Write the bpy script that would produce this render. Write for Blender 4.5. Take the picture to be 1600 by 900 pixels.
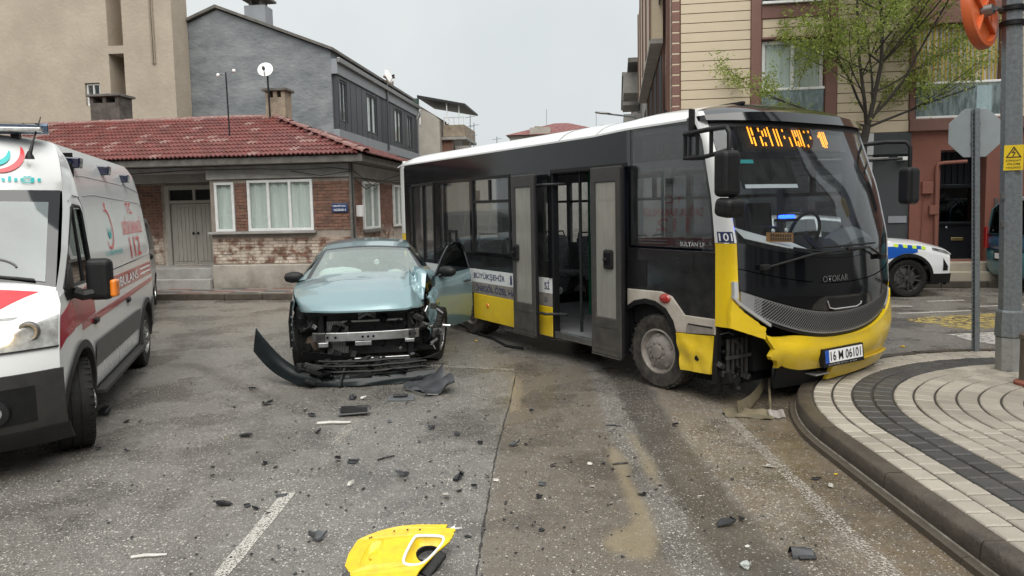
import bpy, bmesh, math, random
from mathutils import Vector, Matrix, noise
R = math.radians
random.seed(7)
scene = bpy.context.scene
col = scene.collection
for _o in list(bpy.data.objects): bpy.data.objects.remove(_o)

# ---------------------------------------------------------------- camera
F_PX, CAM_H, PITCH, ROLL = 1120.0, 1.85, R(4.7), 0.02
fw = Vector((0, math.cos(PITCH), -math.sin(PITCH)))
up0 = Vector((0, math.sin(PITCH), math.cos(PITCH))); r0 = Vector((1, 0, 0))
rr = r0*math.cos(ROLL) - up0*math.sin(ROLL); uu = r0*math.sin(ROLL) + up0*math.cos(ROLL)
cam = bpy.data.cameras.new('camera'); camo = bpy.data.objects.new('camera', cam); col.objects.link(camo)
cam.sensor_width = 36; cam.lens = F_PX/1600*36; cam.shift_y = -33/1600; cam.clip_start = .05; cam.clip_end = 2000
m = Matrix((rr, uu, -fw)).transposed().to_4x4(); m.translation = (0, 0, CAM_H); camo.matrix_world = m
scene.camera = camo

# ---------------------------------------------------------------- sky, sun, exposure (overcast)
SUN_EL, SUN_AZ = R(60), R(165)          # azimuth clockwise from +Y: behind the camera, a little to its right
wd = bpy.data.worlds.new('World'); scene.world = wd; wd.use_nodes = True
nt = wd.node_tree; nt.nodes.clear()
sky = nt.nodes.new('ShaderNodeTexSky'); sky.sky_type = 'NISHITA'; sky.sun_disc = False
sky.sun_elevation = SUN_EL; sky.sun_rotation = SUN_AZ; sky.air_density = 1.5; sky.dust_density = 4
hs = nt.nodes.new('ShaderNodeHueSaturation'); hs.inputs['Saturation'].default_value = .12
tc = nt.nodes.new('ShaderNodeTexCoord'); nz = nt.nodes.new('ShaderNodeTexNoise'); nz.inputs['Scale'].default_value = 2.2; nz.inputs['Detail'].default_value = 5
rp = nt.nodes.new('ShaderNodeValToRGB')
rp.color_ramp.elements[0].position = .3; rp.color_ramp.elements[0].color = (2.42, 2.60, 2.65, 1)
rp.color_ramp.elements[1].position = .75; rp.color_ramp.elements[1].color = (3.0, 3.1, 3.12, 1)
mx = nt.nodes.new('ShaderNodeMix'); mx.data_type = 'RGBA'; mx.inputs[0].default_value = .92
bg = nt.nodes.new('ShaderNodeBackground'); bg.inputs['Strength'].default_value = .1
wo = nt.nodes.new('ShaderNodeOutputWorld'); L = nt.links.new
L(sky.outputs[0], hs.inputs['Color']); L(tc.outputs['Generated'], nz.inputs['Vector']); L(nz.outputs[0], rp.inputs[0])
L(hs.outputs[0], mx.inputs[6]); L(rp.outputs[0], mx.inputs[7]); L(mx.outputs[2], bg.inputs['Color']); L(bg.outputs[0], wo.inputs[0])
sl = bpy.data.lights.new('sun', 'SUN'); sl.energy = 1.5; sl.angle = R(70); sl.color = (1, .97, .92)
so = bpy.data.objects.new('sun', sl); col.objects.link(so)
sd = Vector((math.sin(SUN_AZ)*math.cos(SUN_EL), math.cos(SUN_AZ)*math.cos(SUN_EL), math.sin(SUN_EL)))
so.rotation_euler = sd.to_track_quat('Z', 'Y').to_euler(); so.location = sd*60
vs = scene.view_settings; vs.view_transform = 'Standard'; vs.look = 'None'; vs.exposure = 1.45; vs.gamma = 1; vs.use_curve_mapping = False

# ---------------------------------------------------------------- helpers: materials
MATS = {}
def mat(name, c, rough=.5, metal=0., spec=.5, c2=None, ns=3., amt=.5, bump=0., bs=40., coat=0., emit=None, grime=None, stretch=None, world=True, r2=None, vary=0):
    """Principled; c2: second colour in noise patches; grime=(colour, z0, z1): road dirt thrown up to height z1"""
    if name in MATS: return MATS[name]
    M = bpy.data.materials.new(name); M.use_nodes = True; n = M.node_tree.nodes; l = M.node_tree.links.new
    b = n['Principled BSDF']; b.inputs['Roughness'].default_value = rough; b.inputs['Metallic'].default_value = metal
    b.inputs['Specular IOR Level'].default_value = spec
    b.inputs['Coat Weight'].default_value = coat; b.inputs['Coat Roughness'].default_value = .06
    b.inputs['Base Color'].default_value = (*c, 1)
    geo = n.new('ShaderNodeNewGeometry'); tco = n.new('ShaderNodeTexCoord')
    src = geo.outputs['Position'] if world else tco.outputs['Object']
    if stretch:
        mp = n.new('ShaderNodeMapping'); mp.inputs['Scale'].default_value = stretch; l(src, mp.inputs[0]); src = mp.outputs[0]
    out = None
    if c2 is not None:
        t = n.new('ShaderNodeTexNoise'); t.inputs['Scale'].default_value = ns; t.inputs['Detail'].default_value = 7; t.inputs['Roughness'].default_value = .62
        l(src, t.inputs['Vector'])
        cr = n.new('ShaderNodeValToRGB'); cr.color_ramp.elements[0].position = .5-.28*(1-amt)-.02; cr.color_ramp.elements[1].position = .5+.28*(1-amt)+.02
        cr.color_ramp.elements[0].color = (*c, 1); cr.color_ramp.elements[1].color = (*c2, 1)
        l(t.outputs[0], cr.inputs[0]); out = cr.outputs[0]
        if r2 is not None:
            rm = n.new('ShaderNodeMapRange'); rm.inputs[1].default_value = .35; rm.inputs[2].default_value = .65; rm.inputs[3].default_value = rough; rm.inputs[4].default_value = r2
            l(t.outputs[0], rm.inputs[0]); l(rm.outputs[0], b.inputs['Roughness'])
    if grime:
        gc, z0, z1, ga = grime[:4]; lo_, hi_ = grime[4] if len(grime) > 4 else (.3, .7)
        sp = n.new('ShaderNodeSeparateXYZ'); l(geo.outputs['Position'], sp.inputs[0])
        t = n.new('ShaderNodeTexNoise'); t.inputs['Scale'].default_value = 9 if len(grime) < 5 else 5; t.inputs['Detail'].default_value = 8; l(geo.outputs['Position'], t.inputs['Vector'])
        mr = n.new('ShaderNodeMapRange'); mr.inputs[1].default_value = z1; mr.inputs[2].default_value = z0; l(sp.outputs[2], mr.inputs[0])
        mu = n.new('ShaderNodeMath'); mu.operation = 'MULTIPLY'; l(mr.outputs[0], mu.inputs[0])
        m2 = n.new('ShaderNodeMapRange'); m2.inputs[1].default_value = lo_; m2.inputs[2].default_value = hi_; m2.inputs[3].default_value = .25*ga if len(grime) < 5 else 0; m2.inputs[4].default_value = ga; l(t.outputs[0], m2.inputs[0]); l(m2.outputs[0], mu.inputs[1])
        mi = n.new('ShaderNodeMix'); mi.data_type = 'RGBA'; l(mu.outputs[0], mi.inputs[0])
        if out is None: mi.inputs[6].default_value = (*c, 1)
        else: l(out, mi.inputs[6])
        mi.inputs[7].default_value = (*gc, 1); out = mi.outputs[2]
        rr_ = n.new('ShaderNodeMath'); rr_.operation = 'MULTIPLY_ADD'; l(mu.outputs[0], rr_.inputs[0]); rr_.inputs[1].default_value = .55; rr_.inputs[2].default_value = rough; rr_.use_clamp = True
        l(rr_.outputs[0], b.inputs['Roughness'])
    if vary:
        oi = n.new('ShaderNodeObjectInfo'); ad = n.new('ShaderNodeMath'); ad.operation = 'ADD'; l(oi.outputs['Random'], ad.inputs[0]); l(geo.outputs['Random Per Island'], ad.inputs[1]); fr_ = n.new('ShaderNodeMath'); fr_.operation = 'FRACT'; l(ad.outputs[0], fr_.inputs[0])
        mr = n.new('ShaderNodeMapRange'); mr.inputs[3].default_value = 1-vary; mr.inputs[4].default_value = 1+vary; l(fr_.outputs[0], mr.inputs[0]); vm = n.new('ShaderNodeVectorMath'); vm.operation = 'SCALE'; l(out, vm.inputs[0]); l(mr.outputs[0], vm.inputs['Scale']); out = vm.outputs[0]
    if out is not None: l(out, b.inputs['Base Color'])
    if bump:
        t = n.new('ShaderNodeTexNoise'); t.inputs['Scale'].default_value = bs; t.inputs['Detail'].default_value = 6; l(src, t.inputs['Vector'])
        bp = n.new('ShaderNodeBump'); bp.inputs['Strength'].default_value = bump; bp.inputs['Distance'].default_value = .02; l(t.outputs[0], bp.inputs['Height']); l(bp.outputs[0], b.inputs['Normal'])
    if emit:
        b.inputs['Emission Color'].default_value = (*emit[0], 1); b.inputs['Emission Strength'].default_value = emit[1]
    MATS[name] = M; return M
def glass(name, tint, refl=1.0, rough=.01, dirt=None, even=False):
    """thin pane: tinted see-through, fresnel reflection, optional film of dirt or painted sheen"""
    M = bpy.data.materials.new(name); M.use_nodes = True; n = M.node_tree.nodes; l = M.node_tree.links.new; n.clear()
    o = n.new('ShaderNodeOutputMaterial'); t = n.new('ShaderNodeBsdfTransparent'); t.inputs[0].default_value = (*tint, 1)
    g_ = n.new('ShaderNodeBsdfGlossy'); g_.inputs['Roughness'].default_value = rough
    lw = n.new('ShaderNodeLayerWeight'); lw.inputs['Blend'].default_value = .5
    pw = n.new('ShaderNodeMath'); pw.operation = 'POWER'; pw.inputs[1].default_value = 4.; l(lw.outputs['Facing'], pw.inputs[0])
    mu = n.new('ShaderNodeMath'); mu.operation = 'MULTIPLY_ADD'; mu.use_clamp = True; mu.inputs[1].default_value = .9*refl; mu.inputs[2].default_value = .05*refl; l(pw.outputs[0], mu.inputs[0])
    ms = n.new('ShaderNodeMixShader'); l(mu.outputs[0], ms.inputs[0]); l(t.outputs[0], ms.inputs[1]); l(g_.outputs[0], ms.inputs[2]); out = ms.outputs[0]
    if dirt:
        d = n.new('ShaderNodeBsdfDiffuse'); d.inputs[0].default_value = (*dirt[0], 1)
        geo = n.new('ShaderNodeNewGeometry'); mp = n.new('ShaderNodeMapping'); mp.inputs['Scale'].default_value = (5, 5, 1.2); l(geo.outputs['Position'], mp.inputs[0])
        z = n.new('ShaderNodeTexNoise'); z.inputs['Scale'].default_value = 3; z.inputs['Detail'].default_value = 8; l(mp.outputs[0], z.inputs['Vector'])
        mr = n.new('ShaderNodeMapRange'); mr.inputs[1].default_value = .35; mr.inputs[2].default_value = .75; mr.inputs[3].default_value = dirt[1]*(.8 if even else .3); mr.inputs[4].default_value = dirt[1]; l(z.outputs[0], mr.inputs[0])
        m2 = n.new('ShaderNodeMixShader'); l(mr.outputs[0], m2.inputs[0]); l(out, m2.inputs[1]); l(d.outputs[0], m2.inputs[2]); out = m2.outputs[0]
    l(out, o.inputs[0]); MATS[name] = M; return M

# ---------------------------------------------------------------- helpers: geometry
def ip(t, ps):
    if t <= ps[0][0]: return ps[0][1]
    for (a, b), (c, d) in zip(ps, ps[1:]):
        if t <= c: return b + (d-b)*(t-a)/(c-a)
    return ps[-1][1]
def lerp(a, b, t): return a + (b-a)*t
def vl(a, b, t): return tuple(x+(y-x)*t for x, y in zip(a, b))
def lin(a, b, n): return [a+(b-a)*i/n for i in range(n+1)]
class MB:
    def __init__(s): s.v = []; s.f = []
    def add(s, v, f):
        o = len(s.v); s.v += [tuple(p) for p in v]; s.f += [tuple(i+o for i in q) for q in f]; return s
    def box(s, x0, x1, y0, y1, z0, z1):
        return s.add([(x0,y0,z0),(x1,y0,z0),(x1,y1,z0),(x0,y1,z0),(x0,y0,z1),(x1,y0,z1),(x1,y1,z1),(x0,y1,z1)],
                     [(0,3,2,1),(4,5,6,7),(0,1,5,4),(1,2,6,5),(2,3,7,6),(3,0,4,7)])
    def obox(s, c, sx, sy, sz, rot):       # oriented box, rot = Matrix 3x3 or euler tuple
        if not isinstance(rot, Matrix):
            from mathutils import Euler
            rot = Euler(rot).to_matrix()
        b = MB().box(-sx/2, sx/2, -sy/2, sy/2, -sz/2, sz/2)
        return s.add([tuple(rot @ Vector(p) + Vector(c)) for p in b.v], b.f)
    def prism(s, poly, fa, fb):            # poly 2D, fa/fb map (a,b)->xyz for the two caps
        n = len(poly); v = [fa(*p) for p in poly] + [fb(*p) for p in poly]
        f = [tuple(range(n)), tuple(range(2*n-1, n-1, -1))] + [(i, i+n, (i+1) % n + n, (i+1) % n) for i in range(n)]
        return s.add(v, f)
    def grid(s, ns, nt, fn, flip=False):
        v = [fn(i/ns, j/nt) for i in range(ns+1) for j in range(nt+1)]; f = []
        for i in range(ns):
            for j in range(nt):
                a = i*(nt+1)+j; q = (a, a+nt+1, a+nt+2, a+1); f.append(q[::-1] if flip else q)
        return s.add(v, f)
    def shell(s, ns, nt, fn, off):         # closed slab between fn and fn shifted by off(vector) or callable
        d = off if callable(off) else (lambda p: tuple(a+b for a, b in zip(p, off)))
        o = len(s.v); A = [fn(i/ns, j/nt) for i in range(ns+1) for j in range(nt+1)]; Bv = [d(p) for p in A]
        s.v += A + Bv; N = len(A); w = nt+1
        for i in range(ns):
            for j in range(nt):
                a = o+i*w+j; s.f += [(a, a+w, a+w+1, a+1), (a+N, a+1+N, a+w+1+N, a+w+N)]
        for i in range(ns):
            a = o+i*w; b = o+i*w+nt; s.f += [(a, a+N, a+w+N, a+w), (b, b+w, b+w+N, b+N)]
        for j in range(nt):
            a = o+j; b = o+ns*w+j; s.f += [(a, a+1, a+1+N, a+N), (b, b+N, b+1+N, b+1)]
        return s
    def tube(s, pts, r, n=8, caps=True):
        pts = [Vector(p) for p in pts]; o = len(s.v); rs = r if isinstance(r, (list, tuple)) else [r]*len(pts); ref = None
        for i, p in enumerate(pts):
            d = (pts[min(i+1, len(pts)-1)] - pts[max(i-1, 0)]).normalized()
            if ref is None: ref = Vector((0, 0, 1)) if abs(d.z) < .9 else Vector((1, 0, 0))
            a = d.cross(ref).normalized(); b = a.cross(d); ref = b
            for k in range(n):
                t = 2*math.pi*k/n; s.v.append(tuple(p + (a*math.cos(t)+b*math.sin(t))*rs[i]))
        for i in range(len(pts)-1):
            for k in range(n):
                a = o+i*n+k; b = o+i*n+(k+1) % n; s.f.append((a, b, b+n, a+n))
        if caps: s.f += [tuple(range(o+n-1, o-1, -1)), tuple(range(o+(len(pts)-1)*n, o+len(pts)*n))]
        return s
    def lathe(s, prof, c=(0,0,0), axis='Y', n=28, caps=True):   # prof [(r, h)]
        o = len(s.v)
        for r, h in prof:
            for k in range(n):
                t = 2*math.pi*k/n; a, b = r*math.cos(t), r*math.sin(t)
                p = {'Y': (a, h, b), 'Z': (a, b, h), 'X': (h, a, b)}[axis]; s.v.append((p[0]+c[0], p[1]+c[1], p[2]+c[2]))
        for i in range(len(prof)-1):
            for k in range(n):
                a = o+i*n+k; b = o+i*n+(k+1) % n; s.f.append((a, b, b+n, a+n))
        if caps and prof[0][0] > 1e-6: s.f.append(tuple(range(o, o+n)))
        if caps and prof[-1][0] > 1e-6: s.f.append(tuple(range(o+(len(prof)-1)*n, o+len(prof)*n)))
        return s
    def panel(s, a0, a1, b0, b1, holes, fn, t, extra_a=(), extra_b=()):
        """wall sheet with rectangular holes; fn(a, b, depth) -> xyz, t thickness"""
        A = sorted({a0, a1, *extra_a, *[x for h in holes for x in h[:2] if a0 < x < a1]}); Bs = sorted({b0, b1, *extra_b, *[x for h in holes for x in h[2:] if b0 < x < b1]})
        A = [x for x in A if a0 <= x <= a1]; Bs = [x for x in Bs if b0 <= x <= b1]
        na, nb = len(A)-1, len(Bs)-1
        ok = lambda i, j: 0 <= i < na and 0 <= j < nb and not any(h[0] <= (A[i]+A[i+1])/2 <= h[1] and h[2] <= (Bs[j]+Bs[j+1])/2 <= h[3] for h in holes)
        o = len(s.v); w = nb+1; N = (na+1)*w
        s.v += [tuple(fn(a, b, 0)) for a in A for b in Bs] + [tuple(fn(a, b, t)) for a in A for b in Bs]
        for i in range(na):
            for j in range(nb):
                if not ok(i, j): continue
                p = o+i*w+j; q, r_, u = p+w, p+w+1, p+1
                s.f += [(p, q, r_, u), (p+N, u+N, r_+N, q+N)]
                if not ok(i-1, j): s.f.append((p, u, u+N, p+N))
                if not ok(i+1, j): s.f.append((q, q+N, r_+N, r_))
                if not ok(i, j-1): s.f.append((p, p+N, q+N, q))
                if not ok(i, j+1): s.f.append((u, r_, r_+N, u+N))
        return s
    def mirror(s, y=0):
        o = MB(); o.v = [(a, 2*y-b, c) for a, b, c in s.v]; o.f = [q[::-1] for q in s.f]; return o
    def mesh(s, name, smooth=None):
        me = bpy.data.meshes.new(name); me.from_pydata(s.v, [], s.f); me.validate()
        bm = bmesh.new(); bm.from_mesh(me); bmesh.ops.remove_doubles(bm, verts=bm.verts, dist=1e-5); bmesh.ops.recalc_face_normals(bm, faces=bm.faces); bm.to_mesh(me); bm.free()
        if smooth:
            me.shade_smooth(); me.set_sharp_from_angle(angle=R(smooth))
        return me
    def build(s, name, m, parent=None, smooth=None, bevel=0, loc=None, rot=None, bseg=2):
        me = s.mesh(name, smooth); o = bpy.data.objects.new(name, me); col.objects.link(o)
        if m: me.materials.append(MATS[m] if isinstance(m, str) else m)
        if parent: o.parent = parent
        if loc: o.location = loc
        if rot: o.rotation_euler = rot
        if bevel:
            bv = o.modifiers.new('bevel', 'BEVEL'); bv.width = bevel; bv.segments = bseg; bv.limit_method = 'ANGLE'; bv.angle_limit = R(40)
        return o
def tag(o, label=None, cat=None, group=None, kind=None):
    if label: o['label'] = label
    if cat: o['category'] = cat
    if group: o['group'] = group
    if kind: o['kind'] = kind
    return o
def thing(name, label, cat, loc=(0,0,0), rz=0, group=None, rot=None):
    o = bpy.data.objects.new(name, None); col.objects.link(o); o.location = loc; o.rotation_euler = rot or (0, 0, R(rz)); o.empty_display_size = .2
    return tag(o, label, cat, group)
def struct(o): o['kind'] = 'structure'; return o
def place(name, me, parent, loc, rot=(0,0,0), scale=None):
    o = bpy.data.objects.new(name, me); col.objects.link(o); o.parent = parent; o.location = loc; o.rotation_euler = rot
    if scale: o.scale = scale
    return o
def copy_tree(o, parent=None):
    c = o.copy(); col.objects.link(c); c.parent = parent
    for ch in list(o.children): copy_tree(ch, c)
    return c
def merge_stuff(name, items, m, parent):     # items: (mesh, loc, rot) joined into one part
    from mathutils import Euler
    b = MB()
    for me, loc, rot, sc in items:
        M = Matrix.LocRotScale(Vector(loc), Euler(rot), Vector(sc))
        b.add([tuple(M @ v.co) for v in me.vertices], [tuple(p.vertices) for p in me.polygons])
    me = bpy.data.meshes.new(name); me.from_pydata(b.v, [], b.f); me.materials.append(MATS[m]); o = bpy.data.objects.new(name, me); col.objects.link(o); o.parent = parent; o['kind'] = 'stuff'; return o
def pieces(name, items, m, parent, stuff, limit=300, key=None):
    """items (mesh, loc, rot, scale): the first `limit` (sorted by key) as objects, the rest one stuff part"""
    if key: items = sorted(items, key=key)
    for me, loc, rot, sc in items[:limit]: place(name, me, parent, loc, rot, sc)
    if len(items) > limit: merge_stuff(stuff, items[limit:], m, parent)
def text(name, s, m, parent, fn, w, h, depth=0.0):
    """lettering as mesh: fitted to w x h, then fn(a, b) -> xyz"""
    cu = bpy.data.curves.new('txt', 'FONT'); cu.body = s; cu.resolution_u = 3; cu.extrude = 0; cu.offset = .012
    ob = bpy.data.objects.new('txt', cu); me = bpy.data.meshes.new_from_object(ob)
    bpy.data.objects.remove(ob); bpy.data.curves.remove(cu)
    xs = [v.co.x for v in me.vertices]; ys = [v.co.y for v in me.vertices]
    x0, x1, y0, y1 = min(xs), max(xs), min(ys), max(ys)
    if w is None: w = h*(x1-x0)/(y1-y0)
    for v in me.vertices: v.co = Vector(fn((v.co.x-x0)/(x1-x0)*w, (v.co.y-y0)/(y1-y0)*h))
    me.name = name; me.materials.clear(); me.materials.append(MATS[m]); o = bpy.data.objects.new(name, me); col.objects.link(o); o.parent = parent; return o
def skin(mb, xs, zlo, zhi, yf, nz):
    n = len(xs)-1
    v = []
    for x in xs:
        a, b = zlo(x), max(zlo(x)+.004, zhi(x))
        for j in range(nz+1):
            z = a+(b-a)*j/nz; v.append((x, yf(x, z), z))
    f = []
    for i in range(n):
        for j in range(nz):
            a = i*(nz+1)+j; f.append((a, a+nz+1, a+nz+2, a+1))
    return mb.add(v, f)
def jag(a, b, n, amp, rnd):      # jagged line between two 2D points
    out = []
    for i in range(n+1):
        t = i/n; k = 0 if i in (0, n) else rnd.uniform(-amp, amp); dx, dy = b[0]-a[0], b[1]-a[1]; q = math.hypot(dx, dy) or 1
        out.append((a[0]+dx*t-dy/q*k, a[1]+dy*t+dx/q*k))
    return out

# ---------------------------------------------------------------- materials
mat('white_paint', (.73,.74,.735), .22, coat=.4, c2=(.68,.69,.68), ns=2, amt=.2, grime=((.34,.31,.27), .25, .85, .22))
mat('white_plain', (.8,.8,.79), .4)
mat('white_frame', (.74,.75,.74), .35, c2=(.6,.6,.58), ns=9, amt=.2)
mat('black_plastic', (.0075,.0078,.0085), .45, spec=.28, c2=(.014,.014,.0145), ns=30, amt=.3, bump=.15, bs=160)
mat('dark_grey_plastic', (.020,.021,.022), .5, spec=.32, c2=(.034,.033,.031), ns=8, amt=.3, bump=.12, bs=120, grime=((.10,.09,.075), .2, .9, .3))
mat('black_gloss', (.005,.0055,.007), .07, coat=.5)
mat('black_gloss_dusty', (.005,.0055,.007), .09, spec=.4, coat=.05, c2=(.012,.0125,.014), ns=4, amt=.3, grime=((.12,.116,.107), .4, 1.6, .38))
mat('rubber', (.007,.007,.0075), .65, spec=.25, c2=(.018,.017,.016), ns=18, amt=.4, bump=.2, bs=90)
mat('rubber_muddy', (.022,.021,.019), .7, spec=.25, c2=(.075,.068,.058), ns=14, amt=.5, bump=.2, bs=90)
mat('yellow_paint', (.80,.56,.012), .26, coat=.4, c2=(.72,.49,.012), ns=5, amt=.3, grime=((.34,.27,.12), .15, .75, .4))
mat('yellow_shard', (.80,.57,.012), .34, coat=.2, c2=(.60,.42,.02), ns=16, amt=.35, r2=.5)
mat('aluminium', (.55,.56,.56), .34, 1., c2=(.36,.36,.35), ns=14, amt=.4)
mat('steel_dull', (.33,.33,.32), .45, .9, c2=(.2,.19,.18), ns=10, amt=.4)
mat('galvanised', (.25,.275,.285), .5, .5, c2=(.165,.18,.19), ns=30, amt=.45, bump=.08, bs=60)
mat('hub_dirty', (.32,.29,.26), .6, .25, c2=(.2,.18,.16), ns=9, amt=.4)
mat('chrome', (.75,.76,.77), .12, 1.)
mat('red_stripe', (.36,.012,.03), .25, coat=.5)
mat('red_bright', (.72,.05,.06), .35, coat=.3)
mat('teal_print', (.02,.42,.42), .4)
mat('navy_print', (.02,.03,.1), .5)
mat('black_print', (.012,.012,.014), .5)
mat('white_print', (.82,.82,.82), .45)
mat('silver_print', (.62,.63,.64), .3, .6)
mat('orange_lens', (.75,.2,.01), .15, coat=.8)
mat('red_lens', (.35,.02,.015), .15, coat=.8)
mat('blue_lens', (.006,.009,.035), .08, coat=1.)
mat('lens_clear', (.62,.63,.61), .08, .35, coat=1., c2=(.28,.28,.27), ns=11, amt=.5)
mat('lamp_glow', (1,.75,.35), .3, emit=((1,.66,.22), 5))
mat('led_amber', (1,.4,.02), .5, emit=((1,.30,.015), 1.5))
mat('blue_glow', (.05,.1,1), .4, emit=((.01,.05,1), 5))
mat('teal_car_paint', (.235,.345,.368), .25, .3, coat=1., c2=(.22,.325,.35), ns=2, amt=.3)
mat('interior_dark', (.006,.006,.0065), .75, spec=.2)
mat('interior_grey', (.17,.175,.18), .7, c2=(.12,.12,.125), ns=4, amt=.3)
mat('seat_fabric', (.12,.125,.14), .9, c2=(.3,.3,.32), ns=34, amt=.75)
mat('airbag', (.72,.76,.74), .8, bump=.5, bs=14)
glass('glass_bus', (.80,.82,.83), 1.15, dirt=((.36,.36,.35), .07))
glass('glass_bus_front', (.80,.83,.84), .85, dirt=((.5,.5,.5), .02))
glass('glass_tint', (.20,.22,.23), 1.0)
glass('glass_clear', (.86,.92,.90), 1.5, dirt=((.62,.70,.67), .16), even=True)  # even pale green film paints in the sky reflected by the car windscreen
glass('glass_house', (.90,.93,.92), .9)
glass('glass_frost', (.62,.70,.71), .6, rough=.12, dirt=((.45,.53,.54), .55))
glass('glass_door', (.7,.7,.66), .5, rough=.08, dirt=((.50,.49,.44), .45), even=True)
# ================================================================ GROUND
def asphalt():
    M = bpy.data.materials.new('asphalt'); M.use_nodes = True; n = M.node_tree.nodes; l = M.node_tree.links.new; b = n['Principled BSDF']
    geo = n.new('ShaderNodeNewGeometry'); P = geo.outputs['Position']
    at = n.new('ShaderNodeVertexColor'); at.layer_name = 'zone'; sp = n.new('ShaderNodeSeparateColor'); l(at.outputs[0], sp.inputs[0])
    def noise_(s, d=5, r=.6):
        t = n.new('ShaderNodeTexNoise'); t.inputs['Scale'].default_value = s; t.inputs['Detail'].default_value = d; t.inputs['Roughness'].default_value = r; l(P, t.inputs['Vector']); return t.outputs[0]
    def rng(x, a, b_, c, d):
        t = n.new('ShaderNodeMapRange'); l(x, t.inputs[0]); [setattr(t.inputs[i+1], 'default_value', v) for i, v in enumerate((a, b_, c, d))]; return t.outputs[0]
    def math_(op, x, y):
        t = n.new('ShaderNodeMath'); t.operation = op
        for i, q in enumerate((x, y)):
            if isinstance(q, (int, float)): t.inputs[i].default_value = q
            else: l(q, t.inputs[i])
        return t.outputs[0]
    def mix(f, a, b_):
        t = n.new('ShaderNodeMix'); t.data_type = 'RGBA'
        if isinstance(f, (int, float)): t.inputs[0].default_value = f
        else: l(f, t.inputs[0])
        for i, q in ((6, a), (7, b_)):
            if isinstance(q, tuple): t.inputs[i].default_value = (*q, 1)
            else: l(q, t.inputs[i])
        return t.outputs[2]
    big = noise_(.9, 6); mid = noise_(7, 6); fine = noise_(85, 4)
    c = mix(rng(big, .35, .65, 0, 1), (.185,.177,.163), (.24,.228,.208))
    c = mix(rng(mid, .3, .7, 0, .55), c, (.115,.105,.092))
    mud = math_('MULTIPLY', sp.outputs[0], rng(mid, .3, .62, .5, 1))
    c = mix(mud, c, (.205,.152,.092))
    dk = math_('MULTIPLY', sp.outputs[1], rng(noise_(3), .35, .6, .6, 1))
    c = mix(dk, c, (.050,.043,.036))
    c = mix(rng(fine, .35, .7, 0, .5), c, (.060,.056,.05))
    # aggregate: pale and dark stones of two sizes
    for sc, th, amt in ((52, .80, 1.), (95, .66, .9)):
        v = n.new('ShaderNodeTexVoronoi'); v.inputs['Scale'].default_value = sc; l(P, v.inputs['Vector'])
        s2 = n.new('ShaderNodeSeparateColor'); l(v.outputs['Color'], s2.inputs[0])
        thr = math_('SUBTRACT', th+.16, math_('MULTIPLY', sp.outputs[2], .26))
        on = math_('GREATER_THAN', s2.outputs[0], thr)
        core = math_('LESS_THAN', v.outputs['Distance'], .36)
        pat = rng(noise_(2.3), .3, .65, .35, 1)
        f = math_('MULTIPLY', math_('MULTIPLY', on, core), math_('MULTIPLY', pat, amt))
        c = mix(f, c, mix(s2.outputs[1], (.34,.315,.28), (.74,.70,.63)))
        off = math_('MULTIPLY', math_('LESS_THAN', s2.outputs[0], .16), core)
        c = mix(math_('MULTIPLY', off, .6), c, (.03,.028,.026))
    wm = math_('MAXIMUM', rng(noise_(1.15, 7, .62), .47, .60, 0, 1), math_('MULTIPLY', sp.outputs[1], .9))
    c = mix(math_('MULTIPLY', wm, .42), c, (.035,.031,.027))
    pm = math_('MULTIPLY', at.outputs['Alpha'], rng(noise_(30), .3, .6, .75, 1))
    c = mix(math_('MULTIPLY', pm, .8), c, (.27,.225,.15))
    l(c, b.inputs['Base Color'])
    rough = math_('ADD', rng(wm, 0, 1, .31, .10), math_('MULTIPLY', fine, .12)); inv_ = math_('SUBTRACT', 1.0, pm); rough = math_('ADD', math_('MULTIPLY', rough, inv_), math_('MULTIPLY', pm, .05)); l(rough, b.inputs['Roughness']); b.inputs['Specular IOR Level'].default_value = .5
    bp = n.new('ShaderNodeBump'); l(math_('MULTIPLY', inv_, .32), bp.inputs['Strength']); bp.inputs['Distance'].default_value = .006
    l(noise_(110, 3), bp.inputs['Height']); l(bp.outputs[0], b.inputs['Normal']); MATS['asphalt'] = M
asphalt()
def sm(x, a, b):
    t = min(1, max(0, (x-a)/(b-a))); return t*t*(3-2*t)
PUD1 = [(-.02,7.83),(.07,7.59),(.07,6.99),(.03,6.44),(-.05,6.33),(-.05,6.73),(-.02,7.29)]
PUD2 = [(.72,5.42),(.78,5.36),(.80,4.95),(.77,4.73),(.79,4.44),(.80,4.08),(.79,3.9),(.75,3.7),(.68,3.61),(.6,3.62),(.51,3.71),(.47,3.82),(.55,3.94),(.65,4.03),(.70,4.15),(.70,4.33),(.71,4.6),(.71,4.82),(.68,5.11)]
PUD3 = [(.92,5.7),(.96,5.65),(.99,5.0),(.95,4.6),(.90,4.75),(.91,5.2)]
def sdist(poly, x, y):
    d = 1e9; ins = False; n_ = len(poly)
    for i in range(n_):
        (x0, y0), (x1, y1) = poly[i], poly[(i+1) % n_]; ex, ey = x1-x0, y1-y0; t = max(0, min(1, ((x-x0)*ex+(y-y0)*ey)/(ex*ex+ey*ey+1e-12)))
        d = min(d, math.hypot(x-x0-ex*t, y-y0-ey*t))
        if (y0 > y) != (y1 > y) and x < (x1-x0)*(y-y0)/(y1-y0)+x0: ins = not ins
    return d if ins else -d
def water(x, y):
    if not (-.2 < x < 1.15 and 3.4 < y < 8.0): return 0
    w = noise.noise((x*9, y*7, 5))*.025
    return max(sm(sdist(q, x, y)+w, -.035, .035) for q in (PUD1, PUD2, PUD3))
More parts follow.
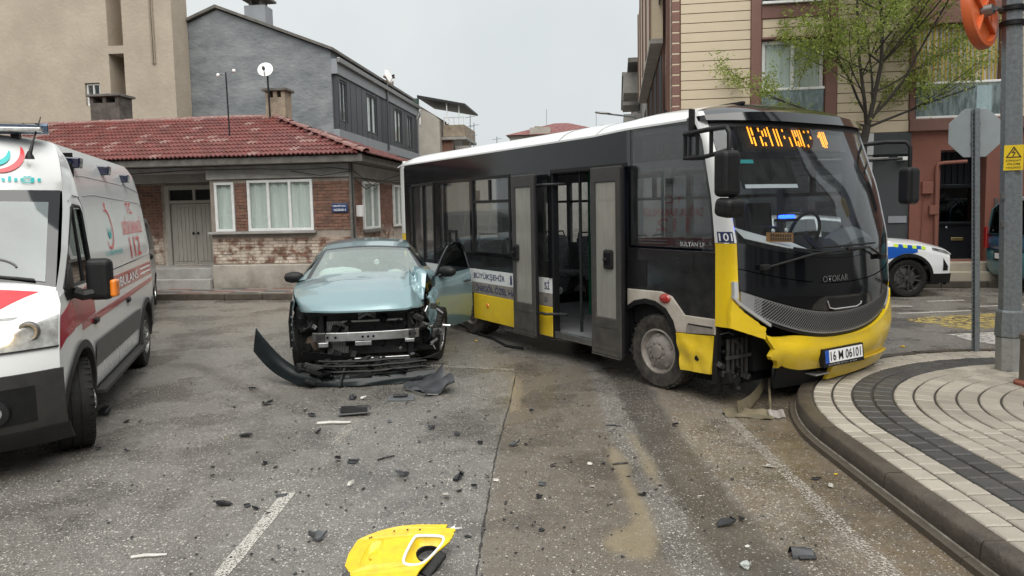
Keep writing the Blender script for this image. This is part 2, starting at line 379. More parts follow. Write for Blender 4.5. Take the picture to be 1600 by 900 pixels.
SPK_L = [(3.4,.79),(4.1,.78),(5.6,.79),(6.5,.81),(7.9,.85)]; SPK_R = [(3.4,1.0),(5.2,.99),(6.3,1.0),(7.2,1.03)]; TRK_R = [(3.4,1.42),(4.2,1.37),(5.3,1.33),(7.1,1.36)]
def zone(x, y):
    w = noise.noise((x*1.7, y*1.1, 3.1))*.05 + noise.noise((x*6, y*4, 8.))*.03 + noise.noise((x*17, y*13, 8.))*.02
    xx = x+w
    seam = ip(y, [(3.4,-.21),(4.5,-.18),(5.4,-.14),(6.5,-.06),(7.9,.02)])
    near = 1-sm(y, 7.6, 9.2)
    patch = sm(xx, seam-.01, seam+.02)*(1-sm(xx, ip(y, SPK_L)-.05, ip(y, SPK_L)+.03))*near
    spk = sm(xx, ip(y, SPK_L)-.03, ip(y, SPK_L)+.04)*(1-sm(xx, ip(y, SPK_R)-.04, ip(y, SPK_R)+.03))*near
    trk = sm(xx, ip(y, SPK_R)-.03, ip(y, SPK_R)+.05)*(1-sm(xx, ip(y, TRK_R)-.06, ip(y, TRK_R)+.05))*near
    sand = sm(xx, ip(y, TRK_R)-.03, ip(y, TRK_R)+.06)*(1-sm(x, 3.5, 4.5))*(1-sm(y, 7.2, 8.4))
    gut = sm(x, 1.85, 2.05)*(1-sm(x, 3.2, 4))*(1-sm(y, 7.0, 8.4))
    line = math.exp(-((xx-1.85)/.055)**2)*(.4+.9*max(0, noise.noise((x*9, y*7, 1))))*near
    mud = .5*patch + .62*sand + .75*gut + .1*spk + .3*trk
    # brown wash round the puddles and under the bus
    mud += .35*math.exp(-((x-.05)/.25)**2)*sm(y, 5.6, 6.6)*(1-sm(y, 8.4, 9.4))
    dark_spots = .5*math.exp(-((x+1.6)/.9)**2-((y-7.6)/.9)**2) + .75*math.exp(-((x-.6)/1.3)**2-((y-9.6)/1.1)**2)*.6  # two soft dark spots on the asphalt, below car and bus
    dark = .60*trk + .16*patch + .25*gut + dark_spots
    smear = math.exp(-((x+2.6-(y-7.2)*-.9)/.12)**2)*sm(y, 6.2, 6.8)*(1-sm(y, 8.6, 9.4))*.5
    dark += smear
    speck = .58*(1-patch)*(1-trk) + .07*patch + .1*trk + .62*spk + .24*sand*(1-gut) + .8*line
    far = sm(y, 9, 12)
    mud = mud*(1-far) + .22*far
    return min(1, mud), min(1, dark), min(1, max(0, speck*(1-.7*gut*(line < .1))))
def axis(parts):
    out = []
    for a, b, st in parts:
        n = max(1, round((b-a)/st)); out += [a+(b-a)*i/n for i in range(n)]
    return out + [parts[-1][1]]
xs = axis([(-400,-60,40),(-60,-10,5),(-10,-4,.6),(-4,-.35,.1),(-.35,2.6,.035),(2.6,5,.2),(5,12,.5),(12,60,6),(60,400,40)])
ys = axis([(-60,0,6),(0,2.4,.4),(2.4,9,.07),(9,16,.3),(16,60,3),(60,600,45)])
mb = MB(); ny = len(ys)
mb.v = [(x, y, 0) for x in xs for y in ys]
mb.f = [(i*ny+j, (i+1)*ny+j, (i+1)*ny+j+1, i*ny+j+1) for i in range(len(xs)-1) for j in range(ny-1)]
me = bpy.data.meshes.new('road'); me.from_pydata(mb.v, [], mb.f); me.materials.append(MATS['asphalt'])
ca = me.color_attributes.new('zone', 'FLOAT_COLOR', 'POINT')
buf = []
for x, y, z in mb.v: buf += [*zone(x, y), water(x, y)]
ca.data.foreach_set('color', buf)
road = bpy.data.objects.new('road', me); col.objects.link(road); struct(road)
def flat(name, poly, z, m, kind='structure', parent=None):
    b = MB(); b.add([(x, y, z) for x, y in poly], [tuple(range(len(poly)))]); o = b.build(name, m, parent)
    if not parent: o['kind'] = kind
    return o
def smooth_poly(poly, it=2):
    for _ in range(it):
        q = []
        for a, b in zip(poly, poly[1:]+poly[:1]): q += [vl(a, b, .25), vl(a, b, .75)]
        poly = q
    return poly
def ragged(poly, amp, seed, n=6):
    rn = random.Random(seed); q = []
    for a, b in zip(poly, poly[1:]+poly[:1]): q += jag(a, b, n, amp, rn)[:-1]
    return q
# worn paint
def worn(name, c, cover, sc):
    M = bpy.data.materials.new(name); M.use_nodes = True; n = M.node_tree.nodes; l = M.node_tree.links.new; b = n['Principled BSDF']
    b.inputs['Base Color'].default_value = (*c, 1); b.inputs['Roughness'].default_value = .6
    geo = n.new('ShaderNodeNewGeometry'); t = n.new('ShaderNodeTexNoise'); t.inputs['Scale'].default_value = sc; t.inputs['Detail'].default_value = 6; t.inputs['Roughness'].default_value = .75; l(geo.outputs['Position'], t.inputs['Vector'])
    g_ = n.new('ShaderNodeMath'); g_.operation = 'GREATER_THAN'; g_.inputs[1].default_value = cover; l(t.outputs[0], g_.inputs[0]); l(g_.outputs[0], b.inputs['Alpha']); MATS[name] = M
worn('worn_white', (.47,.45,.41), .47, 85); worn('very_worn_white', (.42,.39,.34), .535, 75); worn('worn_yellow', (.42,.32,.10), .50, 9); worn('pale_patch', (.42,.40,.37), .45, 14); worn('tar_seam', (.035,.032,.028), .46, 24); worn('frost_white', (.62,.6,.55), .56, 45)
flat('lane_marking', ragged([(-1.57,3.2),(-1.49,3.2),(-1.46,4.6),(-1.55,4.62)], .006, 4, 8), .004, 'worn_white')
flat('lane_marking', ragged([(-1.48,5.55),(-1.40,5.55),(-1.36,6.25),(-1.45,6.3)], .008, 5, 8), .004, 'very_worn_white')
flat('edge_line', ragged([(1.80,2.4),(1.90,2.4),(1.90,6.3),(1.81,6.3)], .006, 6, 20), .004, 'very_worn_white')
for i, (a, b) in enumerate((((6.4,12.43),(6.95,12.32)),((7.55,12.9),(8.25,12.95)),((6.3,11.55),(7.6,11.72)),((8.0,12.15),(9.6,12.3)),((-1.0,8.35),(.0,8.05)))):
    flat('lane_marking', ragged([a, b, (b[0]+.02, b[1]+.12), (a[0], a[1]+.12)] if i < 4 else [a, b, (b[0], b[1]+.09), (a[0], a[1]+.09)], .01, 20+i, 8), .004, 'worn_white' if i < 4 else 'very_worn_white')
flat('yellow_marking', ragged(smooth_poly([(6.0,11.0),(6.65,11.25),(8.2,11.5),(8.4,10.6),(6.91,10.1),(6.25,10.05),(6.3,10.5)], 1), .04, 9, 6), .004, 'worn_yellow')
flat('pale_patch', ragged([(5.9,9.7),(8.5,10.1),(8.5,9.1),(6.2,8.6)], .06, 10, 8), .006, 'pale_patch')
sp_ = [(-.21,2.6),(-.21,3.48),(-.2,3.91),(-.18,4.54),(-.14,5.42),(-.06,6.47),(.02,7.87)]
flat('tar_seam', ragged([(x-.006, y) for x, y in sp_] + [(x+.006, y) for x, y in sp_[::-1]], .006, 11, 9), .0035, 'tar_seam')

# ---------------------------------------------------------------- corner pavement with kerb and pavers
KX, CY, KR = 2.30, 5.2, 2.85; KCX = KX+KR
S1 = CY+4.0; S2 = S1+KR*math.pi/2
def kpath(s, off):      # s along the kerb line from y=-4, off inwards
    if s <= S1: return (KX+off, -4+s, R(90))
    if s <= S2:
        t = math.pi-(s-S1)/KR; r = KR-off; return (KCX+r*math.cos(t), CY+r*math.sin(t), t-math.pi/2)
    return (KCX+(s-S2), CY+KR-off, 0)
mat('kerb_stone', (.095,.080,.063), .42, c2=(.050,.042,.033), ns=5, amt=.4, bump=.35, bs=45, grime=((.05,.038,.025), .0, .14, .85))
mat('kerb_base', (.065,.053,.04), .6, c2=(.085,.07,.05), ns=6, amt=.4, bump=.3, bs=50)
mat('paver_light', (.41,.375,.315), .5, c2=(.30,.27,.225), ns=2.2, amt=.3, bump=.3, bs=90, r2=.3, vary=.13)
mat('paver_dark', (.048,.049,.051), .45, c2=(.075,.071,.066), ns=4, amt=.35, bump=.3, bs=90, r2=.3, vary=.13)
mat('joint_pale', (.26,.24,.20), .7, c2=(.12,.10,.08), ns=11, amt=.5)
mat('joint_mortar', (.045,.038,.03), .8, c2=(.025,.021,.017), ns=8, amt=.4)
mat('pavement_far', (.25,.235,.21), .7, c2=(.17,.155,.14), ns=4, amt=.4, bump=.2, bs=60)
pv = MB()
ss = lin(0, S1, 4) + lin(S1, S2, 24)[1:] + [S2+4, S2+12, S2+60]
pv.add([(*kpath(s, .10)[:2], .136) for s in ss] + [(KCX+70, -4, .136)], [tuple(range(len(ss)+1))])
pavement = struct(pv.build('pavement', 'joint_mortar'))
# kerb stones
def kerb_stone_mesh(s0, s1, prof, nseg):
    b = MB(); n = len(prof)
    for i in range(nseg+1):
        s = lerp(s0, s1, i/nseg)
        for o, z in prof: x, y, _ = kpath(s, o); b.v.append((x, y, z))
    for i in range(nseg):
        for j in range(n): a = i*n+j; c = i*n+(j+1) % n; b.f.append((a, c, c+n, a+n))
    b.f += [tuple(range(n)), tuple(range(nseg*n+n-1, nseg*n-1, -1))]; return b
PROF = [(.005,0),(0,.05),(.008,.135),(.022,.152),(.125,.155),(.13,.02)]
s = 5.6; rn = random.Random(3)
while s < S2+9:
    ln = .62 if S1 < s < S2 else .92
    b = kerb_stone_mesh(s+.004, s+ln-.004, PROF, 4 if S1-.5 < s < S2 else 1)
    dz = rn.uniform(-.004, .004); b.v = [(x, y, z+dz) for x, y, z in b.v]
    b.build('kerb_stone', 'kerb_stone', pavement, smooth=50); s += ln
s = 5.5
while s < S2+9:
    ln = 1.0
    kerb_stone_mesh(s+.003, s+ln-.003, [(-.055,0),(-.05,.036),(-.002,.042),(-.002,0)], 6 if S1-.9 < s < S2 else 1).build('kerb_base_slab', 'kerb_base', pavement); s += ln
for k_ in range(4):
    a_ = 5.6+k_*4.2; kerb_stone_mesh(a_, a_+4.19, [(-.010,.040),(-.008,.0475),(.001,.052),(.001,.040)], 24).build('mortar_line', 'joint_pale', pavement)
# pavers: rows follow the kerb
PW = .16
def paver_mesh(s0, s1, o0, o1, z):
    b = MB(); n = 2 if S1 < s0 < S2 else 1; g = .0085; c = .008
    for zz, e in ((.12, 0), (z-c, 0), (z, c)):
        for i in range(n+1):
            s_ = lerp(s0+g+e, s1-g-e, i/n)
            b.v.append((*kpath(s_, o0+g+e)[:2], zz))
        for i in range(n, -1, -1):
            s_ = lerp(s0+g+e, s1-g-e, i/n)
            b.v.append((*kpath(s_, o1-g-e)[:2], zz))
    m_ = 2*(n+1)
    for k in range(2):
        for i in range(m_): a = k*m_+i; c2 = k*m_+(i+1) % m_; b.f.append((a, c2, c2+m_, a+m_))
    b.f.append(tuple(range(2*m_, 3*m_))); return b
pav = []
for row in range(17):
    o0 = .135+row*PW; o1 = o0+PW; rad = KR-(o0+o1)/2
    s = 6.3+(.5*PW if row % 2 else 0)
    while s < S2+3.2:
        if s < S1 - 1e-6: st = PW*1.02
        elif s < S2: st = PW*1.02*KR/max(rad, .25)
        else: st = PW*1.02
        s1 = s+st
        if s < S1 < s1-1e-3: s1 = S1
        if s < S2 < s1-1e-3: s1 = S2
        if s1-s > .03 and rad > .3:
            x, y, _ = kpath((s+s1)/2, (o0+o1)/2)
            pav.append((row, s, s1, o0, o1, x, y))
        s = s1
def visible_rank(p):
    x, y = p[5], p[6]; k = x/max(y, .5)
    return (0 if (k < .76 and y > 3.3) else 1, y*.6+x*.2)
pav.sort(key=visible_rank)
rest = {False: MB(), True: MB()}
rn = random.Random(5)
for i, (row, s, s1, o0, o1, x, y) in enumerate(pav):
    dark = row in (2, 3); b = paver_mesh(s, s1, o0, o1, .150+rn.uniform(-.0025, .0025))
    if i < 300: b.build('paver', 'paver_dark' if dark else 'paver_light', pavement)
    else: rest[dark].add(b.v, b.f)
for dark, b in rest.items():
    if b.v: tag(b.build('paver_field', 'paver_dark' if dark else 'paver_light', pavement), kind='stuff')

# ================================================================ BRICK HOUSE
HX, HY = -5.939, 16.52
mat('plaster_dirty', (.40,.37,.32), .85, c2=(.24,.215,.18), ns=2.2, amt=.45, bump=.4, bs=18, grime=((.13,.115,.095), .1, .5, .8))
mat('concrete_beam', (.36,.35,.33), .85, c2=(.24,.23,.21), ns=3, amt=.4, bump=.3, bs=25)
mat('concrete_dark', (.17,.16,.145), .85, c2=(.09,.083,.075), ns=5, amt=.45, bump=.3, bs=25)
mat('mortar', (.30,.255,.215), .9, c2=(.2,.165,.14), ns=6, amt=.4, bump=.4, bs=60, grime=((.52,.46,.39), .95, 1.5, .9))
mat('brick_red', (.215,.108,.073), .85, c2=(.125,.068,.05), ns=7, amt=.55, bump=.4, bs=60, grime=((.52,.45,.375), .95, 1.5, 1.15, (.40,.56)), vary=.18)
mat('roof_tile', (.175,.047,.04), .28, c2=(.10,.034,.03), ns=3.4, amt=.4, bump=.3, bs=30, r2=.65, vary=.2)
mat('roof_tile_old', (.165,.06,.05), .5, c2=(.27,.18,.16), ns=9, amt=.5, bump=.3, bs=30)
mat('door_wood', (.36,.34,.30), .6, c2=(.27,.25,.22), ns=4, amt=.4, stretch=(8,8,.8), bump=.1, bs=30)
mat('curtain', (.80,.81,.78), .9, c2=(.62,.63,.61), ns=9, amt=.5, stretch=(6,6,.15))
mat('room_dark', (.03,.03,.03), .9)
mat('sign_blue', (.02,.045,.13), .4)
mat('banner_yellow', (.62,.52,.06), .7)
mat('cable_black', (.02,.02,.02), .6)
house = thing('brick_house', 'low old brick house with red tiled hip roof and white framed windows', 'house', (HX, HY, 0), -6)
fr = lambda y0: (lambda a, b, d: (a, y0+d, b))
W1 = (-.89,-.41,1.43,2.57); W2 = (-.10,1.46,1.43,2.60)
def part(name, m, parent, *boxes, **kw):
    b = MB()
    for q in boxes: b.box(*q)
    return b.build(name, m, parent, **kw)
MB().panel(-1.0, 2.35, .66, 2.62, [W1, W2], fr(.012), .25).build('front_wall', 'mortar', house)
b = MB(); b.panel(0.26, 6.0, .66, 2.62, [(.82,2.12,1.40,2.56),(3.5,4.6,1.40,2.56)], lambda a, z, d: (2.338-d, a, z), .25); b.build('side_wall', 'mortar', house)
MB().panel(-7.0, -1.0, .3, 2.62, [(-2.82,-1.32,.6,2.55)], fr(1.212), .25).build('porch_wall', 'mortar', house)
part('porch_return_wall', 'plaster_dirty', house, (-1.0,-.76,.263,1.2,.3,2.62))
part('plinth', 'plaster_dirty', house, (-1.02,2.37,-.03,.30,.0,.66), (2.06,2.37,.30,6.0,.0,.66), bevel=.02)
part('porch_step', 'concrete_beam', house, (-6.9,-1.03,.15,1.5,0,.58), (-3.2,-1.05,-.12,.14,0,.34), bevel=.015)
part('lintel_beam', 'concrete_beam', house, (-1.06,2.39,-.04,.28,2.63,2.93), (2.09,2.39,.29,6.0,2.63,2.93), (-7,-1.07,.9,1.5,2.63,2.93), bevel=.01)
part('porch_beam', 'concrete_beam', house, (-7,-1.07,.02,.3,2.80,2.93), bevel=.01)
part('eave_slab', 'concrete_dark', house, (-7.5,2.75,-.36,6.3,2.94,3.09), bevel=.01)
part('corner_post', 'concrete_dark', house, (2.33,2.43,-.07,.02,.1,2.93), bevel=.008)
# bricks
BRK = MB().box(-.5,.5,-.5,.5,-.5,.5).mesh('brick'); BRK.materials.append(MATS['brick_red'])
def brick_items(rects, fn, rot=0, seed=1):
    rn = random.Random(seed); out = []; bh, bl, jt = .0735, .226, .012
    for (a0, a1, b0, b1) in rects:
        k = 0; z = b0+jt/2
        while z+bh-jt < b1:
            a = a0-(bl/2 if (k+int(b0*10)) % 2 else 0)
            while a < a1-.02:
                p, q = max(a, a0), min(a+bl-jt, a1-.005)
                if q-p > .03 and rn.random() > .012:
                    d = rn.uniform(-.004, .004); out.append((BRK, fn((p+q)/2, z+(bh-jt)/2, d), (rn.uniform(-.02,.02), 0, rot), (q-p, .07, bh-jt)))
                a += bl
            z += bh; k += 1
    return out
front = brick_items([(-.40,-.11,1.44,2.60),(1.47,2.33,1.44,2.60),(-.99,2.33,.69,1.33)], lambda a, z, d: (a, .03+d, z), 0, 1)
side = brick_items([(.03,.80,1.0,2.6),(2.16,3.48,1.0,2.6),(4.62,5.9,1.0,2.6),(.80,2.16,1.0,1.3)], lambda a, z, d: (2.32+d, a, z), R(90), 2)
porch = brick_items([(-6.9,-2.93,.6,2.58),(-1.24,-1.02,.6,2.58)], lambda a, z, d: (a, 1.23+d, z), 0, 3)
front.sort(key=lambda t: -t[1][2])
pieces('brick', front+side+porch, 'brick_red', house, 'brickwork')
# windows
def casement(parent, a0, a1, z0, z1, y, panes, ax='x', depth=.06, fwd=-1, curt=True, f=.06, gl='glass_house', fm='white_frame'):
    """white window: frame + panes; ax 'x': faces -Y at plane y; ax 'y': faces +X at plane y (a runs along Y)"""
    mp = (lambda a, z, d: (a, y+d, z)) if ax == 'x' else (lambda a, z, d: (y-d, a, z))
    n = len(panes); tot = sum(panes); holes = []; a = a0+f; W_ = (a1-a0-f*(n+1))
    for p in panes: holes.append((a, a+W_*p/tot, z0+f, z1-f)); a += W_*p/tot+f
    w = MB().panel(a0, a1, z0, z1, holes, mp, depth).build('window', fm, parent, bevel=.006)
    for h in holes:
        MB().panel(h[0], h[1], h[2], h[3], [], lambda a, z, d: mp(a, z, depth*.6+d), .006).build('pane', gl, w)
    if curt:
        b = MB(); L_ = a1-a0; k = int(L_*26)
        b.grid(k, 1, lambda s, t: mp(a0+.02+(L_-.04)*s, z0+.03+(z1-z0-.06)*t, .085+.018*math.sin(s*k*1.1)))
        b.build('curtain', 'curtain', w, smooth=60)
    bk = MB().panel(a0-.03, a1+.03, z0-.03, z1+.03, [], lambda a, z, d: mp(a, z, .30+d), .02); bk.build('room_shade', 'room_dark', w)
    return w
casement(house, -.885, -.415, 1.435, 2.565, -.03, [1])
wb = casement(house, -.095, 1.455, 1.435, 2.595, -.03, [.9,1,1])
casement(house, .825, 2.115, 1.405, 2.555, 2.40, [1,.8], 'y'); casement(house, 3.505, 4.595, 1.405, 2.555, 2.40, [1,1], 'y')
bn = MB().box(.42,.92,.085,.09,2.02,2.38).build('window_notice', 'banner_yellow', house)
rn = random.Random(2)
for r_, (z, n_) in enumerate(((2.26,11),(2.11,10))):
    b = MB()
    for i in range(n_): 
        x = .455+i*.042
        if rn.random() < .9: b.box(x, x+rn.uniform(.012,.03), .080, .083, z, z+.075)
    b.build('notice_print', 'black_print', bn)
part('window_sill', 'concrete_beam', house, (-1.04,1.52,-.12,.01,1.375,1.43), bevel=.008); part('window_sill', 'concrete_dark', house, (2.36,2.46,.74,2.2,1.335,1.395), bevel=.008)
# street name plate (two lines of white lettering)
sp1 = thing('street_sign', 'small blue street name plate screwed to the brick house corner', 'sign', (HX, HY, 0), -6)
part('plate', 'sign_blue', sp1, (1.90,2.275,-.05,-.02,1.83,2.03), bevel=.02)
text('lettering', 'OSMANİYE MAH.', 'white_print', sp1, lambda a, b_: (1.93+a, -.054, 1.955+b_), .31, .045); text('lettering', 'NAZLIM SOK. 4', 'white_print', sp1, lambda a, b_: (1.95+a, -.054, 1.86+b_), .28, .05)
# porch door
dr = part('door_frame', 'door_wood', house, (-2.84,-2.72,1.17,1.30,.58,2.57), (-1.42,-1.30,1.17,1.30,.58,2.57), (-2.72,-1.42,1.17,1.30,2.46,2.57), (-2.72,-1.42,1.18,1.29,2.12,2.20), (-2.10,-2.04,1.18,1.29,2.20,2.46), bevel=.008)
for a0, a1 in ((-2.71,-2.075),(-2.065,-1.43)):
    d = part('door_leaf', 'door_wood', house, (a0,a1,1.22,1.27,.59,2.11), bevel=.006)
    n_ = 5
    for i in range(n_): x = a0+.06+(a1-a0-.12)*i/n_; part('plank', 'door_wood', d, (x+.004, x+(a1-a0-.12)/n_-.004, 1.205, 1.218, .68, 2.04), bevel=.003)
    MB().lathe([(.028,0),(.03,-.03),(.012,-.05)], (-2.13 if a0 < -2.5 else -2.01, 1.2, 1.38), 'Y', 10).build('door_knob', 'black_plastic', d, smooth=40)
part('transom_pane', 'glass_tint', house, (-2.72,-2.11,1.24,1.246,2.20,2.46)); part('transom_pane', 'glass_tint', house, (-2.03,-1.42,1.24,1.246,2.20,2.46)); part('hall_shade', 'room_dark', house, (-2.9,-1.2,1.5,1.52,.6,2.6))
# tiled hip roof
EZ, RZ, RY = 3.11, 4.42, 3.0; ang = math.atan2(RZ-EZ, RY+.38); sl_len = math.hypot(RZ-EZ, RY+.38)
rf = MB(); rf.add([(-7.6,-.36,EZ-.015),(2.80,-.36,EZ-.015),(-.70,RY,RZ-.02),(-7.6,RY,RZ-.02),(2.80,6.36,EZ-.015),(-7.6,6.36,EZ-.015)], [(0,1,2,3),(1,4,2),(2,4,5,3),(0,3,5)])
roof = rf.build('roof', 'concrete_dark', house)
tb = MB(); nx = 12
for k in range(nx+1):
    x = -.11+.22*k/nx; h = .016*math.sin(4*math.pi*k/nx-.4)
    for (y, z) in ((-.02, h+.034), (.34, h+.004), (-.02, h+.004)): tb.v.append((x, y, z))
for k in range(nx): a = k*3; tb.f += [(a, a+3, a+4, a+1), (a+2, a+5, a+3, a)]
TILE = tb.mesh('roof_tile', 50); TILE.materials.append(MATS['roof_tile']); TILE2 = tb.mesh('roof_tile_old', 50); TILE2.materials.append(MATS['roof_tile_old'])
items = []; rn = random.Random(8); rows = int(sl_len/.302)
for r_ in range(rows):
    d = r_*.302; y = -.40+d*math.cos(ang); z = EZ+.01+d*math.sin(ang); hipx = 2.82-(d/sl_len)*3.5
    x = -7.4
    while x < hipx-.05:
        old = rn.random() < .10
        items.append((TILE2 if old else TILE, (x, y, z+rn.uniform(0,.006)), (ang, rn.uniform(-.015,.015), rn.uniform(-.02,.02)), (1,1,1))); x += .212
items.sort(key=lambda t: abs(t[1][0]+1.2))
hang = math.atan2(RZ-EZ, 3.5)
for r_ in range(11):      # right hip slope
    d = r_*.302; x = 2.84-d*math.cos(hang); z = EZ+.01+d*math.sin(hang); t = d/math.hypot(3.5, RZ-EZ); y = -.3+t*3.3
    while y < 6.3-t*3.3: items.append((TILE, (x, y, z), (hang, 0, R(90)), (1,1,1))); y += .212
keep = items[:300]; restt = [t for t in items[300:]]
for me_, loc, rot, sc in keep: place('roof_tile', me_, roof, loc, rot)
merge_stuff('roof_tile_field', [t for t in restt if t[0] is TILE], 'roof_tile', roof); merge_stuff('roof_tile_field', [t for t in restt if t[0] is TILE2], 'roof_tile_old', roof)
cap = MB(); cap.grid(8, 1, lambda s, t: ((t-.5)*.4, .085*math.cos(math.pi*s)*(1.06 if t < .5 else .94), .075*math.sin(math.pi*s)*(1.08 if t < .5 else .95)))
CAP = cap.mesh('ridge_tile', 60); CAP.materials.append(MATS['roof_tile_old'])
for i in range(19): place('ridge_tile', CAP, roof, (-.75-i*.365, RY, RZ+.0+rn.uniform(-.01,.01)), (0, rn.uniform(-.03,.03), 0))
h0, h1 = Vector((2.83,-.38,EZ+.03)), Vector((-.70,RY,RZ+.01)); q = (h1-h0).to_track_quat('X', 'Z').to_euler()
for i in range(14): place('ridge_tile', CAP, roof, h0.lerp(h1, (i+.4)/14)+Vector((0,0,rn.uniform(-.01,.015))), (q.x, q.y+rn.uniform(-.03,.03), q.z))
# chimneys (stand on the roof, part of the house)
def chimney(x0, x1, y0, y1, z0, z1, m):
    c = part('chimney', m, roof, (x0,x1,y0,y1,z0,z1), bevel=.01)
    part('chimney_cap', 'concrete_dark', c, (x0-.07,x1+.07,y0-.07,y1+.07,z1+.17,z1+.24), bevel=.01)
    for i in range(3): xx = lerp(x0, x1-.1, i/2); part('vent_block', m, c, (xx,xx+.1,y0,y1,z1+.001,z1+.168))
    return c
mat('chimney_sooty', (.13,.115,.10), .9, c2=(.06,.05,.045), ns=4, amt=.5, bump=.4, bs=20); mat('chimney_plaster', (.36,.29,.21), .9, c2=(.22,.18,.14), ns=4, amt=.5, bump=.4, bs=20)
chimney(-6.05, -5.2, 3.1, 3.7, 4.2, 4.98, 'chimney_sooty'); chimney(-.88, -.34, 2.9, 3.35, 4.2, 4.92, 'chimney_plaster')
# roof aerials
an = thing('antenna_mast', 'thin black antenna mast with two small lamps standing on the red tiled roof', 'antenna', (HX, HY, 0), -6)
MB().tube([(-1.06,1.2,3.65),(-1.08,1.2,5.28)], .018, 6).build('mast', 'black_plastic', an); MB().tube([(-1.27,1.2,5.20),(-1.17,1.2,5.26),(-1.08,1.2,5.24),(-.97,1.2,5.24),(-.88,1.2,5.30)], .011, 5).build('crossbar', 'galvanised', an)
for x in (-1.28,-.87): MB().lathe([(0,-.05),(.035,-.03),(.045,0),(.03,.04),(0,.05)], (x,1.2,5.31 if x > -1 else 5.22), 'Z', 10).build('lamp', 'white_plain', an, smooth=60)
def dish(root, c, r, aim):
    Mx = Vector(aim).to_track_quat('Z', 'Y').to_matrix(); b = MB(); prof = [(r*i/6, .22*r*(i/6)**2) for i in range(7)]
    b.lathe(prof, (0,0,0), 'Z', 24); b.v = [tuple(Mx @ Vector(p)+Vector(c)) for p in b.v]; b.build('dish', 'white_plain', root, smooth=60)
    b = MB(); b.tube([tuple(Mx @ Vector((0,-r,.2*r))+Vector(c)), tuple(Mx @ Vector((0,-.3*r,.9*r))+Vector(c))], .012, 5); b.build('feed_arm', 'steel_dull', root)
    b = MB(); b.obox(tuple(Mx @ Vector((0,-.25*r,.95*r))+Vector(c)), .06, .06, .1, Mx); b.build('receiver', 'dark_grey_plastic', root)
sd1 = thing('satellite_dish', 'round white satellite dish on a black pole beside the house chimney', 'satellite dish', (HX, HY, 0), -6)
MB().tube([(-.70,2.75,4.2),(-.72,2.75,5.5)], .025, 6).build('pole', 'black_plastic', sd1); dish(sd1, (-.74,2.70,5.60), .2, (.15,-1,.35))
# cables and meter box on the house
for i, pts in enumerate(([(2.38,-.1,2.78),(2.0,-.2,2.83),(1.2,-.22,2.80),(.3,-.22,2.84),(-1.5,-.1,2.86),(-3.5,.0,2.78),(-6,.1,2.9)], [(2.42,-.09,2.92),(2.42,-.09,2.0),(2.43,-.09,.75)], [(2.45,-.05,2.75),(2.5,1.2,2.45),(2.52,2.6,2.62),(2.5,5,2.72)], [(2.43,-.06,2.6),(2.52,.6,2.35),(2.5,1.6,2.55),(2.5,4,2.85)], [(2.39,-.1,2.74),(1.7,-.1,2.66),(1.0,-.1,2.78)])):
    tag(MB().tube(pts, .011 if i != 1 else .02, 5).build('cable', 'cable_black', None, loc=(HX, HY, 0), rot=(0,0,R(-6))), ['black cable sagging along the front lintel of the brick house', 'dark conduit pipe running down the corner of the brick house', 'black cable drooping across the side wall of the brick house', 'slack black wire crossing above the side window of the brick house', 'short black wire looping under the house eave near the corner'][i], 'cable')
mtr = part('meter_box', 'white_plain', None, (2.36,2.48,.28,.48,1.72,1.98), bevel=.01); mtr.location = (HX, HY, 0); mtr.rotation_euler = (0,0,R(-6)); tag(mtr, 'small white meter box on the side wall of the brick house', 'meter box')
# pavement in front of the house
mat('pavement_tiles', (.20,.185,.165), .6, c2=(.12,.105,.095), ns=5, amt=.5, bump=.2, bs=60)
lp = MB().box(-40, 3.4, -1.12, 6.0, .0, .118).box(2.36, 3.4, 6.0, 45, 0, .118).build('pavement', 'pavement_tiles', loc=(HX, HY, 0), rot=(0,0,R(-6))); struct(lp)
for i in range(24):
    x = 3.40-.13-i*.85; MB().box(x-.84, x, -1.25, -1.122, 0, .135).build('kerb_stone', 'kerb_stone', lp, bevel=.015)
mat('tile_red', (.16,.075,.06), .6); mat('tile_grey', (.07,.07,.072), .6); mat('tile_pale', (.19,.175,.155), .6)
rn = random.Random(4)
for i in range(60):
    x = 3.0-i*.21
    for j in range(4):
        if x < -6: continue
        y = -1.08+j*.26; k = (i//3+j) % 4
        MB().box(x-.2, x, y, y+.25, .1185, .1225).build('paving_tile', ['tile_grey','tile_pale','tile_red','tile_pale'][k], lp)

# ================================================================ GREY GABLED BUILDING behind the house
mat('stucco_grey', (.125,.138,.147), .8, c2=(.255,.268,.275), ns=1.0, amt=.45, bump=.9, bs=7, stretch=(1,1,1.8))
mat('cladding_dark', (.045,.05,.058), .45, c2=(.06,.065,.072), ns=3, amt=.3)
mat('band_grey', (.27,.29,.31), .6, c2=(.22,.235,.25), ns=3, amt=.3)
gb = thing('grey_building', 'blue grey stucco building with gabled end wall and dark clad upper storey', 'building', (HX, HY, 0), -6)
GX = -.29
b = MB(); prof = [(-5.9,0),(GX,0),(GX,6.88),(-3.95,8.30),(-5.9,7.55)]
b.prism(prof, lambda a, z: (a, 6.42, z), lambda a, z: (a, 17.3, z)); b.build('wall', 'stucco_grey', gb)
for a, c in (((GX+.12,6.86),(-3.95,8.34)),((-3.95,8.34),(-6.1,7.52))):
    b = MB(); b.prism([a, c, (c[0],c[1]+.09), (a[0],a[1]+.09)], lambda x, z: (x, 6.3, z), lambda x, z: (x, 17.5, z)); b.build('roof_slab', 'concrete_dark', gb)
cz = part('roof_chimney', 'band_grey', gb, (-3.32,-2.62,7.0,7.6,7.7,8.55), bevel=.01); part('chimney_hood', 'concrete_dark', cz, (-3.42,-2.52,6.9,7.7,8.75,8.82), (-3.2,-3.1,7.1,7.5,8.551,8.749), (-2.85,-2.75,7.1,7.5,8.551,8.749))
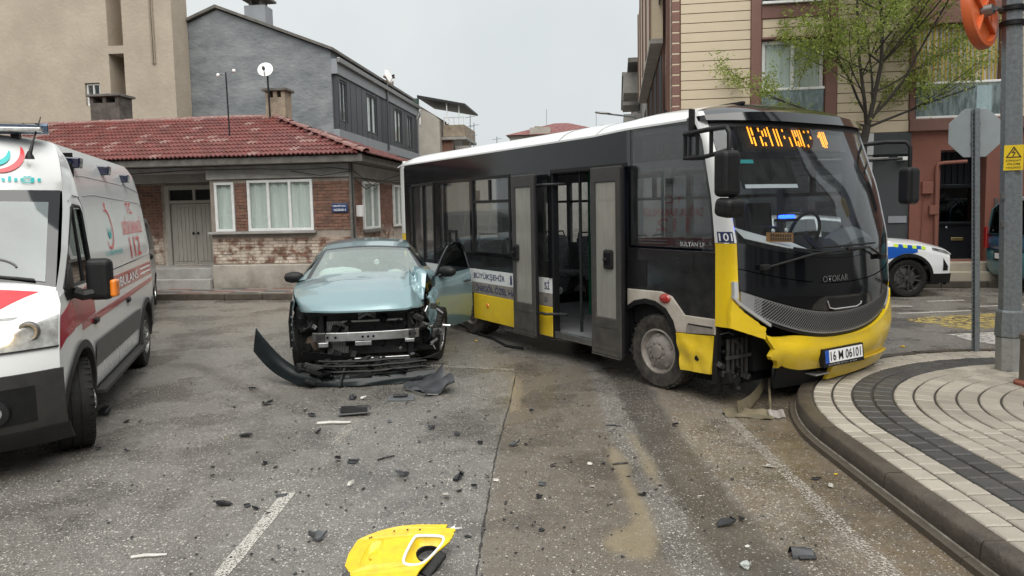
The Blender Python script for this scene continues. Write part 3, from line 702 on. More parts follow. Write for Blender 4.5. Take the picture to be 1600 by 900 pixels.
yz = lambda x0: (lambda a, z, d: (x0-d, 6.42+a, z))
wins = [(.33,1.05,4.72,6.05),(3.2,4.45,4.66,6.05),(6.95,8.15,4.64,6.03),(9.05,9.95,4.62,6.0)]
MB().panel(.1, 10.85, 4.45, 6.15, wins, yz(GX+.14), .13).build('cladding', 'cladding_dark', gb)
part('roof_band', 'band_grey', gb, (GX,GX+.20,6.42,17.3,6.16,6.62), bevel=.01); part('gutter', 'steel_dull', gb, (GX+.20,GX+.30,6.4,17.35,6.50,6.66), bevel=.02); part('floor_band', 'band_grey', gb, (GX,GX+.20,6.42,17.3,4.10,4.44), bevel=.01)
for i in range(18): y = 6.6+i*.6; part('cladding_joint', 'black_plastic', gb, (GX+.141,GX+.146,y,y+.012,4.46,6.14))
for w in wins: casement(gb, 6.42+w[0]+.02, 6.42+w[1]-.02, w[2]+.02, w[3]-.02, GX+.12, [1,1], 'y', f=.05, curt=True, fm='cladding_dark')
MB().tube([(GX+.25,11.95,6.5),(GX+.25,11.95,4.2)], .04, 6).build('drain_pipe', 'cladding_dark', gb); MB().tube([(GX+.25,17.2,6.5),(GX+.32,17.2,6.2),(GX+.2,17.2,6.0),(GX+.2,17.2,4.0)], .04, 6).build('drain_pipe', 'galvanised', gb)
for nm, y, z, lb in (('satellite_dish', 12.0, 6.95, 'small satellite dish on the gutter of the dark clad storey'),):
    s2 = thing(nm, lb, 'satellite dish', (HX, HY, 0), -6); MB().tube([(GX+.25,y,6.55),(GX+.25,y,z)], .02, 6).build('pole', 'steel_dull', s2); dish(s2, (GX+.27,y,z+.1), .26, (1,-.25,.35))
chm2 = thing('roof_chimney', 'small pale chimney pot above the gutter of the grey building', 'chimney', (HX, HY, 0), -6); part('stack', 'chimney_plaster', chm2, (GX-.35,GX-.05,13.8,14.1,6.7,7.25), bevel=.01); part('cap', 'brick_red', chm2, (GX-.4,GX,13.75,14.15,7.36,7.42), (GX-.3,GX-.1,13.85,14.05,7.251,7.359))
# ================================================================ BEIGE APARTMENT BLOCK, left
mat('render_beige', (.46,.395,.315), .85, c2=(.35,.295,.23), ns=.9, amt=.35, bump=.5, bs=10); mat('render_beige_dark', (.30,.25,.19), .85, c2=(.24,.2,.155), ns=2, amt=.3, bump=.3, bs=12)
bb = thing('beige_apartment_block', 'tall beige rendered apartment block rising behind the red roof', 'building', (HX, HY, 0), -6)
hl = [(-7.92,-7.42,5.29,6.0),(-7.06,-6.56,4.0,6.86),(-7.05,-6.55,7.10,12.5)]
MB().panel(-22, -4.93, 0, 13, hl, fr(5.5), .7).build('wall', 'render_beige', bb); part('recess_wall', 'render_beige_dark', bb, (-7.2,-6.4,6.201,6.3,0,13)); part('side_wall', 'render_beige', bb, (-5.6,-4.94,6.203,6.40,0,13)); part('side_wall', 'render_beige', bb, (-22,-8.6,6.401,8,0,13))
casement(bb, -7.9, -7.44, 5.31, 5.98, 5.56, [1,1], f=.045, curt=False)
for x in (-5.62,-5.55): MB().tube([(x,5.47,13),(x+.02,5.47,6.5)], .025, 6).build('drain_pipe', 'render_beige_dark', bb)
# ================================================================ TERRACE BUILDING further down the street
mat('render_pale', (.40,.37,.325), .85, c2=(.30,.275,.24), ns=1.5, amt=.35, bump=.4, bs=12)
tb_ = thing('terrace_building', 'pale weathered building with roof terrace awning and brick balcony', 'building', (HX, HY, 0), -6)
part('wall', 'render_pale', tb_, (-9,.36,20,30,0,6.3)); b = MB(); b.prism([(-9,6.3),(.36,6.3),(.1,6.55),(-1.2,7.25),(-9,7.25)], lambda a, z: (a, 20, z), lambda a, z: (a, 30, z)); b.build('parapet', 'render_pale', tb_)
part('roof_edge', 'concrete_dark', tb_, (-9,-1.1,19.9,30,7.26,7.34))
b = MB(); b.prism([(-.7,7.42),(1.72,6.95),(1.72,7.05),(-.7,7.55)], lambda a, z: (a, 19.8, z), lambda a, z: (a, 24, z)); b.build('awning', 'dark_grey_plastic', tb_)
for x, y in ((.75,20.0),(1.35,20.1),(-.6,19.9)): MB().tube([(x,y,6.1),(x,y,7.2)], .03, 6).build('awning_post', 'white_plain', tb_)
mat('green_sheet', (.03,.08,.06), .6); part('awning_side', 'green_sheet', tb_, (-2.2,-.72,20.2,20.3,7.0,7.45))
part('balcony_slab', 'concrete_beam', tb_, (.36,1.62,20.4,24,5.35,5.5), bevel=.02); part('balcony_parapet', 'chimney_plaster', tb_, (.45,1.55,20.4,20.5,5.5,6.1), (1.45,1.55,20.5,24,5.5,6.1), bevel=.02)
for i in range(5): part('rail', 'white_plain', tb_, (.5+i*.25,.53+i*.25,20.42,20.45,6.101,6.45))
part('rail', 'white_plain', tb_, (.5,1.56,20.42,20.45,6.451,6.48)); part('brick_infill', 'brick_red', tb_, (.365,.9,20.6,21.2,3.5,5.34)); part('balcony_door', 'room_dark', tb_, (.365,.40,21.4,22.4,3.6,5.2))
for i in range(5): MB().tube([(.95+i*.12,20.42,4.3),(.95+i*.1,20.42,5.3)], .02, 5).build('rebar_rod', 'steel_dull', tb_)
for i, (x, y, h) in enumerate(((1.75,20.5,6.6),(1.9,20.7,6.2),(2.9,22,5.6))):
    a = thing('antenna_mast', ['tall thin aerial mast beside the brick balcony', 'shorter bent aerial beside the brick balcony', 'lone thin aerial standing right of the terrace building'][i], 'antenna', (HX, HY, 0), -6)
    MB().tube([(x,y,3.0),(x+.1,y,h)], .02, 5).build('mast', 'galvanised', a); MB().tube([(x-.15,y,h-.15),(x+.35,y,h-.1)], .014, 5).build('crossbar', 'galvanised', a); MB().tube([(x-.05,y,h-.6),(x+.25,y,h-.62)], .014, 5).build('crossbar', 'galvanised', a)
# ================================================================ FAR HOUSE with red roof behind the bus
fh = thing('far_house', 'distant house with a faded red hip roof above the bus roof', 'house', (4.6, 60, 0), -6)
part('wall', 'render_pale', fh, (-4.6,3.6,0,8,0,7.85)); b = MB(); b.add([(-4.9,-.4,7.86),(3.9,-.4,7.86),(3.9,8,7.86),(-4.9,8,7.86),(-1,3,9.1),(.2,3,9.1)], [(0,1,5,4),(1,2,5),(2,3,4,5),(3,0,4)]); b.build('roof', 'roof_tile', fh)
part('chimney', 'chimney_plaster', fh, (-2.6,-2.1,1.2,1.7,7.9,8.7)); part('gable_box', 'render_pale', fh, (-2.9,-1.2,-.2,1.0,7.87,8.45))
fh2 = thing('far_house', 'distant house with low brick red roof just left of the street lamp', 'house', (8.6, 62, 0), -6)
part('wall', 'render_pale', fh2, (-3,3,0,8,0,8.1)); b = MB(); b.add([(-3.3,-.4,8.11),(3.3,-.4,8.11),(3.3,8,8.11),(-3.3,8,8.11),(-.6,3,9.1),(.6,3,9.1)], [(0,1,5,4),(1,2,5),(2,3,4,5),(3,0,4)]); b.build('roof', 'roof_tile', fh2)
for i, (x, h) in enumerate(((3.1,9.9),(7.2,9.7))):
    tag(MB().tube([(x,60,7.5),(x,60,h)], .02, 5).build('antenna_mast', 'galvanised'), 'thin aerial on the distant roofs behind the bus, %s from the left' % ('first', 'second')[i], 'antenna', 'aerials on the far roofs')

# ================================================================ CREAM AND BROWN APARTMENT BUILDING
BX, BY = 9.236, 15.837
mat('siding_cream', (.575,.485,.36), .7, c2=(.54,.45,.32), ns=2.5, amt=.3, stretch=(1,1,4), bump=.1, bs=30); mat('groove_brown', (.22,.115,.075), .8)
mat('trim_brown', (.20,.105,.085), .75, c2=(.175,.09,.073), ns=3, amt=.3, bump=.15, bs=40); mat('plaster_terracotta', (.225,.088,.062), .8, c2=(.19,.075,.054), ns=2.5, amt=.35, bump=.3, bs=22)
mat('shop_grey', (.045,.05,.055), .6, c2=(.055,.06,.064), ns=2, amt=.3); mat('balcony_glass_frame', (.6,.61,.61), .35, .3)
cb = thing('cream_apartment_building', 'cream sided apartment building with brown pilasters and terracotta ground floor', 'building', (BX, BY, 0), -8.5)
CXL = -5.53; HT = 9.5
MB().panel(CXL, 9, 3.36, HT, [(-3.6,-2.25,3.62,5.47),(-3.6,-2.25,6.3,8.2),(-.36,1.33,3.62,5.6),(-.36,1.33,6.3,8.3),(3.2,4.6,3.7,5.5)], fr(.02), .3).build('front_wall', 'groove_brown', cb)
MB().panel(.35, 14, 3.36, HT, [(y, y+1.2, z, z+1.5) for y in (1.2,3.6,6.2,9,11.5) for z in (4.0,7.0)], lambda a, z, d: (CXL+.03+d, a, z), .3).build('side_wall', 'groove_brown', cb)
for y in (1.2,3.6,6.2,9,11.5):
    for z in (4.0,7.0): casement(cb, y+.01, y+1.19, z+.01, z+1.49, CXL+.12, [1,1], 'y', curt=False)
# boards of the siding, one by one
PIT = .212
for (a0, a1, z0, z1) in ((-5.36,-3.84,3.60,HT),(-3.58,-2.27,5.52,5.92),(-1.98,-.50,3.60,HT),(1.50,3.15,3.60,HT)):
    z = z0
    while z < z1-.05:
        t = min(PIT-.016, z1-z); MB().box(a0, a1, -.012, .019, z, z+t).build('siding_board', 'siding_cream', cb, bevel=.004); z += PIT
for k in range(28):
    z = 3.5+k*PIT; MB().box(CXL-.015, CXL+.028, .36, 13.9, z, z+PIT-.016).build('siding_board', 'siding_cream', cb)
k = 0; z = 3.4
while z < HT:
    MB().box(CXL-.03, -5.39, -.03, .34, z, z+.205).build('quoin_block', 'trim_brown', cb, bevel=.008); z += .235
part('corner_joint', 'siding_cream', cb, (CXL-.024,-5.396,-.024,.33,3.38,HT))
for a0, a1 in ((-3.83,-3.61),(-2.24,-2.0),(-.49,-.37),(1.34,1.49)): part('pilaster', 'trim_brown', cb, (a0,a1,-.05,.019,3.45,HT), bevel=.01)
for y in (.9,2.55,3.3,5.0,5.8,7.6,8.6,10.4,11.2,13): part('pilaster', 'trim_brown', cb, (CXL-.09,CXL-.018,y,y+.22,3.4,HT))
part('side_bay', 'concrete_beam', cb, (CXL-.42,CXL-.095,2.2,13.2,6.0,6.12)); part('bay_wall', 'siding_cream', cb, (CXL-.40,CXL-.095,2.25,13.15,6.125,HT))
for y in (2.2,4.9,7.7,10.4,12.95): part('bay_trim', 'trim_brown', cb, (CXL-.44,CXL-.405,y,y+.22,6.125,HT))
[part('lintel', 'trim_brown', cb, q_, bevel=.01) for q_ in ((-3.60,-2.25,-.04,.019,5.93,6.22), (-.36,1.33,-.04,.019,5.62,6.05))]; part('ledge', 'trim_brown', cb, (-3.60,-2.25,-.07,.05,5.475,5.52), bevel=.008)
part('upper_window_sill', 'white_plain', cb, (-3.60,-2.25,-.10,.05,6.235,6.29), bevel=.008); part('upper_glass', 'glass_tint', cb, (-3.6,-2.25,.15,.16,6.3,8.2), (-.36,1.33,.15,.16,6.3,8.3))
part('floor_band', 'siding_cream', cb, (CXL,-.50,-.05,.3,3.34,3.58), bevel=.01); part('balcony_slab', 'trim_brown', cb, (-.49,1.9,-.10,.3,3.34,3.60), bevel=.015)
# window behind the glass balustrade
casement(cb, -3.58, -2.27, 3.64, 5.45, .06, [1,1], f=.07, curt=True)
bl = thing_part = MB().box(-3.58,-2.27,-.03,-.018,3.70,4.34).build('balustrade_glass', 'glass_frost', cb)
part('handrail', 'white_plain', cb, (-3.60,-2.25,-.045,-.005,4.345,4.40), bevel=.008); part('baluster', 'white_plain', cb, (-2.94,-2.91,-.016,.015,3.65,4.34))
# striped balcony
mat('awning_grey', (.36,.37,.36), .8); mat('awning_yellow', (.58,.40,.07), .8); mat('awning_pale', (.52,.49,.40), .8)
x = -.355; k = 0
while x < 1.32:
    w = (.05,.035,.05,.03)[k % 4]; MB().box(x, min(x+w, 1.325), .10+.01*(k % 3), .13, 4.30, 5.6).build('blind_stripe', ['awning_grey','awning_yellow','awning_pale','awning_yellow'][k % 4], cb); x += w; k += 1
MB().box(-.36,1.33,-.05,-.038,3.66,4.33).build('balustrade_glass', 'glass_frost', cb); part('handrail', 'white_plain', cb, (-.36,1.33,-.065,-.02,4.335,4.385), (-.36,1.33,-.065,-.02,3.605,3.655), bevel=.008)
for x in (.25,.8): part('baluster', 'white_plain', cb, (x,x+.025,-.036,.01,3.66,4.33))
part('balcony_back_wall', 'shop_grey', cb, (-.36,1.33,1.0,1.1,3.5,5.7))
# ground floor
MB().panel(-.42, 9, .1, 3.34, [(.19,1.12,.5,2.92)], fr(0), .4).build('ground_floor_wall', 'plaster_terracotta', cb); part('door_reveal', 'plaster_terracotta', cb, (1.12,1.16,.401,1.0,.5,2.95), (.15,.19,.401,1.0,.5,2.95), (.19,1.12,.401,1.0,2.92,2.98))
part('shop_front', 'shop_grey', cb, (CXL,-.43,.05,.4,.1,3.33)); part('shop_fascia', 'shop_grey', cb, (CXL,-.44,-.06,.045,2.86,3.33), bevel=.01); part('shop_post', 'balcony_glass_frame', cb, (-1.35,-1.22,-.02,.048,.1,2.85), (-1.35,-1.22,-.075,-.062,2.86,3.33)); part('shop_lamp', 'white_plain', cb, (-.72,-.50,-.12,-.02,2.72,2.80), bevel=.01); part('shop_notice', 'band_grey', cb, (-.85,-.47,.02,.045,1.35,1.5))
MB().tube([(-2.4,-.06,2.78),(-.9,-.06,2.78)], .02, 6).build('shutter_rail', 'steel_dull', cb)
for i in range(22): part('shutter_slat', 'shop_grey', cb, (-3.2,-1.40,.015,.046,.2+i*.118,.2+i*.118+.108), bevel=.01)
mat('door_iron', (.012,.014,.018), .35, .3); dp = part('entrance_door', 'door_iron', cb, (.2,1.11,.42,.48,.5,2.9), bevel=.01)
part('door_frame', 'door_iron', cb, (.19,.27,.36,.42,.5,2.92), (1.04,1.12,.36,.42,.5,2.92), (.27,1.04,.36,.42,2.1,2.18), (.27,1.04,.36,.42,1.28,1.34), bevel=.008)
part('door_glass', 'glass_tint', dp, (.28,1.03,.405,.412,1.35,2.09))
rn = random.Random(12)
for i in range(9):
    x0, z0 = rn.uniform(.35,.95), rn.uniform(1.4,1.9); pts = [(x0+.09*math.cos(a*.8)*(1-a/9), .395, z0+.1*math.sin(a*.8)*(1-a/9)+a*.02) for a in range(9)]; MB().tube(pts, .008, 5).build('iron_scroll', 'door_iron', dp)
for i in range(6): part('transom_bar', 'door_iron', cb, (.33+i*.13,.35+i*.13,.37,.40,2.19,2.9))
MB().lathe([(0,-.05),(.03,-.04),(.035,-.02),(.02,0)], (.52,.42,1.22), 'Y', 12).build('door_knob', 'chrome', dp, smooth=50)
mat('brass', (.5,.4,.2), .3, .9); part('letter_plate', 'brass', dp, (.62,.88,.395,.418,.92,.99), bevel=.01)
mat('step_stone', (.42,.37,.29), .7, c2=(.33,.29,.23), ns=3, amt=.4, bump=.2, bs=30); part('door_step', 'step_stone', cb, (-.3,2.4,-.35,.41,.1,.48), bevel=.015); part('door_step', 'step_stone', cb, (-.1,2.4,-.62,-.352,.1,.30), bevel=.015)
MB().tube([(.12,-.05,.5),(.10,-.05,2.55),(.12,-.05,2.62),(.22,-.05,2.64),(.7,-.05,2.66)], .04, 8).build('drain_pipe', 'plaster_terracotta', cb, smooth=50)
for (x0, x1, z0, z1) in ((-.20,.02,1.98,2.24),(-.04,.14,1.52,1.72)): part('utility_box', 'plaster_terracotta', cb, (x0,x1,-.10,-.002,z0,z1), bevel=.01)
MB().tube([(-.15,-.02,1.98),(-.18,-.02,.5)], .012, 5).build('conduit', 'plaster_terracotta', cb); part('door_phone', 'steel_dull', cb, (1.3,1.36,-.03,-.002,1.6,1.85))
part('reveal_wall', 'plaster_terracotta', cb, (1.55,1.62,-.06,-.002,.4,3.33))
# pavement along that side
rp_ = MB().box(-2.8, 14, -.80, .3, 0, .118).box(CXL-1.2, -2.8, -.35, .05, 0, .118).box(CXL-1.2, CXL-.03, .05, 30, 0, .118).build('pavement', 'pavement_far', loc=(BX, BY, 0), rot=(0,0,R(-8.5))); struct(rp_)
for i in range(15): x = -2.8+i*.9; MB().box(x, x+.89, -.93, -.802, 0, .135).build('kerb_stone', 'kerb_stone', rp_, bevel=.015)
# ================================================================ ROW FURTHER DOWN THE STREET (right side)
mat('render_grey', (.26,.255,.245), .8, c2=(.2,.195,.185), ns=1.5, amt=.3)
g1 = thing('grey_apartment_building', 'grey apartment building with white balconies seen edge on past the cream building', 'building', (BX, BY, 0), -8.5)
part('wall', 'render_grey', g1, (CXL-.2,-1,15,24,0,8.0)); part('roof_edge', 'concrete_dark', g1, (CXL-.8,-1,14.9,24,8.01,8.2))
for y, z in ((15.6,5.0),(15.6,6.8),(19.5,5.0),(19.5,6.8)): q = part('balcony', 'concrete_beam', g1, (CXL-1.0,CXL-.201,y,y+2.6,z,z+.9), bevel=.02)
for y, z in ((18.4,4.6),(22.6,4.6),(18.4,6.4)): part('window', 'glass_tint', g1, (CXL-.23,CXL-.203,y,y+.8,z,z+1.2))
MB().tube([(CXL-.9,16,7.1),(CXL-.3,16,7.12)], .06, 8).build('drain_pipe', 'white_plain', g1)
g2 = thing('far_apartment_building', 'far terracotta topped apartment building at the end of the right hand row', 'building', (BX, BY, 0), -8.5)
part('wall', 'render_grey', g2, (CXL-.4,-1,25,40,0,7.2)); part('upper_storey', 'plaster_terracotta', g2, (CXL-.41,-1,25,30,7.21,9.2)); part('roof_edge', 'concrete_dark', g2, (CXL-1.0,-1,24.9,40,9.21,9.4))
for y, z in ((26,5.2),(30,5.2),(26,3.2),(34,5.2)): part('balcony', 'concrete_beam', g2, (CXL-1.3,CXL-.401,y,y+2.6,z,z+.9), bevel=.02)
for y, z in ((29,5.2),(33,5.2),(37,5.2)): part('window', 'glass_tint', g2, (CXL-.43,CXL-.403,y,y+.8,z,z+1.2))
# left side row beyond the terrace building, to close the street
g3 = thing('street_end_building', 'pale apartment block closing the street far behind the bus', 'building', (-3.5, 78, 0), -6)
part('wall', 'render_pale', g3, (-12,2,0,10,0,7.0))
for x in (-10,-7,-4,-1):
    for z in (2.5,5): part('window', 'glass_tint', g3, (x,x+1.2,-.03,-.004,z,z+1.3))
# ================================================================ STREET LAMP
lampo = thing('street_lamp', 'grey cobra head street lamp reaching over the street beside the cream building', 'street lamp', (BX, BY, 0), -8.5)
MB().tube([(CXL-.45,8.5,0),(CXL-.45,8.5,4.7)], [.07,.05], 8).build('pole', 'galvanised', lampo); MB().tube([(CXL-.45,8.5,4.7),(CXL-.7,8.45,4.9),(CXL-1.6,8.3,5.02)], .03, 8).build('arm', 'galvanised', lampo)
b = MB(); b.lathe([(0,-.30),(.06,-.26),(.09,-.05),(.085,.12),(.045,.24),(0,.27)], (0,0,0), 'X', 12); b.v = [(CXL-1.75+x, 8.27+y, 5.05+z*.5-x*.12) for x, y, z in b.v]; b.build('lamp_head', 'steel_dull', lampo, smooth=50)
# ================================================================ wheels (shared builder)
def wheel(parent, x, y, z, r, w, side=1, spokes=5, rim_m='aluminium', tyre_m='rubber', rim_r=.64, steer=0, style='alloy', tilt=0):
    """tyre mesh 'wheel' with its rim as child; axis along local Y, outer face towards side*Y"""
    b = MB(); h = w/2; R0 = r*rim_r
    b.lathe([(R0*.97,-h*.9),(R0*1.06,-h),(r*.93,-h),(r*.985,-h*.82),(r,-h*.55),(r,-h*.3),(r*.985,-h*.28),(r*.985,-h*.22),(r,-h*.2),(r,h*.2),(r*.985,h*.22),(r*.985,h*.28),(r,h*.3),(r,h*.55),(r*.985,h*.82),(r*.93,h),(R0*1.06,h),(R0*.97,h*.9),(R0*.95,0)], (0,0,0), 'Y', 40, caps=False)
    for k in range(36):      # tread blocks at the shoulders
        t = 2*math.pi*k/36
        for s_ in (-1, 1):
            M_ = Matrix.Rotation(-t, 3, 'Y'); b.obox(tuple(M_ @ Vector((r*.985, s_*h*.72, 0))), r*.03, h*.42, r*.085, M_)
    o = b.build('wheel', tyre_m, parent, smooth=40, loc=(x, y, z), rot=(tilt, 0, steer))
    q = side
    b = MB()
    if style == 'alloy':
        b.lathe([(R0*.97,-h*.8*q),(R0*.93,q*h*.2),(R0*.99,q*h*.82),(R0*.94,q*h*.9),(R0*.88,q*h*.55),(R0*.86,-q*h*.2)], (0,0,0), 'Y', 36, caps=False)
        for k in range(spokes):
            t = 2*math.pi*k/spokes
            for dv in (-.13,.13):
                M_ = Matrix.Rotation(-t-dv, 3, 'Y'); M2 = Matrix.Rotation(-t-dv*1.6, 3, 'Y'); a = M_ @ Vector((R0*.16,0,0)); c = M2 @ Vector((R0*.93,0,0)); d = (c-a); L_ = d.length
                rot = d.to_track_quat('X', 'Y').to_matrix(); mid = (a+c)/2; b.obox((mid.x, q*h*.66, mid.z), L_, h*.22, R0*.13, rot)
        b.lathe([(0,q*h*.86),(R0*.14,q*h*.84),(R0*.2,q*h*.74),(R0*.2,q*h*.4)], (0,0,0), 'Y', 20)
        br = MB().lathe([(R0*.9,-h*.3*q),(R0*.66,-h*.05*q),(R0*.66,h*.12*q),(R0*.2,h*.14*q)], (0,0,0), 'Y', 24); br.build('brake_disc', 'steel_dull', o, smooth=30)
    else:
        b.lathe([(R0*.97,-h*.8*q),(R0*.95,q*h*.5),(R0*1.02,q*h*1.0),(R0*.95,q*h*1.04),(R0*.9,q*h*.75),(R0*.84,q*h*.62),(R0*.78,q*h*.72),(R0*.5,q*h*1.02),(R0*.42,q*h*1.05),(R0*.32,q*h*1.05),(R0*.29,q*h*1.22),(R0*.2,q*h*1.26),(0,q*h*1.27)], (0,0,0), 'Y', 36)
        for k in range(10):
            t = 2*math.pi*k/10; b.lathe([(.014,q*h*.95),(.014,q*h*1.16),(0,q*h*1.17)], (R0*.40*math.cos(t),0,R0*.40*math.sin(t)), 'Y', 6)
        for k in range(5):
            t = 2*math.pi*(k+.3)/5; b.lathe([(.03,q*h*.75),(.028,q*h*.86),(.014,q*h*.87)], (R0*.68*math.cos(t),0,R0*.68*math.sin(t)), 'Y', 8)
    b.build('rim', rim_m, o, smooth=35)
    return o
# ================================================================ BUS
bus = thing('bus', 'black white and yellow city midibus with smashed front corner and open doors', 'bus', (1.43, 7.13, 0), -58.3)
BW_ = 2.4
XC = [(.2,.90),(.6,.95),(1.0,.97),(1.5,.94),(2.0,.82),(2.6,.60),(2.8,.5)]
BWL = [(.2,.26),(.6,.30),(1.0,.31),(1.5,.31),(2.0,.30),(2.6,.27),(2.8,.24)]
def SF(u, z, off=0):
    a = abs(2*u-1); s_ = -1 if u < .5 else 1
    ny = s_*min(1, a**1.8)*.55
    return (ip(z, XC)+ip(z, BWL)*(1-a**2.8)+off*(1-.45*abs(ny)), BW_*u+ny*off, z)
A_ = lambda u: abs(2*u-1)
c_wsb = lambda u: 1.33+.20*A_(u)**2
c_pan = lambda u: 1.10+.19*A_(u)**2
c_gt = lambda u: .83+.28*A_(u)**2
c_gb = lambda u: .61+.34*A_(u)**2.2
c_bb = lambda u: .30+.03*A_(u)
def strip(name, m, lo, hi, u0, u1, off, nu=28, nz=5, parent=None, t=.02, smooth=40, **kw):
    f = lambda s_, q: SF(lerp(u0, u1, s_), lerp(lo(lerp(u0, u1, s_)), hi(lerp(u0, u1, s_)), q), off)
    return MB().shell(nu, nz, f, (-t, 0, 0)).build(name, m, parent or bus, smooth=smooth, **kw)
K = lambda v: (lambda u: v)
sd_ = lambda d0: (lambda a, b_, d: (a, d0+d, b_))
ld_ = lambda d0: (lambda a, b_, d: (a, BW_-d0-d, b_))
def bpoly(name, m, poly, d0, t=.03, parent=None, bevel=0, left=False):
    f = (lambda dd: (lambda a, z: (a, BW_-dd, z))) if left else (lambda dd: (lambda a, z: (a, dd, z)))
    return MB().prism(poly, f(d0), f(d0+t)).build(name, m, parent or bus, bevel=bevel)
# windows of the dark side (x0,x1,z0,z1)
sw = [(-6.02,-5.92,1.2,2.25),(-5.86,-5.47,1.05,2.23),(-5.43,-5.08,1.05,2.23),(-4.85,-4.72,1.25,2.23),(-4.66,-3.86,1.2,2.24),(-3.74,-2.77,1.24,2.25),(-1.98,-1.86,1.2,2.2)]
MB().panel(-6.2, -1.80, .99, 2.28, sw, sd_(0), .05).build('side_panel', 'black_gloss_dusty', bus)
bpoly('window_band', 'black_gloss_dusty', [(-6.2,2.283),(-.42,2.283),(-.42,2.645),(-.55,2.64),(-.75,2.625),(-6.1,2.625),(-6.2,2.55)], 0, .05)
for i, w in enumerate(sw):
    p = MB().panel(w[0], w[1], w[2], w[3], [], sd_(.012), .008).build('window_pane', 'glass_bus', bus)
part('window_transom', 'black_plastic', bus, (-3.74,-2.77,-.006,.03,1.925,1.965), bevel=.004); part('window_transom', 'black_plastic', bus, (-3.30,-3.26,-.004,.03,1.966,2.24)); MB().panel(-3.78, -2.73, 1.20, 2.29, [(-3.74,-2.77,1.24,2.25)], sd_(-.008), .007).build('window_frame', 'black_plastic', bus)
part('window_frame', 'black_plastic', bus, (-5.90,-5.865,-.012,.02,1.0,2.27), (-5.07,-5.035,-.012,.02,1.0,2.27), (-5.865,-5.07,-.012,.02,2.235,2.275)); part('door_post', 'black_plastic', bus, (-5.465,-5.435,-.01,.02,1.0,2.23))
em = MB().panel(-4.53, -4.27, 1.18, 1.54, [(-4.49,-4.31,1.22,1.50)], sd_(-.02), .03).build('flap_frame', 'black_plastic', bus, bevel=.006); part('belt_trim', 'black_plastic', bus, (-4.1,-2.60,-.008,-.001,1.20,1.235))
# stripes below the windows
bpoly('white_band', 'white_paint', [(-6.3,.80),(-1.80,.80),(-1.80,.988),(-6.3,.988)], 0, .04); bpoly('grey_band', 'hub_dirty', [(-4.6,.637),(-1.80,.637),(-1.80,.799),(-4.6,.799)], 0, .04)
ysk = bpoly('yellow_skirt', 'yellow_paint', [(-3.80,.262),(-1.80,.262),(-1.80,.635),(-3.80,.635)], -.002, .03, bevel=.01)
part('panel_joint', 'black_plastic', bus, (-3.815,-3.803,-.004,.02,.27,.64)); bpoly('yellow_skirt', 'yellow_paint', [(-6.45,.26),(-4.46,.26),(-4.42,.5),(-4.25,.636),(-6.45,.636)], -.002, .03, bevel=.01)
bpoly('wheel_arch', 'black_plastic', [(-4.42,.42),(-4.28,.66),(-3.95,.76),(-3.82,.70),(-3.82,.637),(-4.1,.62),(-4.3,.42)], .002, .5)
MB().lathe([(0,-.012),(.03,-.01),(.035,0)], (-3.39,0,.484), 'Y', 12).build('side_marker', 'orange_lens', bus, smooth=50)
t_ = lambda x0, z0: (lambda a, b_: (x0+a, -.0035, z0+b_))
text('lettering', 'BÜYÜKŞEHİR', 'navy_print', bus, t_(-3.77,.835), .86, .125); text('lettering', 'İNEGÖL ÖZEL HALK', 'navy_print', bus, t_(-3.71,.675), 1.22, .115); text('lettering', 'Sİ', 'navy_print', bus, t_(-1.965,.845), .11, .115); text('lettering', 'U', 'navy_print', bus, t_(-1.955,.69), .05, .06)
lg = MB(); lg.lathe([(.028,0),(.028,-.004),(.014,-.004),(.014,0)], (-2.75,0,.905), 'Y', 14); lg.lathe([(.028,0),(.028,-.004),(.014,-.004),(.014,0)], (-2.75,0,.855), 'Y', 14); lg.box(-2.765,-2.735,-.004,0,.925,.95); lg.build('city_emblem', 'navy_print', bus)
for k in range(10):
    t = 2*math.pi*k/10; MB().lathe([(.007,0),(.006,-.004),(0,-.004)], (-2.75+.08*math.cos(t),0,.88+.075*math.sin(t)), 'Y', 6).build('emblem_star', 'brass', bus)
# front quarter of the side
edge = [(.493,2.56),(.60,2.44),(.71,1.9),(.768,1.44)]
bpoly('side_window', 'glass_bus', [(-.36,1.44),(.755,1.44),(.70,1.9),(.585,2.44),(.50,2.54),(.40,2.6),(-.36,2.62)], .004, .012); bpoly('window_surround', 'black_gloss', [(-.42,1.42),(-.36,1.42),(-.36,2.645),(-.42,2.645)], 0, .05); bpoly('window_surround', 'black_gloss', [(.757,1.42),(.785,1.42),(.735,1.9),(.62,2.45),(.53,2.58),(.42,2.645),(-.355,2.645),(-.355,2.622),(.405,2.602),(.505,2.545),(.588,2.44),(.703,1.9)], 0, .05); bpoly('header_bar', 'black_gloss', [(-.35,2.20),(.64,2.20),(.62,2.28),(-.35,2.28)], .02, .02); part('window_post', 'black_gloss', bus, (.12,.20,.02,.05,1.44,2.2))
bpoly('lower_side_panel', 'black_gloss_dusty', [(-.423,.986),(.083,.999),(.235,.963),(.407,.80),(.785,.805),(.785,1.415),(-.423,1.415)], 0, .04, bevel=.006)
part('fuel_flap', 'black_gloss_dusty', bus, (.37,.52,-.006,-.001,1.215,1.39), bevel=.004); part('louvre', 'black_plastic', bus, (-.40,-.12,-.006,-.001,1.02,1.30), bevel=.01); text('lettering', 'SULTAN LF', 'silver_print', bus, t_(.345,1.455), .31, .042)
mat('fender_dirty', (.62,.58,.51), .4, c2=(.38,.33,.27), ns=5, amt=.35, grime=((.24,.2,.16), .5, 1.0, .7))
bpoly('front_fender', 'fender_dirty', [(-.423,.983),(.083,.996),(.232,.96),(.404,.797),(.785,.802),(.785,.655),(.288,.615),(.25,.72),(.15,.83),(0,.89),(-.15,.90),(-.315,.865),(-.423,.80)], -.004, .05, bevel=.008)
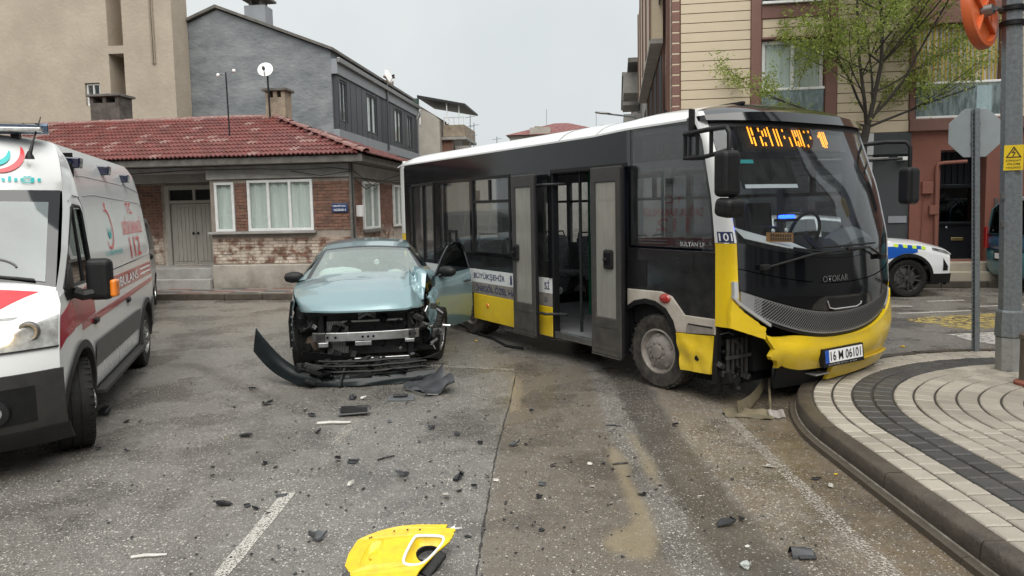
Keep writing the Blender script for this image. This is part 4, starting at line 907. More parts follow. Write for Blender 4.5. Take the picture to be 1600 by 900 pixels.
bpoly('bumper_slot', 'hub_dirty', [(.44,.722),(.768,.737),(.768,.662),(.43,.625)], -.016, .012, bevel=.004); part('slot_shadow', 'black_plastic', bus, (.46,.765,-.018,-.0165,.715,.728))
bpoly('wheel_arch', 'black_plastic', [(-.423,.80),(-.315,.865),(-.15,.90),(0,.89),(.15,.83),(.25,.72),(.288,.615),(.37,.26),(.33,.26),(.25,.58),(.20,.69),(.12,.79),(0,.845),(-.15,.855),(-.30,.82),(-.423,.75)], -.008, .55)
b = MB(); b.lathe([(0,-.035),(.05,-.03),(.075,-.015),(.08,0)], (0,0,0), 'Y', 18); b.v = [(x*.95+.14, y, z*.62+.93) for x, y, z in b.v]; b.build('side_indicator', 'red_lens', bus, smooth=60)
def dent(x, z, k=1): return .018*k*noise.noise((x*7, z*7, 4.2))+.008*noise.noise((x*19, z*21, 1.))
b = MB()
def fpan(s_, t):
    x = lerp(lerp(.29,.765,s_), lerp(.368,.735,s_), 1-t); z = lerp(lerp(.265,.285,s_), lerp(.613,.645,s_), t); return (x, -.012+dent(x, z, 1.6), z)
b.shell(14, 12, fpan, (0,.025,0)); b.build('yellow_corner_panel', 'yellow_paint', bus, smooth=30)
tag(bus.children[-1], 'scuffed yellow skirt panel between wheel and broken corner'); MB().lathe([(0,-.02),(.035,-.018),(.04,-.01)], (.57,0,.42), 'Y', 10).build('scuff_hole', 'black_plastic', bus)
# A pillar: white above, yellow below (rounded from the side round to the screen)
def pillar(s_, z, off=0):      # s_ 0 on the side, 1 at the windscreen edge
    xs_ = ip(z, [(.6,.785),(1.44,.785),(1.9,.735),(2.45,.62),(2.6,.53),(2.75,.43)]); p1 = SF(.0, z); p2 = SF(.022, z)
    t = s_; q0 = (xs_, -.004, z); q1 = (p1[0]-.01, -.002, z); q2 = (p2[0], p2[1]+.0, z)
    a_ = vl(q0, q1, t); c_ = vl(q1, q2, t); p = vl(a_, c_, t); return (p[0]+off*.6, p[1]-off*.6, p[2])
def pil(name, m, z0, z1, off=0, s0=0, s1=1, nz=18): return MB().shell(8, nz, lambda s_, t: pillar(lerp(s0, s1, s_), lerp(z0, z1, t), off), (-.01,.02,0)).build(name, m, bus, smooth=50)
pil('white_pillar', 'white_paint', 1.50, 2.70); pil('yellow_pillar', 'yellow_paint', .74, 1.495, .003)
nb = pil('number_plate_patch', 'navy_print', 1.505, 1.60, .006, .12, .88, 3)
text('lettering', '101', 'white_print', nb, lambda a, b_: pillar(.18+a, 1.518+b_, .0085), .64, .07)
# yellow trim running from the pillar down towards the bumper, torn off
def trim(s_, t):
    u = lerp(.0, .115, s_); top = lerp(1.0, .735, s_**.8); bot = lerp(.745, .635, s_); z = lerp(bot, top, t); p = SF(u, z, .02); j = .012*noise.noise((s_*9, t*7, 3)); return (p[0]+j, p[1]+j, p[2])
MB().shell(14, 6, trim, (-.03,0,0)).build('yellow_trim', 'yellow_paint', bus, smooth=35)
MB().shell(10, 2, lambda s_, t: (lambda u: SF(u, lerp(1.0,.735,s_**.8)+.012+.03*t, .03))(lerp(.005,.13,s_)), (-.03,0,0)).build('silver_trim', 'silver_print', bus, smooth=35); MB().shell(4, 6, lambda s_, t: SF(lerp(.008,.02,s_), lerp(1.01,1.16,t), .02), (-.03,0,0)).build('silver_trim', 'silver_print', bus, smooth=35)
# front: windscreen, panels, grille
strip('windscreen', 'glass_bus_front', c_wsb, lambda u: 2.60, .026, .985, .0, 40, 12, t=.008)
b = MB()       # left pillar
strip('left_pillar', 'white_paint', lambda u: 1.0, lambda u: 2.62, .986, 1.0, .012, 3, 14); strip('left_pillar_lower', 'yellow_paint', lambda u: .5, lambda u: .995, .986, 1.0, .012, 3, 8)
strip('front_panel', 'black_gloss', lambda u: c_pan(u)+.004, lambda u: c_wsb(u)-.004, .024, .985, .0, 40, 4); strip('front_flap', 'black_gloss', lambda u: c_gt(u)+.004, lambda u: c_pan(u)-.004, .024, .985, .006, 40, 5)
flap = MB().shell(12, 3, lambda s_, t: (lambda u: SF(u, lerp(.86+.03*abs(2*s_-1)**6, .955, t), .009))(lerp(.385,.60,s_)), (-.01,0,0)).build('flap_recess', 'black_plastic', bus, smooth=40); MB().tube([SF(u, z, .014) for u, z in ((.385,.94),(.40,.875),(.43,.858),(.57,.855),(.598,.875),(.602,.90))], .006, 6).build('recess_rim', 'silver_print', bus)
mat('grille_grey', (.36,.37,.375), .4, .5, c2=(.30,.30,.31), ns=6, amt=.3)
strip('grille', 'grille_grey', lambda u: c_gb(u)+.012, lambda u: c_gt(u)-.004, .03, .985, -.004, 40, 6)
gh = MB(); row = 0
for iv in range(11):
    t = .10+iv*.082
    for iu in range(84):
        u = .075+iu*.0107+(.00535 if iv % 2 else 0)
        if u > .955: continue
        z = lerp(c_gb(u)+.012, c_gt(u)-.004, t)
        rr_ = .0095*min(1, .35+3.*t*(1-t)+.2) * (1 if u > .1 else .6)
        p0 = SF(u, z, -.0025); du = .0048; pts = []
        for k in range(6): a = math.pi/3*k; pts.append(SF(u+rr_*math.cos(a)/BW_, z+rr_*math.sin(a)*1.15, -.0025))
        gh.add(pts, [tuple(range(6))])
tag(gh.build('grille_hole', 'black_print', bus), kind='stuff')
strip('grille_surround', 'black_plastic', lambda u: c_gb(u)-.02, lambda u: c_gb(u)+.010, .024, .985, -.01, 40, 2); strip('headlamp_strip', 'silver_print', lambda u: c_gb(u)-.0+.05*A_(u)**8-.03, lambda u: c_gb(u)+.04*A_(u)**8+.01, .86, .975, .012, 8, 2)
text('lettering', 'OTOKAR', 'chrome', bus, lambda a, b_: SF(.360+a/BW_, 1.115+b_, .008), .37, .058)
# bumper: right portion whole, broken edge at u~.115
rn = random.Random(21)
brk = {i: rn.uniform(-.012,.012) for i in range(40)}
def bumper(s_, t):
    lo_u = .135+.05*(1-t)**1.2+.012*math.sin(t*11)+.014*noise.noise((t*6, 2.3, 1)); u = lerp(lo_u, 1.0, s_**1.15)
    top = c_gb(u)-.022-.10*math.exp(-((u-.13)/.09)**2); bot = c_bb(u)+.07*math.exp(-((u-.2)/.05)**2)*(.6+.6*noise.noise((u*60,1,1)))
    z = lerp(bot, top, t); p = SF(u, z, .03+.035*math.sin(math.pi*min(1, t*1.1))); cr = math.exp(-((u-.17)/.07)**2)
    return (p[0]+cr*(.022*noise.noise((u*22, z*7, 1))-.04), p[1]+cr*.012*noise.noise((u*20, z*9, 5)), p[2]+cr*.012*noise.noise((u*18, z*8, 9)))
MB().shell(56, 9, bumper, (-.045,0,0)).build('front_bumper', 'yellow_paint', bus, smooth=32)
tag(bus.children[-1], 'yellow front bumper torn off at its left end')
lipf = lambda s_, t: (lambda u: SF(u, lerp(lerp(.17,.21,s_), .325, t), .075-.05*(1-t)))(lerp(.445,.90,s_))
MB().shell(24, 4, lipf, (-.04,0,0)).build('bumper_lip', 'yellow_paint', bus, smooth=35); part('bumper_flap', 'silver_print', bus, (1.08,1.22,.86,1.06,.235,.25), bevel=.006)
strip('under_shield', 'black_plastic', lambda u: .14, lambda u: c_bb(u)+.04, .2, .98, -.06, 24, 2)
# plate
pf = lambda a, b_, o_: SF(.352+a/BW_, .335+b_, .055+o_)
def plate_f(a, b_, o_):
    p0, p1 = SF(.352, .41, .062), SF(.600, .41, .062); q = vl(p0, p1, a/.60); return (q[0]+o_+.052-.10*(b_-.08), q[1], .335+b_)
b = MB(); b.add([plate_f(a, z, o_) for a, z, o_ in ((0,0,0),(.6,0,0),(.6,.165,0),(0,.165,0),(0,0,-.05),(.6,0,-.05),(.6,.165,-.05),(0,.165,-.05))], [(0,1,2,3),(4,7,6,5),(0,4,5,1),(1,5,6,2),(2,6,7,3),(3,7,4,0)]); pl = b.build('number_plate_holder', 'black_plastic', bus)
q = lambda a0, a1, z0, z1, o_: MB().add([plate_f(a0,z0,o_), plate_f(a1,z0,o_), plate_f(a1,z1,o_), plate_f(a0,z1,o_)], [(0,1,2,3)])
q(.02,.58,.036,.152,.003).build('number_plate', 'white_print', pl); mat('plate_blue', (.01,.08,.4), .4); q(.02,.075,.036,.152,.004).build('plate_band', 'plate_blue', pl)
text('plate_number', '16 M 06101', 'black_print', pl, lambda a, b_: plate_f(.095+a, .052+b_, .0055), .455, .085); text('dealer_name', 'KÖYÜM OTO - 0 224', 'silver_print', pl, lambda a, b_: plate_f(.06+a, .012+b_, .004), .42, .016)
# wipers
for pts in ([SF(.46,1.40,.03), SF(.30,1.385,.05), SF(.10,1.275,.04)], [SF(.50,1.405,.03), SF(.64,1.41,.05), SF(.76,1.30,.05)], ): 
    w = MB().tube(pts, [.016,.012,.009], 6).build('wiper', 'black_plastic', bus)
MB().tube([SF(u, c_wsb(u)+.06+.03*(u-.5), .025) for u in lin(.22,.60,8)], .011, 6).build('wiper_blade', 'black_plastic', bus); MB().tube([SF(u, 1.43+.02*u, .03) for u in lin(.33,.70,8)], .010, 6).build('wiper_blade', 'black_plastic', bus)
for u, z in ((.105,1.285),(.755,1.305)): MB().obox(SF(u, z, .04), .05, .12, .05, (0,0,.2)).build('wiper_cap', 'black_plastic', bus, bevel=.01)
# visor, LED board
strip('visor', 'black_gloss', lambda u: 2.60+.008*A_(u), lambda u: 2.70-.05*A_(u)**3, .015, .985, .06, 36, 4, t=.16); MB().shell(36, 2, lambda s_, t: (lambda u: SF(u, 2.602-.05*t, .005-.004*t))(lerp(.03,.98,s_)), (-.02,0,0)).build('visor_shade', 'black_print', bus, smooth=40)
led = strip('destination_board', 'interior_dark', K(2.32), K(2.585), .13, .76, -.06, 24, 2, t=.04)
mat('board_glass', (.03,.015,.008), .2)
strip('board_face', 'board_glass', K(2.345), K(2.575), .145, .745, -.056, 24, 2, t=.003, parent=led)
bars = [(152,.1,1),(168,.55,.95),(168,.0,.45),(205,.75,.95),(205,.0,.5),(222,.0,.18),(222,.5,.8),(240,.5,.9),(258,.0,1),(293,.0,.92),(312,.0,.92),(347,.78,.92),(347,.4,.56),(380,.0,.5),(413,.05,.9),(430,.0,.3),(430,.55,.9),(447,.05,.92),(465,.0,.92),(495,.0,.14),(497,.78,.9),(530,.8,.92),(532,.45,.6),(594,.55,.7),(606,.05,.85),(618,.0,.9),(634,.0,.9),(647,.2,.9)]
for px, a, c_ in bars:
    u = lerp(.175,.605,(px-152)/496)
    MB().shell(1, 1, lambda s_, t: SF(u+(s_-.5)*.0052, lerp(2.375,2.555, lerp(a, c_, t)), -.050), (-.003,0,0)).build('led_bar', 'led_amber', led)
# roof: white, with raised front fairing; black front cap
def roof_sec(x):
    e = ip(x, [(-6.45,2.60),(-6.3,2.625),(-.9,2.625),(-.7,2.635),(-.4,2.645),(.43,2.645)]); h = ip(x, [(-6.45,.08),(-6.2,.16),(-1.2,.15),(-.7,.13),(-.2,.15),(.45,.13)]); return e, h
def rooff(s_, t):
    x = lerp(-6.46, .43, s_); e, h = roof_sec(x); k = t*2-1; y = BW_/2+BW_/2*math.copysign(1-(1-abs(k))**1.0, k); a = abs(k)
    return (x, y+(-.004 if k < 0 else .004)*a, e+h*(1-a**5)**.8+.05*(1-a*a))
MB().shell(40, 24, rooff, (0,0,-.02)).build('roof', 'white_paint', bus, smooth=45)
for x in (-1.62,-.92): MB().shell(1, 24, lambda s_, t: (lambda p: (p[0], p[1], p[2]+.003))(rooff((x+s_*.012+6.46)/6.89, t)), (0,0,-.004)).build('roof_seam', 'black_plastic', bus)
def capf(s_, t):
    k = abs(2*t-1); x0 = .42; p1 = SF(lerp(.015,.985,t), 2.69-.05*k**3, .055); z0 = 2.645+.13*(1-k**5)**.8+.05*(1-k*k); q_ = math.sin(s_*math.pi/2)
    return (lerp(x0, p1[0], s_), lerp(BW_*t, p1[1], s_), lerp(z0, p1[2], 1-math.cos(s_*math.pi/2)))
MB().shell(10, 24, capf, (0,0,-.02)).build('front_cap', 'black_gloss', bus, smooth=50); part('roof_fin', 'black_plastic', bus, (.25,.55,.62,.66,2.80,2.83), bevel=.005); MB().tube([(-.9,1.0,2.83),(-.9,1.0,2.95)], .02, 6).build('roof_aerial', 'black_plastic', bus)
# rear and left walls
MB().shell(6, 10, lambda s_, t: (-6.2-.30*math.sin(s_*math.pi/2), -.004+.10*(1-math.cos(s_*math.pi/2)), lerp(1.45,2.61,t)), (.01,.03,0)).build('rear_corner', 'white_paint', bus, smooth=50); MB().shell(6, 6, lambda s_, t: (-6.2-.30*math.sin(s_*math.pi/2), -.005+.10*(1-math.cos(s_*math.pi/2)), lerp(.3,1.445,t)), (.01,.03,0)).build('rear_corner_lower', 'yellow_paint', bus, smooth=50)
MB().panel(.1, 2.39, .3, 2.7, [(.4,2.0,1.3,2.4)], lambda a, z, d: (-6.48+d, a, z), .05).build('rear_wall', 'white_paint', bus); part('rear_window', 'glass_bus', bus, (-6.46,-6.45,.4,2.0,1.3,2.4))
lw_ = [(-6.0,-4.7,1.25,2.25),(-4.6,-3.3,1.25,2.25),(-3.2,-1.9,1.25,2.25),(-1.8,-.4,1.25,2.25),(-.3,.45,1.45,2.4)]
MB().panel(-6.45, .62, .28, 2.62, lw_, ld_(0), .05).build('left_wall', 'interior_grey', bus)
for w in lw_:
    MB().panel(*w, [], ld_(.02), .008).build('window_pane', 'glass_bus', bus); part('window_transom', 'black_plastic', bus, (w[0],w[1],BW_-.06,BW_+.004,1.92,1.96)); part('window_post', 'black_plastic', bus, ((w[0]+w[1])/2-.02,(w[0]+w[1])/2+.02,BW_-.06,BW_+.003,1.961,2.25))
bpoly('left_corner', 'black_gloss', [(.625,.28),(.93,.3),(.95,1.0),(.92,1.5),(.80,2.0),(.63,2.5),(.625,2.6)], .005, .045, left=True)
# floor and interior
part('floor', 'interior_grey', bus, (-6.4,-.45,.06,2.34,.30,.34)); part('cab_floor', 'interior_dark', bus, (-.44,.8,.06,2.34,.55,.60)); part('ceiling', 'interior_grey', bus, (-6.4,.4,.06,2.34,2.56,2.60)); part('door_sill', 'aluminium', bus, (-1.76,-.5,.0,.055,.27,.345), bevel=.006); part('inner_wall', 'interior_grey', bus, (-6.3,-1.82,.052,.07,.35,1.18)); part('cab_partition', 'interior_dark', bus, (-.46,-.42,.05,1.1,.35,1.5)); part('engine_box', 'interior_dark', bus, (-.40,.78,.055,.9,.60,1.05), bevel=.03)
part('wheel_box', 'interior_dark', bus, (-4.5,-3.4,.07,.5,.35,.9), bevel=.03)
def seat(x, y, z, back=-1):
    s_ = MB(); s_.shell(6, 3, lambda a, b_: (x+.05+back*.42*(1-b_)*0+back*0+(.0), y+.03+.40*a, 0), (0,0,0)) if False else None
    b = MB(); b.shell(6, 5, lambda a, t: (x+back*(.02+.10*t), y+.43*a+.02, z+.42+.62*t-.04*abs(2*a-1)**4*t), (back*.07,0,0)); o_ = b.build('seat_back', 'seat_fabric', bus, smooth=40)
    b = MB().box(x-.42 if back > 0 else x, x if back > 0 else x+.42, y+.02, y+.45, z+.36, z+.46); b.build('seat_cushion', 'seat_fabric', bus, bevel=.03)
    MB().tube([(x+back*.16,y+.02,z+.95),(x+back*.18,y+.06,z+1.10),(x+back*.18,y+.40,z+1.10),(x+back*.16,y+.45,z+.95)], .013, 6).build('seat_handle', 'black_plastic', bus); part('seat_leg', 'black_plastic', bus, (x-.2,x-.14,y+.2,y+.26,z,z+.36))
for x, y, z in ((-1.9,1.85,.34),(-1.9,1.38,.34),(-2.75,1.85,.34),(-2.75,1.38,.34),(-2.75,.10,.34),(-3.6,.55,.34),(-3.6,1.85,.34),(-4.5,1.85,.34),(-4.5,.55,.34),(-1.05,1.85,.34),(-1.05,1.38,.34)): seat(x, y, z)
mat('pole_dark', (.03,.035,.035), .3, .3); mat('pole_green', (.02,.16,.08), .35)
for x, y in ((-1.55,.25),(-2.0,1.25),(-.62,.3)): MB().tube([(x,y,.34),(x,y,2.56)], .02, 8).build('grab_pole', 'pole_dark', bus)
for x, y in ((-1.1,1.15),(-2.6,1.2)): MB().tube([(x,y,.34),(x,y,2.56)], .018, 8).build('grab_pole', 'pole_green', bus)
MB().tube([(-5.9,.7,2.35),(-.6,.7,2.35)], .016, 6).build('grab_rail', 'pole_dark', bus); MB().tube([(-5.9,1.7,2.35),(-.6,1.7,2.35)], .016, 6).build('grab_rail', 'pole_dark', bus)
# dashboard, steering wheel, driver seat, things on the shelf
MB().shell(20, 5, lambda s_, t: (lambda u: tuple(vl(SF(u, c_wsb(u)+.03, -.05), (.45, BW_*u, 1.28), t)))(lerp(.03,.97,s_)), (0,0,-.25)).build('dashboard', 'interior_dark', bus, smooth=40)
MB().shell(10, 3, lambda s_, t: (lambda u: (SF(u, 1.45, -.10)[0]-.20*t, BW_*u, 1.50-.10*(2*s_-1)**2+.10*math.sin(t*2)))(lerp(.55,.86,s_)), (-.02,0,-.15)).build('instrument_hood', 'interior_grey', bus, smooth=50)
b = MB(); b.tube([(.52+.10*math.cos(t_)*0+.06*math.sin(t_), 1.62+.24*math.cos(t_), 1.52+.22*math.sin(t_)) for t_ in lin(0, 2*math.pi, 24)], .017, 6); b.tube([(.52,1.40,1.52),(.52,1.84,1.52)], .02, 6); b.tube([(.52,1.62,1.52),(.75,1.62,1.3)], .03, 6); b.build('steering_wheel', 'black_plastic', bus, smooth=50)
b = MB(); b.shell(6, 6, lambda a, t: (-.02-.10*t, 1.38+.5*a, 1.0+.85*t), (-.12,0,0)); b.box(-.02,.45,1.38,1.88,.9,1.02); b.build('driver_seat', 'interior_dark', bus, smooth=40)
mat('paper_white', (.75,.73,.68), .8); MB().shell(10, 2, lambda s_, t: (lambda u: tuple(a+b_ for a, b_ in zip(vl(SF(u, c_wsb(u)+.03, -.03), SF(u, c_wsb(u)+.03, -.34), t), (0,0,.02+.09*t))))(lerp(.05,.33,s_)), (0,0,-.004)).build('dashboard_cloth', 'paper_white', bus, smooth=40)
mat('orange_sign', (.45,.20,.05), .6); os_ = MB().add([(1.05,.38,1.50),(1.15,.60,1.49),(1.15,.60,1.575),(1.05,.38,1.585),(1.03,.38,1.50),(1.13,.60,1.49),(1.13,.60,1.575),(1.03,.38,1.585)], [(0,1,2,3),(4,7,6,5),(0,4,5,1),(1,5,6,2),(2,6,7,3),(3,7,4,0)]).build('windscreen_sign', 'orange_sign', bus)
for k in range(9): MB().add([vl((1.053,.40+.021*k,1.555),(1.06,.40+.021*k,1.555),0)] + [(1.054+.01*k*.9,.40+.02*k+.012,1.555),(1.054+.01*k*.9,.40+.02*k+.012,1.535),(1.053+.0095*k,.40+.02*k,1.535)], [(0,1,2,3)]) 
b = MB()
for k in range(9):
    t0, t1 = .08+k*.095, .08+k*.095+.06
    for z0, z1 in ((.55,.85),(.15,.45)):
        f = lambda t, z: (lerp(1.05,1.15,t)+.004, lerp(.38,.60,t), lerp(1.50,1.585,z)-.01*t); b.add([f(t0,z0), f(t1,z0), f(t1,z1), f(t0,z1)], [(0,1,2,3)])
b.build('sign_print', 'black_print', os_)
for y in (.40,.58): MB().lathe([(0,.0),(.02,.005),(.012,.02)], (1.08,y,1.60), 'X', 10).build('suction_cup', 'white_plain', os_)
sv = MB().shell(6, 2, lambda s_, t: SF(lerp(.10,.36,s_), lerp(1.98,2.26,t), -.12), (-.015,0,0)).build('sun_visor', 'interior_dark', bus); MB().shell(6, 1, lambda s_, t: SF(lerp(.105,.355,s_), lerp(1.985,2.02,t), -.115), (-.002,0,0)).build('visor_trim', 'white_print', sv); MB().shell(2, 1, lambda s_, t: SF(lerp(.11,.17,s_), lerp(2.215,2.25,t), -.115), (-.002,0,0)).build('visor_label', 'teal_print', sv)
part('ticket_machine', 'interior_dark', bus, (.55,.75,.75,.95,1.30,1.62), bevel=.02)
bl_ = part('added_glow_base', 'interior_dark', bus, (.60,.70,1.02,1.28,1.66,1.69), bevel=.01)
for y in (1.06,1.17): part('added_glow_block', 'blue_glow', bl_, (.62,.70,y,y+.06,1.691,1.725), bevel=.012)
pl_ = bpy.data.lights.new('added_blue_lamp', 'POINT'); pl_.energy = .9; pl_.color = (.05,.12,1); pl_.shadow_soft_size = .03; po_ = bpy.data.objects.new('added_blue_lamp', pl_); col.objects.link(po_); po_.parent = bus; po_.location = (.60,1.14,1.82)  # added blue lamp and glowing blocks imitate a blue reflection in the windscreen
# mirrors
def bmir(pts, c, lower):
    a = MB().tube(pts, .022, 8).build('mirror_arm', 'black_plastic', bus, smooth=50)
    h = MB().obox(c, .15, .21, .39, (0,0,0)).build('mirror_housing', 'black_plastic', a, bevel=.05, bseg=4)
    if lower: MB().obox((c[0]+.03,c[1],c[2]-.285), .18, .23, .16, (0,.15,0)).build('mirror_housing', 'black_plastic', a, bevel=.05, bseg=4)
bmir([(.42,-.02,2.50),(.80,-.14,2.50),(1.10,-.22,2.49),(1.14,-.23,2.44),(1.14,-.23,2.25)], (1.12,-.23,2.10), True)
MB().tube([(.42,-.02,2.28),(.80,-.13,2.27),(1.12,-.21,2.30)], .020, 8).build('mirror_arm', 'black_plastic', bus)
for t in (.02,.33,.66): x = lerp(.42,1.1,t); MB().tube([(x,-.02-.2*t,2.50),(x,-.02-.2*t,2.28)], .018, 6).build('mirror_brace', 'black_plastic', bus)
part('mirror_bracket', 'black_plastic', bus, (.50,.535,-.05,-.004,2.47,2.72))
bmir([(.60,BW_-.02,2.45),(.85,BW_+.12,2.47),(1.02,BW_+.20,2.46),(1.06,BW_+.21,2.40),(1.06,BW_+.21,2.2)], (1.05,BW_+.22,2.0), False); MB().tube([(.66,BW_-.02,2.28),(1.0,BW_+.18,2.29)], .018, 6).build('mirror_arm', 'black_plastic', bus)
# open door leaves standing proud of the body
mat('door_skin', (.035,.034,.033), .42, .2, c2=(.05,.048,.045), ns=5, amt=.45, grime=((.14,.127,.105), .2, 1.6, .6))
def leaf(x0, x1, z0, z1, y, hx):
    g0, g1, gz0, gz1 = x0+.085, x1-.085, .66, 2.10
    d = MB().panel(x0, x1, z0, z1, [(g0,g1,gz0,gz1)], lambda a, z, dd: (a, y+dd, z), .045).build('door_leaf', 'door_skin', bus, bevel=.012)
    part('door_pane', 'glass_door', d, (g0,g1,y+.012,y+.02,gz0,gz1)); MB().panel(x0+.02, x1-.02, z0+.06, .58, [(x0+.05,x1-.05,z0+.09,.55)], lambda a, z, dd: (a, y-.004+dd, z), .004).build('door_press_line', 'door_skin', d)
    h_ = part('door_handle', 'black_plastic', d, (hx-.075,hx+.075,y-.02,y+.03,1.18,1.39), bevel=.025); part('handle_recess', 'interior_dark', h_, (hx-.045,hx+.045,y-.024,y-.019,1.22,1.35)); MB().tube([(hx-.03,y-.035,1.285),(hx+.025,y-.035,1.285)], .018, 8).build('handle_knob', 'black_plastic', h_)
    part('door_seal', 'black_plastic', d, (x1+.001,x1+.03,y+.005,y+.04,z0+.02,z1-.02), bevel=.008); part('door_foot', 'aluminium', d, (x0+.01,x1-.01,y-.006,y+.03,z0-.012,z0-.001))
leaf(-2.50, -1.98, .255, 2.255, -.13, -2.42); leaf(-.90, -.40, .245, 2.265, -.11, -.60)
for z in (.56,2.12): MB().tube([(-1.98,-.10,z),(-1.80,-.10,z),(-1.72,.0,z),(-1.60,.08,z)], .018, 6).build('door_arm', 'black_plastic', bus)
part('door_header', 'black_plastic', bus, (-1.80,-.42,-.015,.10,2.245,2.30), bevel=.01); part('door_jamb', 'black_plastic', bus, (-1.80,-1.76,.002,.08,.27,2.245)); part('door_jamb', 'black_plastic', bus, (-.50,-.46,.002,.08,.27,2.245)); part('door_mechanism', 'interior_dark', bus, (-1.75,-.5,.10,.3,2.3,2.55))
part('door_inner_post', 'black_gloss', bus, (-1.855,-1.80,-.012,-.001,.99,2.24))
# wheels and underside
wheel(bus, 0, .14, .378, .378, .24, -1, style='steel', rim_m='hub_dirty', tyre_m='rubber_muddy', rim_r=.60, steer=R(4)); wheel(bus, 0, BW_-.14, .378, .378, .24, 1, style='steel', rim_m='hub_dirty', tyre_m='rubber_muddy', rim_r=.60)
for y, s_ in ((.2,-1),(BW_-.2,1)): wheel(bus, -3.95, y, .378, .378, .34, s_, style='steel', rim_m='hub_dirty', tyre_m='rubber_muddy', rim_r=.60)
part('chassis', 'interior_dark', bus, (-6.2,.55,.55,1.85,.2,.298)); part('axle', 'interior_dark', bus, (-.06,.06,.3,2.1,.30,.42)); part('axle', 'interior_dark', bus, (-4.05,-3.85,.3,2.1,.28,.48)); part('arch_liner', 'interior_dark', bus, (-.5,.45,.42,.46,.2,.95))
# smashed corner: exposed black structure behind the torn bumper
part('corner_post', 'black_plastic', bus, (.74,.80,.005,.06,.2,.8)); part('corner_box', 'interior_dark', bus, (.45,.84,.12,.7,.18,.85)); part('radiator', 'black_plastic', bus, (.84,.93,.35,1.9,.3,.62))
rn = random.Random(31)
mat('scrap_grey', (.085,.082,.078), .5, .4, c2=(.03,.03,.03), ns=9, amt=.5)
for i in range(22):
    x, y, z = rn.uniform(.78,.90), rn.uniform(.02,.42), rn.uniform(.2,.66); L_ = rn.uniform(.06,.20)
    d = Vector((rn.uniform(-.4,.5), rn.uniform(-1,1), rn.uniform(-1,1))).normalized()*L_
    if i % 3: MB().tube([(x,y,z), tuple(Vector((x,y,z))+d*.5+Vector((rn.uniform(-.03,.03),)*3)), tuple(Vector((x,y,z))+d)], rn.uniform(.006,.02), 5).build('broken_strut', ['black_plastic','interior_dark','scrap_grey'][i % 3], bus)
    else: MB().obox((x,y,z), rn.uniform(.05,.14), rn.uniform(.03,.12), rn.uniform(.04,.16), (rn.uniform(0,3),rn.uniform(0,3),rn.uniform(0,3))).build('broken_bracket', 'black_plastic' if i % 5 else 'scrap_grey', bus, bevel=.008)
for i in range(5): 
    y = .06+.06*i; MB().box(.86,.875,y,y+.03,.25,.62).build('bracket_bar', 'scrap_grey', bus)
part('bracket_bar', 'scrap_grey', bus, (.88,.90,.03,.36,.44,.47))
# ================================================================ AMBULANCE
amb = thing('ambulance', 'white high roof ambulance van with red side stripes and blue roof lights', 'ambulance', (-3.46, 5.69, 0), -71.1)
AW = 2.05; HWA = AW/2
NP = [((.86,.24),(.55,.24)),((.98,.34),(.64,.34)),((1.02,.48),(.68,.48)),((1.03,.72),(.69,.72)),((1.01,.90),(.67,.90)),((.97,.98),(.65,.98)),((.88,1.12),(.61,1.12)),((.74,1.22),(.56,1.20)),((.52,1.33),(.50,1.27)),((.30,1.42),(.42,1.33))]
def nose(t, a, off=0):          # t along the front profile (0 bumper foot .. 1 screen base), a 0 centre .. 1 left side
    k = t*(len(NP)-1); i = min(int(k), len(NP)-2); f = k-i
    c = vl(NP[i][0], NP[i+1][0], f); s_ = vl(NP[i][1], NP[i+1][1], f); w = abs(a)**2.6
    x, z = lerp(c[0], s_[0], w), lerp(c[1], s_[1], abs(a)**2)
    ins = .05*max(0, t-.8)/.2
    y = -HWA+math.copysign(1, a)*min(abs(a), 1)*(HWA-ins)
    return (x+off*(1-.6*w), y+math.copysign(1, a)*off*w, z+off*.3*t)
def np_(name, m, t0, t1, a0, a1, off=0, nt=10, na=30, th=.02, smooth=45, parent=None):
    return MB().shell(na, nt, lambda s_, t: nose(lerp(t0, t1, t), lerp(a0, a1, s_), off), (-th,0,0)).build(name, m, parent or amb, smooth=smooth)
np_('front_bumper', 'dark_grey_plastic', 0, .37, -1, 1, .02); np_('bumper_lower', 'black_plastic', .0, .14, -1, 1, .035); np_('bonnet', 'white_paint', .372, 1.0, -1, 1, 0)
np_('grille', 'black_plastic', .42, .62, -.42, .42, .012); np_('grille_bar', 'chrome', .50, .54, -.40, .40, .022, 2)
for s_ in (-1, 1):
    h = np_('headlamp', 'lens_clear', .50, .715, s_*.44, s_*.985, .012, 6, 14); np_('headlamp_rim', 'black_plastic', .485, .50, s_*.44, s_*.985, .014, 1, 14, parent=h)
    p = nose(.60, s_*.69, .02); MB().lathe([(0,.03),(.05,.025),(.07,.0),(.075,-.03)], (p[0]-.01,p[1],p[2]), 'X', 18).build('lamp_lens', 'lamp_glow' if s_ > 0 else 'lens_clear', h, smooth=50)
    p = nose(.615, s_*.83, .02); MB().lathe([(.045,.012),(.06,.016),(.07,.004),(.072,-.02)], (p[0]-.01,p[1],p[2]), 'X', 20, caps=False).build('lamp_ring', 'steel_dull', h, smooth=50)
    p = nose(.25, s_*.66, .03); f_ = MB().lathe([(.045,.01),(.05,.02),(.085,.015),(.09,-.03)], (p[0]-.01,p[1],p[2]), 'X', 18).build('fog_lamp', 'black_plastic', amb, smooth=40); MB().lathe([(0,.022),(.03,.02),(.046,.008)], (p[0]-.01,p[1],p[2]), 'X', 16).build('fog_lens', 'lens_clear', f_, smooth=50)
    np_('fog_recess', 'black_plastic', .19, .32, s_*.52, s_*.86, .024, 3, 8)
